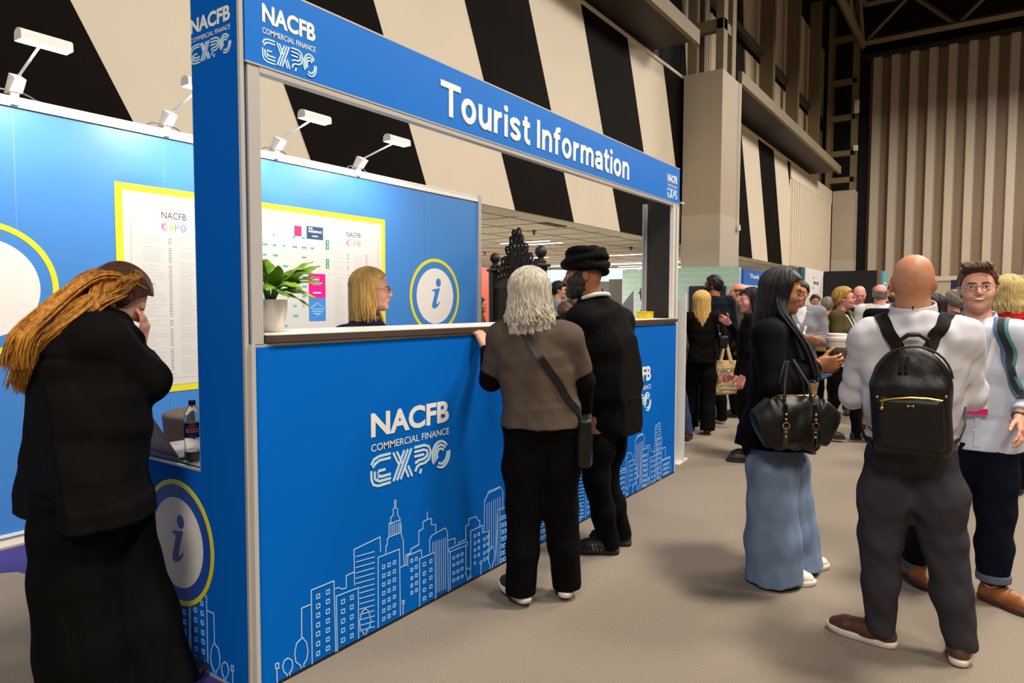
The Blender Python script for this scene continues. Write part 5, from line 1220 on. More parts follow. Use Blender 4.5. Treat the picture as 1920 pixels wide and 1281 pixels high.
    def shoes(s, mu, ms, kind='sneaker', L=.275, heel=.012, lace=None, w=.048, high=0, which='LR', toe_h=.05, stripe=None):
        J = s.J; c = s.k
        for sd in which:
            a = R(s.toes[0 if sd == 'L' else 1]); A = J['an'+sd]; d = V3(math.cos(a), math.sin(a), 0); l = V3(-math.sin(a), math.cos(a), 0)*-1; o = V3(A[0], A[1], A[2]-.09*c)
            o[2] = max(o[2], 0); hb = o-d*.065; F = Field(np.minimum(hb, hb+d*L)-.09, np.maximum(hb, hb+d*L)+V3(.09, .09, .17+high), .0042)
            F.chain([hb+d*.035+V3(0, 0, .045), hb+d*.11+V3(0, 0, .042), hb+d*(L-.085)+V3(0, 0, .040), hb+d*(L-.042)+V3(0, 0, toe_h*.68)], [.038, .042, .043, .034], .02, flat=(V3(0, 0, 1), .92))
            F.cone(hb+d*.045+V3(0, 0, .05), hb+d*.05+V3(0, 0, .088+high), .037, .041, .02, cut='b'); F.cone(hb+d*.09+V3(0, 0, .06), hb+d*.15+V3(0, 0, .052), .037, .030, .03)
            F.cone(hb+d*.05+V3(0, 0, .08+high), hb+d*.05+V3(0, 0, .14+high), .033, .037, .006, 's')
            F.plane(o+V3(0, 0, heel+.004), (0, 0, -1)); sh = F.build('shoe', mu, s.t, 1)
            out = []
            for t_, w_ in ((0, .0), (.004, .018), (.02, .030), (.06, .036), (.11, .036), (.16, .043), (.20, .044), (.235, .036), (.262, .018), (.272, 0)):
                out.append((t_*L/.272, w_*w/.044))
            poly = [(t_, w_) for t_, w_ in out]+[(t_, -w_) for t_, w_ in out[-2:0:-1]]
            n = len(poly); zt = heel+.012; V = []
            for zz, g in ((0.0, .9), (.004, 1.0), (zt*.7, 1.02), (zt, .98)):
                for p in poly: q = hb+d*(.5*L+(p[0]-.5*L)*g*1.03)+l*p[1]*g; V.append((q[0], q[1], o[2]+zz))
            Fc = [tuple(range(n))[::-1], tuple(range(3*n, 4*n))]+[(r*n+i, r*n+(i+1) % n, (r+1)*n+(i+1) % n, (r+1)*n+i) for r in range(3) for i in range(n)]
            from_data('sole', V, Fc, ms, sh, True)
            if lace:
                mb = MB()
                for q in range(5):
                    cc = hb+d*(.105+q*.021); z0 = .094-.0085*q+high*.4; mb.tube([tuple(cc-l*.022+V3(0, 0, z0-.012)), tuple(cc+V3(0, 0, z0)), tuple(cc+l*.022+d*.01+V3(0, 0, z0-.012))], .0028, 5)
                mb.build('laces', lace, sh, True)
            if stripe:
                mb = MB()
                for q in range(3):
                    for sg in (-1, 1): mb.tube([tuple(hb+d*(.105+q*.022)+l*sg*.0455+V3(0, 0, .030)), tuple(hb+d*(.118+q*.022)+l*sg*.041+V3(0, 0, .066))], .0045, 5)
                mb.build('stripes', stripe, sh)
    def bvh(s, *objs):
        V = []; Fc = []
        for o in objs:
            n = len(V); V += [v.co[:] for v in o.data.vertices]; Fc += [[i+n for i in p.vertices] for p in o.data.polygons]
        return BVHTree.FromPolygons(V, Fc)
    def strap(s, tree, pts, wd, m, name='strap', off=.004, n=40, th=.004, parent='self', wdir=None):
        """band laid onto the clothes: pts are rough guide points, snapped to the nearest cloth surface"""
        P = [Vector([float(x) for x in p]) for p in pts]; Q = []
        tot = sum((P[i+1]-P[i]).length for i in range(len(P)-1))
        for i in range(len(P)-1):
            k_ = max(2, int(n*(P[i+1]-P[i]).length/tot))
            for j in range(k_): Q.append(P[i].lerp(P[i+1], j/k_))
        Q.append(P[-1]); Sx = []; N = []
        for q in Q:
            loc, nor, ix, dist = tree.find_nearest(q)
            if loc is None or dist > .12: Sx.append(q); N.append(N[-1] if N else Vector((0, 0, 1)))
            else:
                if nor.dot(q-loc) < 0 and dist > .004: pass
                Sx.append(loc+nor*off); N.append(nor)
        for _ in range(3):
            Sx = [Sx[0]]+[(Sx[i-1]+Sx[i]*2+Sx[i+1])/4 for i in range(1, len(Sx)-1)]+[Sx[-1]]; N = [N[0]]+[((N[i-1]+N[i]+N[i+1])).normalized() for i in range(1, len(N)-1)]+[N[-1]]
        V = []; Fc = []
        for i, p in enumerate(Sx):
            d = (Sx[min(i+1, len(Sx)-1)]-Sx[max(i-1, 0)]).normalized(); sdir = d.cross(N[i]).normalized(); nn = N[i]
            for a, b in ((-1, 0), (1, 0), (1, 1), (-1, 1)): V.append(p+sdir*a*wd/2+nn*b*th)
        for i in range(len(Sx)-1):
            for j in range(4): a = 4*i+j; b = 4*i+(j+1) % 4; Fc.append((a, b, b+4, a+4))
        Fc += [(3, 2, 1, 0), (4*len(Sx)-4, 4*len(Sx)-3, 4*len(Sx)-2, 4*len(Sx)-1)]
        return from_data(name, V, Fc, m, s.t if parent == 'self' else parent, False), Sx
    def lanyard(s, tree, m, wd=.018, depth=.30, spread=.055, badge=True, sgn=1):
        J = s.J; nk = J['neck']; f = s.fwd*sgn; l = s.lat; c = s.k
        bot = J['chest']*.55+J['waist']*.45+f*.16
        for sd in (-1, 1):
            s.strap(tree, [nk-f*.09+V3(0, 0, .02), nk+l*sd*spread*1.25*c+V3(0, 0, .02), nk+l*sd*(spread+.02)*c+f*.09-V3(0, 0, .05), bot+l*sd*.012], wd, m, 'lanyard')
        if badge:
            loc, nor, ix, d = tree.find_nearest(Vector([float(x) for x in bot])); nor.z = 0; nor.normalize()
            loc = loc+nor*.012; sx = Vector((0, 0, 1)).cross(nor); mb = MB()
            fr_ = (tuple(loc), tuple(-sx), (0, 0, 1)); 
            b = MB().plate([(-.045, -.13), (.045, -.13), (.045, 0), (-.045, 0)], (tuple(loc), tuple(sx), (0, 0, 1)), .002).build('badge', M['print_white'], s.t)
            MB().plate([(-.045, -.13), (.045, -.13), (.045, -.10), (-.045, -.10)], (tuple(loc+nor*.002), tuple(sx), (0, 0, 1)), .002).build('badge_band', M['magenta'], b)
        return
JT={}
JT['A']={'pelvis':(1.147,2.683,0.893),'waist':(1.159,2.680,1.049),'chest':(1.183,2.700,1.242),'neck':(1.257,2.750,1.425),'head':(1.317,2.779,1.519),'shL':(1.318,2.954,1.347),'shR':(1.156,2.573,1.357),'elR':(1.316,2.574,1.209),'wrR':(1.376,2.745,1.330),'elL':(1.452,2.903,1.181),'wrL':(1.468,2.961,1.295),'hipL':(1.215,2.755,0.828),'hipR':(1.093,2.619,0.875),'knL':(1.265,2.687,0.496),'knR':(1.067,2.623,0.535),'anL':(1.294,2.573,0.119),'anR':(1.091,2.603,0.121)}
JT['B']={'pelvis':(2.858,1.801,0.947),'waist':(2.859,1.812,1.066),'chest':(2.836,1.826,1.240),'neck':(2.827,1.837,1.404),'head':(2.826,1.853,1.551),'shL':(2.766,1.971,1.334),'shR':(2.911,1.691,1.331),'elL':(2.788,2.060,1.118),'wrL':(2.899,2.178,1.277),'elR':(3.001,1.646,1.118),'wrR':(3.070,1.666,0.898),'hipL':(2.827,1.876,0.890),'hipR':(2.904,1.729,0.894),'knL':(2.808,1.865,0.490),'knR':(2.935,1.735,0.495),'anL':(2.782,1.867,0.111),'anR':(2.980,1.721,0.106)}
JT['C']={'pelvis':(3.747,1.879,0.837),'waist':(3.723,1.894,1.003),'chest':(3.692,1.892,1.249),'neck':(3.635,1.930,1.518),'head':(3.572,1.965,1.669),'shL':(3.505,1.930,1.400),'shR':(3.859,1.876,1.387),'elL':(3.457,1.971,1.101),'wrL':(3.614,2.062,1.298),'elR':(4.040,1.952,1.055),'wrR':(4.015,2.098,1.289),'hipL':(3.628,1.872,0.805),'hipR':(3.857,1.889,0.772),'knL':(3.584,1.870,0.476),'knR':(3.793,1.916,0.442),'anL':(3.661,1.827,0.098),'anR':(3.851,1.834,0.084)}
JT['D']={'pelvis':(3.891,0.918,0.864),'waist':(3.897,0.923,1.005),'chest':(3.918,0.927,1.186),'neck':(3.961,0.956,1.405),'head':(4.011,0.935,1.574),'shL':(4.108,0.981,1.309),'shR':(3.725,0.938,1.339),'elL':(4.176,0.960,1.016),'wrL':(4.077,0.765,1.153),'elR':(3.650,0.881,1.074),'wrR':(3.890,0.722,1.189),'hipL':(3.986,0.931,0.783),'hipR':(3.794,0.913,0.815),'knL':(4.020,0.881,0.394),'knR':(3.779,0.915,0.431),'anL':(4.043,0.849,0.049),'anR':(3.794,0.893,0.050)}
JT['E']={'pelvis':(3.349,0.245,0.916),'waist':(3.335,0.242,1.033),'chest':(3.300,0.241,1.240),'neck':(3.309,0.248,1.446),'head':(3.315,0.253,1.593),'shL':(3.280,0.402,1.359),'shR':(3.302,0.084,1.368),'elL':(3.376,0.470,1.102),'wrL':(3.589,0.417,1.184),'elR':(3.383,0.042,1.139),'wrR':(3.602,0.083,1.191),'hipL':(3.321,0.315,0.847),'hipR':(3.327,0.166,0.865),'knL':(3.328,0.342,0.496),'knR':(3.364,0.115,0.520),'anL':(3.364,0.338,0.085),'anR':(3.387,0.042,0.093)}
JT['F']={'pelvis':(4.241,0.008,0.865),'waist':(4.224,0.010,0.992),'chest':(4.196,0.016,1.186),'neck':(4.200,0.030,1.397),'head':(4.184,0.036,1.591),'shL':(4.145,-0.123,1.349),'shR':(4.164,0.183,1.351),'elL':(4.190,-0.194,1.114),'wrL':(4.054,-0.152,0.970),'elR':(4.284,0.211,1.054),'wrR':(4.249,0.172,0.861),'hipL':(4.183,-0.054,0.813),'hipR':(4.184,0.067,0.798),'knL':(4.175,-0.074,0.477),'knR':(4.228,0.166,0.465),'anL':(4.177,-0.078,0.093),'anR':(4.326,0.301,0.052)}
JT['S']={'pelvis':(2.664,2.869,0.901),'waist':(2.670,2.874,1.051),'chest':(2.673,2.866,1.202),'neck':(2.687,2.845,1.388),'head':(2.686,2.812,1.576),'shL':(2.826,2.827,1.268),'shR':(2.493,2.820,1.307),'elL':(2.863,2.857,1.034),'wrL':(2.841,2.709,0.985),'elR':(2.463,2.773,1.100),'wrR':(2.559,2.594,1.052),'hipL':(2.746,2.870,0.859),'hipR':(2.580,2.864,0.882),'knL':(2.777,2.609,0.820),'knR':(2.603,2.580,0.834),'anL':(2.781,2.596,0.370),'anR':(2.607,2.568,0.388)}
# ------------------------------------------------------------------ people: cloth materials
def cloth(name, rgb, rough=.85, var=.12, sheen=.2, bump=.25, bscale=700): return mat(name, rgb, rough, var=var, vscale=7, bump=bump, bscale=bscale, spec=.08)
cloth('suit_black', (13, 10, 9)); cloth('knit_black', (10, 8, 8)); cloth('trouser_black', (9, 8, 7)); cloth('tee_grey', (84, 72, 62), .7, .12); cloth('sleeve_black', (10, 8, 8))
cloth('coat_navy', (9, 8, 14)); cloth('denim_light', (122, 140, 168), .8, .22, bump=.4, bscale=900); cloth('shirt_white', (206, 203, 208), .75, .03); cloth('chino_grey', (58, 54, 60)); cloth('shirt_blue', (204, 210, 228), .75, .04)
cloth('denim_dark', (15, 18, 33)); cloth('sweat_navy', (34, 32, 56)); cloth('turban_cloth', (9, 8, 8), .8)
mat('leather_black', (15, 12, 11), .45, bump=.25, bscale=90, spec=.35); mat('leather_brown', (92, 52, 36), .5, var=.2, vscale=20); mat('leather_tan', (150, 88, 40), .45, var=.25, vscale=14); mat('rubber_white', (226, 216, 202), .6); mat('rubber_dark', (30, 24, 22), .7)
mat('shoe_black', (26, 20, 19), .6); mat('gold', (214, 170, 80), .28, metal=1); mat('steel_bright', (200, 196, 190), .25, metal=1); mat('patent', (18, 14, 14), .15, spec=.6)
mat('lanyard_white', (216, 218, 212), .6); mat('lanyard_print', (120, 170, 110), .6)

# A: woman leaning over the low desk, hand to her brow
A_ = Human('woman in black suit with long honey hair, hand raised to her brow', JT['A'], (-22, -38, 8), dict(hipw=.205, hipd=.165, ww=.20, wd=.18, cw=.195, cd=.17, uw=.165, ud=.125, sr=.072, ua=.062, fa=.045, th=.098, kn=.07, an=.05), H=1.72, h=.0055, skinm='fair', toes=(-12, -30))
fa = V3(*A_.hp((0, .09, .03)))
A_.body({'R': (unit(A_.hp((0.03, .10, .05))-A_.J['wrR']), unit(A_.J['head']-A_.J['wrR']+V3(0, 0, .1)), [18, 22, 26, 30], .3, 1.15), 'L': (unit(A_.hp((-.04, .10, .03))-A_.J['wrL']), unit(A_.J['head']-A_.J['wrL']), 24, .3)})
A_.face('lip_rose', 'hair_brown', lidded=True)
jk = A_.top('jacket', M['suit_black'], .020, skirt=[(.0, .25, .215, -.02), (-.12, .275, .25, -.03), (-.22, .28, .26, -.03)], hem=-.17, amp=.006, fr=20, arm_i=.018, cuff=1.72)
A_.pants(M['trouser_black'], .03, (.135, .135, .150), name='wide_trousers', hem=.02, amp=.006, fr=38, top_z=-.06, st=(1, 1, .10))
A_.shoes(M['patent'], M['rubber_dark'], w=.046, heel=.016)
hr = A_.hairfield('hair', M['hair_chestnut'], .020, 'long', .004, 60)
J = A_.J; hp = A_.hp; back = J['neck']-A_.fwd*.13; pth = []
dnw = V3(0, 0, -1); sb = J['neck']*.5+(J['shR']+J['shL'])*.25
for k_, (ax_, q0y) in enumerate(((-.062, .02), (-.045, -.01), (-.025, .03), (0, .0), (.025, .02), (.045, -.02), (.062, .02), (.070, -.02), (-.070, -.03))):
    p0 = hp((ax_*.9, q0y+.02, .118-.45*abs(ax_))); p1 = hp((ax_*1.35, -.075, .085-.3*abs(ax_))); p2 = hp((ax_*1.5, -.125, .0))
    p3 = J['neck']-A_.fwd*.150+A_.lat*(ax_*2.1+.01)+V3(0, 0, .035); p4 = J['neck']*.5+J['chest']*.5-A_.fwd*.195+A_.lat*(ax_*2.9+.02)+V3(0, 0, .02); p5 = p4-A_.fwd*.022+V3(0, 0, -.09)
    pth.append([p0, p1, p2, p3, p4, p5])
for q0 in ((.080, .01, .02), (.078, -.03, .0), (.070, -.06, .03)):
    pth.append([hp((.03, -.02, .126)), hp((.086, -.01, .07)), hp((q0[0], q0[1]-.02, q0[2])), J['neck']+A_.lat*.11-A_.fwd*.03+V3(0, 0, .02), J['shR']*.6+J['chest']*.4-A_.fwd*.13+V3(0, 0, .0), J['shR']*.5+J['chest']*.5-A_.fwd*.17+V3(0, 0, -.10)])
jtree = A_.bvh(jk)
def lay(p, off=.014):
    loc, nor, ix, dd = jtree.find_nearest(Vector([float(v) for v in p]))
    if loc is not None and (Vector([float(v) for v in p])-loc).dot(nor) < off: return V3(*(loc+nor*off))
    return p
for k_, (la, dz) in enumerate(((.10, .0), (.135, -.01), (.16, .0), (.065, -.02))):
    s0 = hp((.082, -.045+.01*k_, .03)); pth.append([hp((.045, .0, .120)), hp((.092, -.03, .075)), s0, J['neck']+A_.lat*(.075+.2*la)-A_.fwd*.10+V3(0, 0, .04), J['neck']+A_.lat*la-A_.fwd*.17+V3(0, 0, -.07+dz), J['neck']+A_.lat*(la-.01)-A_.fwd*.21+V3(0, 0, -.17+dz), J['neck']+A_.lat*(la-.03)-A_.fwd*.22+V3(0, 0, -.24+dz)])
pth = [[lay(q) if i > 2 else q for i, q in enumerate(p_)] for p_ in pth]
F = Field(np.min([p for q in pth for p in q], 0)-.07, np.max([p for q in pth for p in q], 0)+.07, .007)
for q in pth: F.chain(q[1:], [.013, .016, .018, .015, .012, .009][:len(q)-1], .018)
F.folds(.0015, 120, 3, (1, 1, .3)); F.build('hair_body', M['hair_honey'], A_.t, 1)
A_.strands(M['hair_honey'], pth, .0042, .0165, 60, 5, 'long_hair', .3)

# B: grey haired woman at the counter, seen from behind
B_ = Human('woman with silver shoulder-length hair and grey T-shirt at the counter', JT['B'], (38, -2, -3), dict(hipw=.182, hipd=.135, ww=.172, wd=.13, cw=.175, cd=.128, uw=.155, ud=.095, sr=.066, ua=.052, fa=.04, th=.098, kn=.068, an=.046), H=1.68, h=.0055, skinm='fair', toes=(62, 22))
hl = V3(2.93, 2.26, 1.42)-B_.base; dirh = unit(hl-B_.J['wrL'])
B_.body({'L': (unit(V3(-.05, .42, .75)), unit(V3(0, 1, -.5)), [42, 46, 50, 52], .2, 1.0), 'R': (V3(.05, .1, -1), unit(-B_.lat+V3(0, 0, 0)), 30, .3)})
B_.face('lip_pink', 'hair_grey')
tee = B_.top('t_shirt', M['tee_grey'], .018, skirt=[(.04, .195, .160, 0), (-.06, .208, .175, 0)], hem=-.045, cuff=.82, amp=.0055, fr=24, arm_i=.018, seed=4)
B_.top('undershirt', M['sleeve_black'], -.006, cuff=1.95, amp=0, hem=-.03, arm_i=.006)
tr = B_.pants(M['trouser_black'], .012, (.118, .088, .074), amp=.0045, hem=.055, seed=8)
B_.shoes(mat('shoe_brown_black', (52, 40, 36), .8), M['rubber_white'], heel=.022, w=.05)
B_.hairfield('hair_cap', M['hair_silver'], .022, 'long', .004, 70, fall=(.14, .112, .066, .0))
B_.locks(M['hair_silver'], 230, .17, (40, 320), .0072, 3, .014, .022, name='wavy_hair', vary=.30, inward=-.028)
# crossbody bag
bt = B_.bvh(tee, tr)
cb = thing('crossbody_bag', 'small black crossbody bag at the hip of the silver haired woman', 'bag', tuple(float(v) for v in B_.base))
J = B_.J; f, l = B_.fwd, B_.lat; L0 = J['neck']-l*.06+V3(0, 0, .0)
B_.strap(bt, [J['neck']-l*.07-f*.03+V3(0, 0, .0), J['neck']-l*.01-f*.14-V3(0, 0, .06), J['chest']+l*.05-f*.17, J['waist']+l*.15-f*.15, J['pelvis']+l*.215-f*.05+V3(0, 0, .0)], .036, M['leather_black'], 'strap', .005, 50, .004, cb)
F = Field(J['pelvis']+l*.20-V3(.2, .2, .32), J['pelvis']+l*.20+V3(.2, .2, .1), .007); F.box(J['pelvis']+l*.215+f*.0-V3(0, 0, .12), (.035, .10, .12), np.stack([l, f, V3(0, 0, 1)], 1), .02); F.folds(.004, 40, 3); F.build('pouch', M['leather_black'], cb)

# C: turbaned man leaning on the counter
C_ = Human('man in black turban and black jumper leaning on the counter', JT['C'], (122, -4, 2), dict(hipw=.175, hipd=.15, ww=.205, wd=.185, cw=.205, cd=.17, uw=.17, ud=.115, sr=.078, ua=.064, fa=.048, th=.098, kn=.066, an=.045, neck=.066), H=1.85, h=.0055, skinm='brown', toes=(118, 95))
C_.body({'L': (V3(.6, .75, 0), V3(0, 0, -1), 26, .3), 'R': (V3(-.5, .8, 0), V3(0, 0, -1), 26, .3)}, nose=1.06)
C_.face('lip_brown', 'hair_black')
jp = C_.top('jumper', M['knit_black'], .020, skirt=[(.06, .20, .185, -.015), (-.06, .205, .195, -.02), (-.13, .175, .17, -.01)], hem=-.115, amp=.005, fr=18, cuff=1.95, arm_i=.016, neck=.068)
C_.pants(M['trouser_black'], .012, (.108, .078, .062), amp=.005, hem=.045)
C_.shoes(M['shoe_black'], M['rubber_dark'], heel=.016, stripe=mat('stripe_grey', (150, 146, 142), .6), w=.05)
C_.beard(mat('beard_grey', (50, 44, 42), .8, rgb2=(22, 18, 17), vscale=60), .013, -.03, .003)
C_.collar(M['knit_black'], .074, .055, .008, .1, 'polo_collar')
c = C_.hs; F = Field(C_.J['head']-V3(.2, .2, .1), C_.J['head']+V3(.2, .2, .24), .005)
F.ell(C_.hp((0, -.018, .078)), (.106, .130, .080), C_.HR, .02)
for lay, (tilt, yawr, z0, rx0, ry0, rr_) in enumerate(((16, 12, .050, .094, .118, .021), (4, -14, .066, .098, .124, .020), (-8, 10, .084, .096, .120, .021), (-18, -10, .104, .088, .108, .022), (10, 25, .118, .070, .088, .026), (-12, -25, .128, .052, .066, .028))):
    tl = ry_(R(yawr*.8))@rx_(R(tilt))
    for a in range(0, 360, 15):
        q0 = V3(rx0*math.cos(R(a)), ry0*math.sin(R(a)), 0); q1 = V3(rx0*math.cos(R(a+15)), ry0*math.sin(R(a+15)), 0); off = V3(0, -.018, z0)
        F.cone(C_.hp(tl@q0+off), C_.hp(tl@q1+off), rr_, rr_, .007)
F.build('turban', M['turban_cloth'], C_.t, 1)
ct = C_.bvh(jp); J = C_.J
MB().build if False else None
mb = MB(); pts = [J['neck']+C_.lat*math.cos(R(a))*.094+C_.fwd*math.sin(R(a))*.092+V3(0, 0, .018+.028*(-math.sin(R(a)))) for a in range(-190, 11, 12)]
mb.tube([tuple(map(float, p)) for p in pts], .013, 8, flat=((0, 0, 1), 1.0)); mb.build('lanyard', M['lanyard_white'], C_.t, True)

# D: woman in dark coat with wide light jeans
D_ = Human('woman with long black hair, navy coat and wide pale jeans', JT['D'], (-82, -8, 0), dict(hipw=.16, hipd=.125, ww=.15, wd=.12, cw=.16, cd=.125, uw=.145, ud=.09, sr=.062, ua=.050, fa=.038, th=.09, kn=.06, an=.04, neck=.05), H=1.74, h=.0048, skinm='brown', toes=(-50, -66))
D_.body({'R': (unit(V3(.42, -.88, .10)), unit(V3(.75, .35, .15)), [34, 36, 40, 46], .35, 1.1), 'L': (unit(V3(.1, -1, .05)), unit(V3(-.6, -.2, .7)), 34, .35)}, nose=.97)
D_.face('lip_rose', 'hair_black', lidded=True)
ck = D_.top('coat', M['coat_navy'], .022, skirt=[(.10, .185, .16, 0), (-.06, .22, .205, 0), (-.16, .24, .225, 0)], hem=-.125, amp=.005, fr=18, arm_i=.024, seed=6, cuff=1.93)
D_.pants(M['denim_light'], .02, (.125, .128, .152), name='wide_jeans', hem=.02, amp=.006, fr=42, seed=11, top_z=-.02, st=(1, 1, .10))
D_.shoes(M['rubber_white'], M['rubber_white'], w=.046, heel=.02)
D_.hairfield('hair_cap', M['hair_black'], .020, 'long', .003, 60, fall=(.28, .085, .06, .01))
D_.locks(M['hair_black'], 150, .33, (76, 284), .0095, 8, .010, .021, name='long_hair', vary=.3, down=(-.05, .12, -1))
dt = D_.bvh(ck); J = D_.J
fp = []
for q0, q1 in (((.070, .02, .05), .10), ((.078, -.01, .03), .12), ((-.070, .02, .05), -.08)):
    p_ = [D_.hp((q0[0]*.5, .02, .125)), D_.hp((q0[0]*1.2, q0[1]+.01, .06)), D_.hp((q0[0]*1.25, q0[1], -.04)), J['neck']+D_.lat*q1+D_.fwd*.05+V3(0, 0, .03), J['chest']+D_.lat*q1+D_.fwd*.14+V3(0, 0, .09), J['chest']+D_.lat*q1*1.1+D_.fwd*.17-V3(0, 0, .06)]
    for i in (3, 4, 5):
        loc, nor, ix, dd = dt.find_nearest(Vector([float(v) for v in p_[i]]))
        if (Vector([float(v) for v in p_[i]])-loc).dot(nor) < .014: p_[i] = V3(*(loc+nor*.014))
    fp.append(p_)
D_.strands(M['hair_black'], fp, .0065, .011, 26, 7, 'front_hair', .3)
D_.strap(dt, [J['neck']-D_.fwd*.06+V3(0, 0, .05), J['neck']+D_.lat*.06-V3(0, 0, .0), J['chest']+D_.lat*.05+D_.fwd*.18, J['waist']+D_.fwd*.18+D_.lat*.02], .018, M['lanyard_white'], 'lanyard')
D_.collar(M['lanyard_white'], .062, .03, .006, .1, 'lanyard_band')
# coffee cup in her hand
def local(Hm, wx, wy, wz): return (wx, wy, wz)
cw = D_.base+D_.J['wrR']
cup = thing('coffee_cup', 'white takeaway cup with lid and printed sleeve held by the coated woman', 'cup', (4.10, .665, 1.165)); cup.scale = (1.25, 1.25, 1.25)
MB().lathe([(.030, 0), (.033, .002), (.043, .115), (.0445, .118)], n=32).build('cup_body', M['print_white'], cup, True)
MB().lathe([(.0365, .022), (.0375, .022), (.0435, .085), (.0425, .086)], n=32).build('sleeve', mat('card_brown', (96, 78, 50), .8), cup, True)
MB().lathe([(.0465, .114), (.0475, .120), (.0465, .128), (.041, .130), (.040, .143), (.036, .146), (0, .144)], n=32).build('lid', mat('lid_pink', (232, 218, 214), .4), cup, True)
P_, F_ = text_mesh('PAUL', (-.05, .05, .035, .07), ((0, 0, 0), (1, 0, 0), (0, 0, 1)), None, bold=.04)
from_data('sleeve_lettering', [(.0425*math.cos(R(215)+p[0]/.042), .0425*math.sin(R(215)+p[0]/.042), p[2]) for p in P_], F_, mat('card_ink', (40, 30, 20), .8), cup)
ph = thing('phone', 'phone with blue screen held low by the coated woman', 'phone', (4.10, .76, 1.10), R(25)); MB().box(-.075, .075, -.038, .038, 0, .009, .003).build('casing', M['black_matte'], ph); MB().box(-.07, .07, -.034, .034, .0085, .0095).build('screen', mat('screen_blue', (60, 130, 220), .3), ph); ph.rotation_euler = (R(20), R(-15), R(-30))
# handbag on her forearm
hb = thing('handbag', 'black studded leather handbag hanging from the coated woman\'s arm', 'bag', (3.585, .765, 0), R(-60))
BZ = .915; F = Field((-.24, -.13, BZ-.20), (.24, .13, BZ+.16), .006)
F.loft([(-.165, 0, BZ-.03), (-.09, 0, BZ), (.09, 0, BZ), (.165, 0, BZ-.03)], [.06, .085, .085, .06], [.10, .135, .135, .10], (0, 1, 0), 2.3, .02); F.folds(.006, 45, 4); F.build('bag_body', M['leather_black'], hb, 2)
for sy in (-1, 1):
    MB().tube([(-.07, sy*.055, BZ+.08), (-.065, sy*.045, BZ+.20), (-.03, sy*.02+.06, BZ+.30), (.0, sy*.02+.07, BZ+.31), (.05, sy*.045+.01, BZ+.20), (.07, sy*.055, BZ+.08)], .0085, 8).build('handle', M['leather_black'], hb, True)
    for sx in (-1, 1): MB().tube([(sx*.07, sy*.074, BZ+.10), (sx*.07, sy*.092, BZ+.0), (sx*.07, sy*.084, BZ-.10)], .012, 6, flat=((0, 1, 0), .3)).build('side_band', M['patent'], hb)
    for sx in (-1, 1):
        for zz in (.055, .03, -.03, -.055): MB().sphere((sx*.07, sy*.092, BZ+zz), .007, 10, 6).build('stud', M['gold'], hb, True)
        mbx = MB(); mbx.tube([(sx*.07+.016*math.cos(R(a)), sy*.096, BZ+.0+.016*math.sin(R(a))) for a in range(0, 361, 30)], .0028, 6); mbx.build('ring', M['steel_bright'], hb, True)
MB().tube([(-.15, .0, BZ+.095), (-.08, .0, BZ+.135), (.08, .0, BZ+.135), (.15, .0, BZ+.095)], .005, 6).build('zip', M['gold'], hb, True)

# E: bald man with backpack, from behind
E_ = Human('man with shaved head, white shirt and grey trousers, seen from behind', JT['E'], (4, 2, 0), dict(hipw=.150, hipd=.128, ww=.155, wd=.12, cw=.185, cd=.130, uw=.165, ud=.10, sr=.068, ua=.050, fa=.042, th=.090, kn=.068, an=.044, neck=.066), H=1.76, h=.0048, skinm='tan', toes=(80, -2))
E_.body({'L': (unit(V3(.8, .1, .2)), V3(0, 0, 1), 35, .3), 'R': (unit(V3(.8, .3, .2)), V3(0, 0, 1), 35, .3)})
E_.face('lip_brown', 'hair_black')
sh = E_.top('shirt', M['shirt_white'], .020, skirt=[(.10, .165, .138, 0), (.02, .168, .142, 0), (-.04, .165, .14, 0)], hem=.0, amp=.0085, fr=28, arm_i=.012, seed=12, cuff=1.8, foldst=(1, 1, 1.2), hfac=1.2)
E_.pants(M['chino_grey'], .013, (.125, .084, .060), amp=.0045, fr=38, hem=.06, seed=3)
J = E_.J; F = Field(J['pelvis']-V3(.26, .26, .1), J['pelvis']+V3(.26, .26, .1), .006); F.loft([J['pelvis']-V3(0, 0, .012), J['pelvis']+V3(0, 0, .02)], [.172, .171], [.148, .147], E_.lat, 2.3, .01, cut='ab'); F.loft([J['pelvis']-V3(0, 0, .05), J['pelvis']+V3(0, 0, .05)], [.162, .161], [.138, .137], E_.lat, 2.3, .004, 's'); F.build('belt', M['leather_brown'], E_.t)
E_.shoes(M['leather_brown'], M['rubber_white'], heel=.020, w=.05, L=.29)
for sd in 'LR':
    F = Field(J['an'+sd]-.1, J['an'+sd]+.12, .0055); F.cone(J['an'+sd]-V3(0, 0, .03), J['an'+sd]+V3(0, 0, .035), .044, .046, .01, cut='b'); F.build('sock', mat('sock_blue', (30, 50, 150), .8), E_.t)
E_.collar(M['shirt_white'], .080, .085, .006, -.15, 'collar', drop=.025)
MB().box(-.012, .012, -.002, .002, -.008, .008).build('collar_tag', M['black_matte'], E_.t, loc=tuple(float(v) for v in (J['neck']-E_.fwd*.079+V3(0, 0, .045))))
et = E_.bvh(sh)
bp = thing('backpack', 'small black leather backpack with gold zip worn by the shaved-head man', 'bag', tuple(float(v) for v in E_.base))
f, l, u = E_.fwd, E_.lat, V3(0, 0, 1); bc = J['chest']*.5+J['waist']*.5-f*.205-V3(0, 0, .02); tilt = rx_(0)
Rb = np.stack([l, f, u], 1)
def bq(x, y, z): return bc+l*x+f*y+u*z
F = Field(bc-V3(.24, .24, .27), bc+V3(.24, .24, .30), .006)
F.box(bq(0, 0, -.055), (.138, .065, .155), Rb, .045, .02); F.cone(bq(0, -.01, .06), bq(0, .012, .06), .148, .148, .03, flat=None) if False else F.ell(bq(0, 0, .075), (.136, .060, .150), Rb, .03)
F.folds(.0025, 40, 4); F.build('bag_body', M['leather_black'], bp, 1)
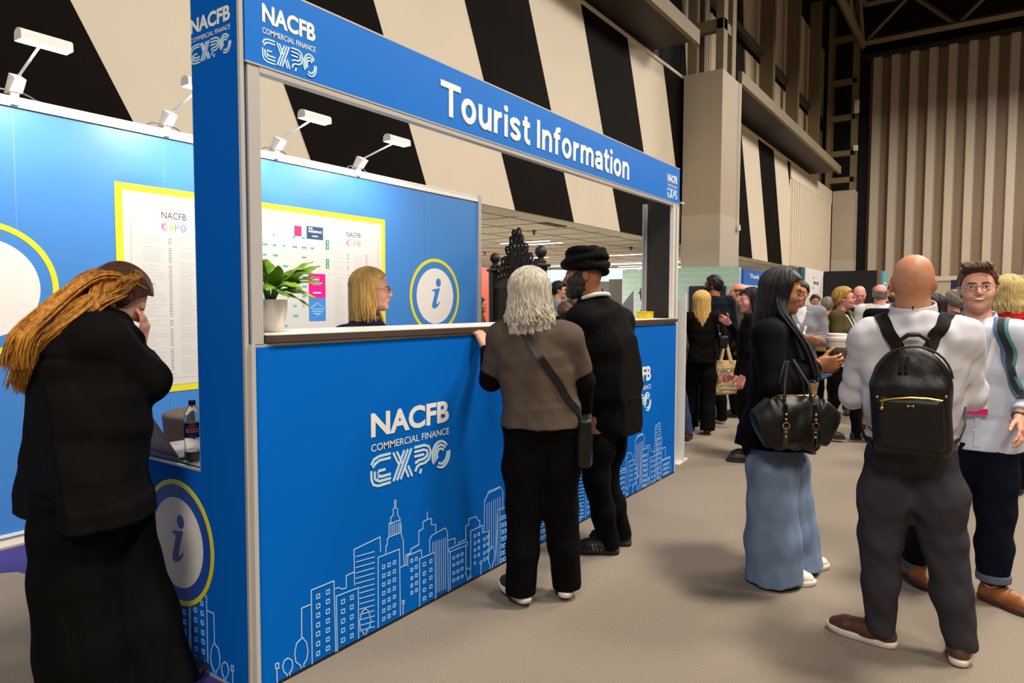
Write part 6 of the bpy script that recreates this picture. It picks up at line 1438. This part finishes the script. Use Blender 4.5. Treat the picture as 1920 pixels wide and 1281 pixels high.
F = Field(bc-V3(.24, .24, .27), bc+V3(.24, .24, .2), .006); F.box(bq(0, -.052, -.075), (.118, .030, .105), Rb, .028, .02); F.build('front_pocket', M['leather_black'], bp, 1)
MB().tube([tuple(bq(x, -.086+.004*abs(x)*10, .030-.012*(x/.1)**2)) for x in (-.105, -.06, 0, .06, .105)], .0038, 8).build('zip', M['gold'], bp, True)
MB().tube([tuple(bq(-.095, -.088, .022)), tuple(bq(-.097, -.090, -.008))], .004, 6).sphere(tuple(bq(-.097, -.091, -.012)), .0075, 10, 6).build('zip_pull', M['gold'], bp, True)
for sx in (-1, 1): MB().sphere(tuple(bq(sx*.115, -.080, .032)), .0055, 10, 6).build('stud', M['gold'], bp, True)
MB().sphere(tuple(bq(-.009, -.086, -.004)), .005, 8, 6).sphere(tuple(bq(.009, -.086, -.004)), .005, 8, 6).tube([tuple(bq(-.01, -.086, -.004)), tuple(bq(.01, -.086, -.004))], .003, 6).build('maker_badge', M['gold'], bp, True)
MB().tube([tuple(bq(.137*math.cos(R(a)), -.035, .075+.150*math.sin(R(a)))) for a in range(8, 173, 11)], .005, 6).build('top_zip', mat('zip_dark', (60, 52, 44), .4, metal=.6), bp, True)
for sx in (-.035, -.015): MB().tube([tuple(bq(sx, -.05, .185)), tuple(bq(sx-.004, -.062, .155)), tuple(bq(sx-.004, -.066, .125))], [.006, .007, .008], 6).build('zip_tassel', M['leather_black'], bp, True)
MB().tube([tuple(bq(x, .03, z)) for x, z in ((-.055, .205), (-.05, .245), (-.02, .268), (.02, .268), (.05, .245), (.055, .205))], .009, 8).build('grab_handle', M['leather_black'], bp, True)
for sx in (-1, 1):
    E_.strap(et, [bq(sx*.045, .02, .21), bq(sx*.085, .06, .27), J['neck']*.24+J['sh'+('R' if sx > 0 else 'L')]*.76+u*.09-f*.05, J['neck']*.24+J['sh'+('R' if sx > 0 else 'L')]*.76+u*.07+f*.06, J['chest']+l*sx*.15+f*.17], .048, mat('strap_leather', (20, 16, 14), .75, spec=.15), 'shoulder_strap', .006, 60, .006, bp)

for sx in (-1, 1): MB().tube([tuple(bq(sx*.13, .0, -.17)), tuple(bq(sx*.165, .05, -.15)), tuple(bq(sx*.185, .11, -.10)), tuple(bq(sx*.185, .18, -.04))], .016, 8, flat=(l, .3)).build('lower_strap', M['leather_black'], bp, True)
# F: smiling man facing the camera
F_m = Human('smiling man with glasses, pale blue shirt, dark jeans and tan boots', JT['F'], (184, 0, 2), dict(hipw=.158, hipd=.115, ww=.15, wd=.11, cw=.172, cd=.118, uw=.16, ud=.09, sr=.062, ua=.048, fa=.038, th=.086, kn=.06, an=.042, neck=.056), H=1.80, h=.0042, skinm='fair', toes=(-122, -150))
F_m.body({'L': (unit(V3(-.55, -.1, -.7)), unit(V3(.3, .7, 0)), 20, .2), 'R': (V3(-.2, 0, -1), V3(0, -1, 0), 30, .3)}, smile=1, nose=1.03, jaw=1.03)
F_m.face('lip_pink', 'hair_brown', (M['steel_bright'], .0013*1.1), smile=1, browt=.0034)
def quiff(F):
    for i in range(7):
        x = -.048+i*.016; F.cone(F_m.hp((x, .02, .108)), F_m.hp((x+.008, .074, .094+.004*math.sin(i*1.3))), .016, .012, .015)
F_m.hairfield('hair', M['hair_brown'], .010, 'short', .003, 110, 3, quiff)
F_m.strands(M['hair_brown'], [[F_m.hp((x, .078, .080)), F_m.hp((x+.002, .088, .100)), F_m.hp((x+.012, .066, .119)), F_m.hp((x*.95+.016, .01, .126)), F_m.hp((x*.95+.014, -.05, .108))] for x in (-.05, -.036, -.022, -.008, .006, .02, .034, .046)], .0032, .0042, 30, 6, 'hair_strands', .35)
sf = F_m.top('shirt', M['shirt_blue'], .020, skirt=[(.08, .175, .143, 0), (-.04, .195, .165, 0), (-.10, .205, .175, 0)], hem=-.085, amp=.006, fr=22, arm_i=.016, seed=21, cuff=1.85, foldst=(1, 1, .6), hfac=1.3)
F_m.pants(M['denim_dark'], .016, (.108, .086, .070), amp=.0045, fr=30, hem=.105, seed=9, name='jeans', top_z=-.05)
J = F_m.J
for sd in 'LR':
    A0 = J['an'+sd]+(J['kn'+sd]-J['an'+sd])*.05; Fq = Field(A0-.14, A0+.14, .006); ax_ = unit(J['kn'+sd]-J['an'+sd]); Fq.cone(A0-ax_*.0, A0+ax_*.042, .077, .077, .004, cut='ab'); Fq.cone(A0-ax_*.05, A0+ax_*.1, .066, .070, .003, 's'); Fq.build('turn_up', mat('denim_inside', (84, 92, 116), .8), F_m.t)
F_m.shoes(M['leather_tan'], mat('sole_brown', (84, 50, 28), .6), heel=.022, w=.05, L=.29, lace=mat('lace', (120, 80, 44), .8), high=.045, toe_h=.055)
# collar points
for sx in (-1, 1):
    f, l = F_m.fwd, F_m.lat; n0 = J['neck']+V3(0, 0, .035); a = n0-f*.062; q = []
    path = [(0.0, -.066, .052), (.046*sx, -.048, .050), (.066*sx, 0, .040), (.052*sx, .045, .018), (.016*sx, .072, -.012)]
    V = []; 
    for i, (x, y, z) in enumerate(path):
        o = (l*x+f*y)*1.22; on = unit(o) if np.linalg.norm(o) > 0 else f; dn = (.036, .036, .036, .042, .058)[i]
        V += [J['neck']+o+V3(0, 0, z+.030), J['neck']+o+on*(.020 if i < 4 else .016)+l*sx*(.0 if i < 4 else .026)+V3(0, 0, z+.014-dn)]
    o = from_data('collar', V, [(2*i, 2*i+1, 2*i+3, 2*i+2) for i in range(4)], M['shirt_blue'], F_m.t, True); md = o.modifiers.new('s', 'SOLIDIFY'); md.thickness = .003; md2 = o.modifiers.new('b', 'SUBSURF'); md2.levels = 1; md2.render_levels = 1
ft = F_m.bvh(sf)
F_m.strap(ft, [J['neck']+f*.12-V3(0, 0, .05), J['chest']+f*.17, J['waist']+f*.17, J['pelvis']+f*.19-V3(0, 0, .06)], .026, M['shirt_blue'], 'button_placket', .001, 30, .002)
for i in range(6):
    p = J['neck']+f*.15+V3(0, 0, -.09-.085*i); loc, nor, ix, dd = ft.find_nearest(Vector([float(x) for x in p])); MB().sphere(tuple(loc+nor*.004), .005, 10, 6).build('button', M['print_white'], F_m.t, True)
F_m.lanyard(ft, M['lanyard_white'], .020)
bpk = thing('rucksack', 'dark rucksack with teal-edged straps on the smiling man\'s shoulders', 'bag', tuple(float(v) for v in F_m.base))
Fq = Field(J['chest']-f*.22-V3(.3, .3, .35), J['chest']-f*.22+V3(.3, .3, .3), .012); Fq.box(J['chest']-f*.215-V3(0, 0, .08), (.15, .08, .24), np.stack([l, f, V3(0, 0, 1)], 1), .05); Fq.build('bag_body', mat('pack_dark', (34, 36, 42), .7), bpk)
for sd, sx in (('L', -1), ('R', 1)):
    mid = J['neck']*.42+J['sh'+sd]*.58
    for off, wd, mm, nm in ((.0, .030, 'pack_dark', 'strap'), (.023, .016, None, 'strap_edge'), (-.023, .016, None, 'strap_edge')):
        m_ = M[mm] if mm else (mat('strap_teal', (84, 136, 140), .7) if off*sx > 0 else mat('strap_blue', (74, 104, 140), .7))
        q = l*(off+sx*.012)
        F_m.strap(ft, [mid-f*.12+V3(0, 0, .02)+q, mid+V3(0, 0, .10)+q, mid+f*.10+q, J['chest']+l*sx*.135+f*.17+q, J['chest']+l*sx*.17+f*.12-V3(0, 0, .14)+q*.6], wd, m_, nm, .005 if mm else .004, 50, .005, bpk)
# bracelet and embroidered mark
w0 = J['wrL']; d0 = unit(J['wrL']-J['elL']); Fq = Field(w0-.08, w0+.08, .004); Fq.cone(w0-d0*.010, w0+d0*.004, .036, .035, .003, cut='ab'); Fq.cone(w0-d0*.05, w0+d0*.05, .030, .030, .003, 's'); Fq.build('bracelet', mat('bracelet', (70, 80, 76), .5), F_m.t)

# S: seated blonde woman behind the counter
S_ = Human('blonde woman in glasses and navy sweatshirt seated behind the counter', JT['S'], (-50, 0, 0), dict(hipw=.17, hipd=.125, ww=.15, wd=.115, cw=.165, cd=.125, uw=.15, ud=.09, sr=.062, ua=.05, fa=.038, th=.085, kn=.058, an=.038, neck=.05), H=1.68, h=.0052, skinm='fair', toes=(-60, -60))
S_.body({'L': (V3(.3, -.9, -.1), V3(0, 0, -1), 25, .3), 'R': (V3(.4, -.8, -.1), V3(0, 0, -1), 25, .3)}, nose=1.0)
S_.face('lip_rose', 'hair_brown', (mat('glasses_red', (110, 40, 44), .35), .0016))
S_.top('sweatshirt', M['sweat_navy'], .018, skirt=[(.05, .18, .14, 0), (-.06, .185, .145, 0)], hem=-.05, amp=.006, fr=22, arm_i=.018, cuff=1.9)
S_.pants(M['trouser_black'], .012, (.10, .075, .065), hem=.53)
S_.shoes(M['shoe_black'], M['rubber_dark'])
S_.hairfield('hair_cap', M['hair_blonde'], .015, 'long', .003, 60, fall=(.14, .085, .06, .0))
S_.locks(M['hair_blonde'], 130, .20, (66, 294), .0075, 14, .008, .016, name='long_hair', vary=.3)
J = S_.J; f, l = S_.fwd, S_.lat
S_.strands(M['hair_blonde'], [[S_.hp((.07, -.03, -.03)), J['neck']+l*.085-f*.02+V3(0, 0, .03), J['chest']+l*.13+f*.11, J['waist']+l*.14+f*.13+V3(0, 0, .05), J['waist']+l*.145+f*.13-V3(0, 0, .04)], [S_.hp((-.07, -.0, -.03)), J['neck']-l*.085+f*.04+V3(0, 0, .0), J['chest']-l*.10+f*.14, J['waist']-l*.10+f*.15]], .007, .008, 9, 4, 'hair_lengths', .4)
MB().tube([tuple(J['neck']+l*.055+f*.04), tuple(J['neck']+l*.03+f*.115-V3(0, 0, .075)), tuple(J['neck']+f*.13-V3(0, 0, .10)), tuple(J['neck']-l*.03+f*.115-V3(0, 0, .075)), tuple(J['neck']-l*.055+f*.04)], .0014, 6).build('necklace', M['gold'], S_.t)
st = thing('bar_stool', 'tall stool under the seated blonde woman', 'stool', (float(S_.base[0]+J['pelvis'][0]), float(S_.base[1]+J['pelvis'][1]), 0))
zs = float(S_.J['pelvis'][2])-.115
MB().lathe([(.01, zs-.06), (.19, zs-.055), (.20, zs-.02), (.18, zs), (0, zs)], n=28).build('seat', M['leather_black'], st, True); MB().tube([(0, 0, .03), (0, 0, zs-.05)], .03, 12).lathe([(.22, 0), (.22, .012), (.05, .03), (.03, .05)], n=28).build('stem', M['alu'], st, True)
MB().tube([(.19*math.cos(R(a)), .19*math.sin(R(a)), .38) for a in range(0, 361, 20)], .012, 8).tube([(0, 0, .40), (.19, 0, .38)], .010, 6).build('foot_ring', M['alu'], st, True)
# ------------------------------------------------------------------ people further back
cloth('olive', (84, 74, 44)); cloth('grey_suit', (132, 130, 140)); cloth('navy_dark', (18, 19, 30)); cloth('taupe', (70, 62, 54)); cloth('red_jacket', (196, 28, 36), .7, .08); cloth('jeans_blue', (52, 62, 96)); cloth('canvas', (214, 188, 142), .9, .06); cloth('khaki', (150, 120, 80))
mat('shoe_tan', (196, 128, 50), .6, var=.2, vscale=20)
def bystander(label, pos, face, H=1.74, look=0, pitch=0, skinm='fair', hair=('short', 'hair_darkbrown', .012), topm='navy_dark', inner=None, legm='trouser_black', shoem='shoe_black', pose='down', h=.0095, build=None, arms=None, skirt=None, lan=False, glasses=None, smile=0, step=0, beard=None, long=None, nm='jacket', leg=None, sleeve=1.93, toes=None, group=None):
    s_ = H/1.75; Jx = rig(pos, face, H); Q = rz_(R(face-90)); o = V3(pos[0], pos[1], 0)
    def L(x, y, z): return o+Q@(V3(x, y, z)*s_)
    if pose == 'front': Jx.update(elL=L(-.25, .0, 1.13), wrL=L(-.09, .24, 1.10), elR=L(.25, .0, 1.13), wrR=L(.09, .26, 1.14))
    if pose == 'cross': Jx.update(elL=L(-.24, .03, 1.14), wrL=L(.04, .22, 1.15), elR=L(.24, .03, 1.14), wrR=L(-.04, .24, 1.18))
    if pose == 'raise': Jx.update(elR=L(.24, .10, 1.16), wrR=L(.13, .24, 1.40))
    if step: Jx.update(anL=L(-.09, step, .09+.02), knL=L(-.095, step*.6+.04, .51), anR=L(.09, -step*.8, .12), knR=L(.095, -.02, .49))
    if arms: Jx.update({k: L(*v) for k, v in arms.items()})
    P = Human(label, Jx, (face+look, pitch, 0), build, H, h, skinm, group, toes)
    P.body(smile=smile); P.face('lip_pink' if skinm in ('fair', 'pink') else 'lip_brown', hair[1] if hair else 'hair_brown', glasses, smile=smile, browt=.003)
    P.top(nm, M[topm], .018, skirt=skirt or [(.04, .175, .135, 0), (-.08, .185, .15, 0)], hem=None if skirt else -.07, amp=.004, cuff=sleeve, arm_i=.014, vneck=(.075, -.02) if inner else None, hfac=1.15)
    if inner: P.top('shirt', M[inner], .008, sleeves='', hem=-.02, amp=.002, hfac=1.2, neck=.058)
    P.pants(M[legm], .012, leg or (.104, .074, .062), amp=.003, hfac=1.3)
    P.shoes(M[shoem], M['rubber_dark'])
    if hair: P.hairfield('hair', M[hair[1]], hair[2], hair[0], .003, 90, 2, fall=long)
    if long: P.locks(M[hair[1]], 60, long[0]+.06, (70, 290), .010, 9, .010, .018, name='hair_lengths')
    if beard: P.beard(M[beard], .007)
    if lan:
        tr_ = P.bvh(*[c_ for c_ in P.t.children if c_.name.split('.')[0] in (nm, 'shirt')]); P.lanyard(tr_, M['lanyard_white'], .022, spread=.05)
    return P
fem = dict(hipw=.16, hipd=.115, ww=.13, wd=.10, cw=.15, cd=.115, uw=.135, ud=.08, sr=.052, ua=.042, th=.08, neck=.048)
big = dict(hipw=.175, hipd=.14, ww=.175, wd=.145, cw=.19, cd=.145, uw=.165, ud=.10, sr=.068, ua=.056, th=.092, neck=.062)
H_ = bystander('woman with long blonde hair and black jacket walking away with a canvas bag', (7.80, 2.72), 22, 1.66, hair=('long', 'hair_blonde', .016), topm='suit_black', build=fem, step=.12, shoem='shoe_tan', long=(.26, .088, .05, .0), arms=dict(elR=(.26, -.02, 1.14), wrR=(.27, .20, 1.14)), leg=(.10, .085, .085))
tb = thing('tote_bag', 'cream canvas tote bag printed NACFB carried by the blonde woman', 'bag', (8.07, 2.50, 0), R(-55-4))
V = []; F = []; nz_ = 12; nx_ = 12
for i in range(nz_+1):
    z = .45+.40*i/nz_; hw = .20-.055*i/nz_; 
    for sd in (-1, 1):
        for j in range(nx_+1):
            u = -1+2*j/nx_; V.append((u*hw+.05*(1-i/nz_), sd*(.030*(1-u*u)*(1-.3*i/nz_))+.006*math.sin(u*7+i*.6), z+.02*u*(1-i/nz_)))
w_ = nx_+1
for i in range(nz_):
    for sd in (0, 1):
        for j in range(nx_):
            a = i*2*w_+sd*w_+j; q = (a, a+1, a+1+2*w_, a+2*w_); F.append(q if sd == 0 else q[::-1])
    for j_ in (0, nx_): a = i*2*w_+j_; F.append((a, a+w_, a+w_+2*w_, a+2*w_))
for j in range(nx_): F.append((j, j+w_, j+w_+1, j+1))
from_data('bag_body', V, F, M['canvas'], tb, True)
for sd in (-1, 1): MB().tube([(-.07, sd*.022, .83), (-.05, sd*.02, .95), (-.03, 0, 1.07), (-.01, 0, 1.07), (.02, sd*.02, .95), (.055, sd*.022, .83)], .016, 8, flat=((0, 1, 0), .22)).build('handle', M['canvas'], tb, True)
fr = ((0, -.034, 0), (1, 0, 0), (0, 0, 1))
text_mesh('NACFB', (-.11, .11, .70, .76), fr, M['ink'], 'logo_lettering', tb); expo_mark(MB(), -.11, .11, .60, .68, fr, .006).build('logo_mark', M['plum'], tb); MB().ribbon([(-.08, .56), (.10, .56)], .008, fr).ribbon([(-.10, .51), (.12, .51)], .012, fr).build('print_line', M['ink_grey'], tb)
sb = thing('shoulder_bag', 'small black shoulder bag with silver clip on the blonde woman\'s arm', 'bag', (7.80, 2.72, 0), R(22-90))
F = Field((.10, -.20, .95), (.42, .16, 1.22), .009); F.box((.24, -.06, 1.08), (.05, .11, .075), None, .03); F.build('pouch', M['leather_black'], sb); MB().tube([(.20, -.10, 1.14), (.185, -.06, 1.30), (.19, -.0, 1.43), (.20, .06, 1.30), (.22, .03, 1.14)], .009, 6).build('strap', M['leather_black'], sb, True); MB().sphere((.20, -.125, 1.17), .012, 8, 6).tube([(.20, -.125, 1.17), (.20, -.13, 1.12)], .006, 6).build('clip', M['steel_bright'], sb)
bystander('person in blue jeans and brown boots half hidden behind the white floor stand', (7.30, 2.98), 20, 1.62, topm='taupe', legm='jeans_blue', shoem='leather_brown', build=fem, arms=dict(anR=(.30, -.12, .09), knR=(.22, .0, .48)))
bystander('tall man with black hair and beard in long navy coat by the green brick wall', (8.55, 2.83), 52, 1.88, look=42, skinm='brown', hair=('short', 'hair_black', .016), topm='navy_dark', build=big, beard='beard_grey', skirt=[(0, .20, .17, 0), (-.18, .21, .18, 0)], step=.1)
bystander('man with thinning brown hair in a taupe jacket beside the navy coat', (9.25, 2.72), 88, 1.80, skinm='pink', look=12, hair=('bald', 'hair_brown', .008), topm='taupe', build=big, skirt=[(0, .19, .16, 0), (-.14, .195, .165, 0)])
bystander('person in black with dark hair right behind the coated woman\'s head', (6.68, 1.84), 100, 1.66, skinm='pink', look=30, hair=('long', 'hair_black', .018), topm='suit_black', build=fem, pose='raise', long=(.12, .08, .06, 0))
bystander('man in pale grey suit jacket with hands clasped behind the coated woman', (7.44, 1.57), 205, 1.75, skinm='tan', look=-14, pitch=-6, hair=('short', 'hair_darkbrown', .014), topm='grey_suit', inner='shirt_white', lan=True, pose='cross', legm='khaki')
bystander('young man with black hair and black jacket in front of the white stand', (13.7, 2.62), 200, 1.70, skinm='tan', pitch=-8, hair=('short', 'hair_black', .016), topm='suit_black', lan=True, h=.012, pose='front', legm='khaki')
bystander('grey curly haired man seen behind the olive jacket', (11.2, 1.96), 30, 1.62, look=-30, skinm='pink', hair=('short', 'hair_grey', .018), topm='khaki', h=.011)
G_ = bystander('laughing woman with short blonde hair, glasses and olive jacket', (8.23, 1.29), -98, 1.70, look=14, pitch=4, skinm='pink', hair=('short', 'hair_short_blonde', .018), topm='olive', inner='knit_black', lan=True, build=fem, glasses=(M['glasses_red'], .0025), smile=1, step=.16, pose='cross', h=.008, toes=(-70, -80), leg=(.092, .062, .05))
bystander('bald man with pink face and navy jacket wearing a lanyard', (10.35, 1.42), 195, 1.77, pitch=-16, skinm='pink', hair=None, topm='navy_dark', inner='shirt_white', lan=True, build=big, pose='front')
O_ = bystander('balding man in white shirt with dark backpack, glasses pushed up on his head', (9.26, 1.04), 12, 1.76, look=-12, skinm='pink', hair=('bald', 'hair_grey', .008), topm='shirt_white', build=big, legm='khaki', nm='shirt')
rb = thing('rucksack', 'rounded black rucksack with cream strap on the balding man', 'bag', (9.26, 1.04, 0), R(12-90)); F = Field((-.26, -.42, 1.0), (.26, -.05, 1.56), .011); F.box((0, -.22, 1.27), (.20, .085, .20), None, .08); F.build('bag_body', M['knit_black'], rb)
for sx in (-1, 1): MB().tube([(sx*.13, -.17, 1.42), (sx*.14, -.06, 1.50), (sx*.14, .06, 1.46), (sx*.15, .16, 1.30)], .024, 8, flat=((0, .3, 1), .3)).build('shoulder_strap', M['canvas'], rb, True)
mb = MB(); c0 = O_.hp((0, .03, .135))
for sx in (-1, 1): mb.tube([tuple(map(float, O_.hp((sx*.035+.026*math.cos(R(a)), .03+.018*math.sin(R(a)), .124-.3*abs(sx*.035+.026*math.cos(R(a))))))) for a in range(0, 361, 30)], .003, 6); mb.tube([tuple(map(float, O_.hp((sx*.062, .03, .105)))), tuple(map(float, O_.hp((sx*.09, -.05, .05))))], .003, 6)
mb.build('glasses', M['glasses_red'], O_.t, True)
bystander('dark haired man facing left of the shaved head, white collar', (11.38, 1.12), 190, 1.81, look=-6, skinm='tan', hair=('short', 'hair_black', .014), topm='suit_black', inner='shirt_white', beard='beard_grey', h=.011)
bystander('dark haired woman raising a hand right of the shaved head', (7.63, .40), 150, 1.60, skinm='fair', hair=('long', 'hair_darkbrown', .018), topm='suit_black', build=fem, pose='raise', long=(.12, .08, .05, 0))
bystander('grey haired person beside the navy banner', (9.53, .30), 60, 1.68, skinm='fair', hair=('long', 'hair_grey', .018), topm='taupe', build=fem, h=.011)
bystander('woman with pale blonde bob and red jacket, back turned, at far right', (6.75, -.15), -4, 1.74, skinm='fair', hair=('long', 'hair_pale_blonde', .022), topm='red_jacket', build=fem, long=(.12, .105, .062, 0), h=.007)
bystander('person with chestnut hair at the very right edge', (8.53, -.38), 30, 1.72, skinm='fair', hair=('long', 'hair_chestnut', .018), topm='suit_black', build=fem, h=.011)
# seen through the booth opening
bystander('man with dark hair and glasses beside the throne', (8.4, 5.02), -70, 1.84, look=10, skinm='fair', hair=('short', 'hair_black', .015), topm='grey_suit', inner='knit_black', lan=True, glasses=(M['black_matte'], .0028))
bystander('person in black jacket with white lanyard behind the turbaned man', (7.75, 4.40), 20, 1.62, skinm='pink', hair=('long', 'hair_brown', .016), topm='suit_black', build=fem, lan=False)
V_ = bystander('person with low brown bun and gold clip behind the counter visitors', (6.2, 3.62), 30, 1.52, skinm='fair', hair=('long', 'hair_chestnut', .014), topm='taupe', build=fem)
F = Field(V_.hp((0, -.11, .02))-.09, V_.hp((0, -.11, .02))+.09, .006); F.ell(V_.hp((0, -.115, .02)), (.048, .048, .045)); F.build('hair_bun', M['hair_chestnut'], V_.t); MB().tube([tuple(map(float, V_.hp((.05*math.cos(R(a)), -.10, .02+.05*math.sin(R(a)))))) for a in range(0, 361, 24)], .007, 6).build('hair_clip', M['gold'], V_.t, True)
bystander('dark haired person in patterned top by the left throne post', (8.30, 6.36), -60, 1.60, skinm='tan', hair=('long', 'hair_black', .018), topm='olive', build=fem, pose='front', long=(.16, .08, .05, 0), sleeve=1.3)
bystander('man whose face shows beside the dark end column', (8.0, 3.46), 118, 1.80, skinm='tan', hair=('short', 'hair_darkbrown', .012), topm='taupe')
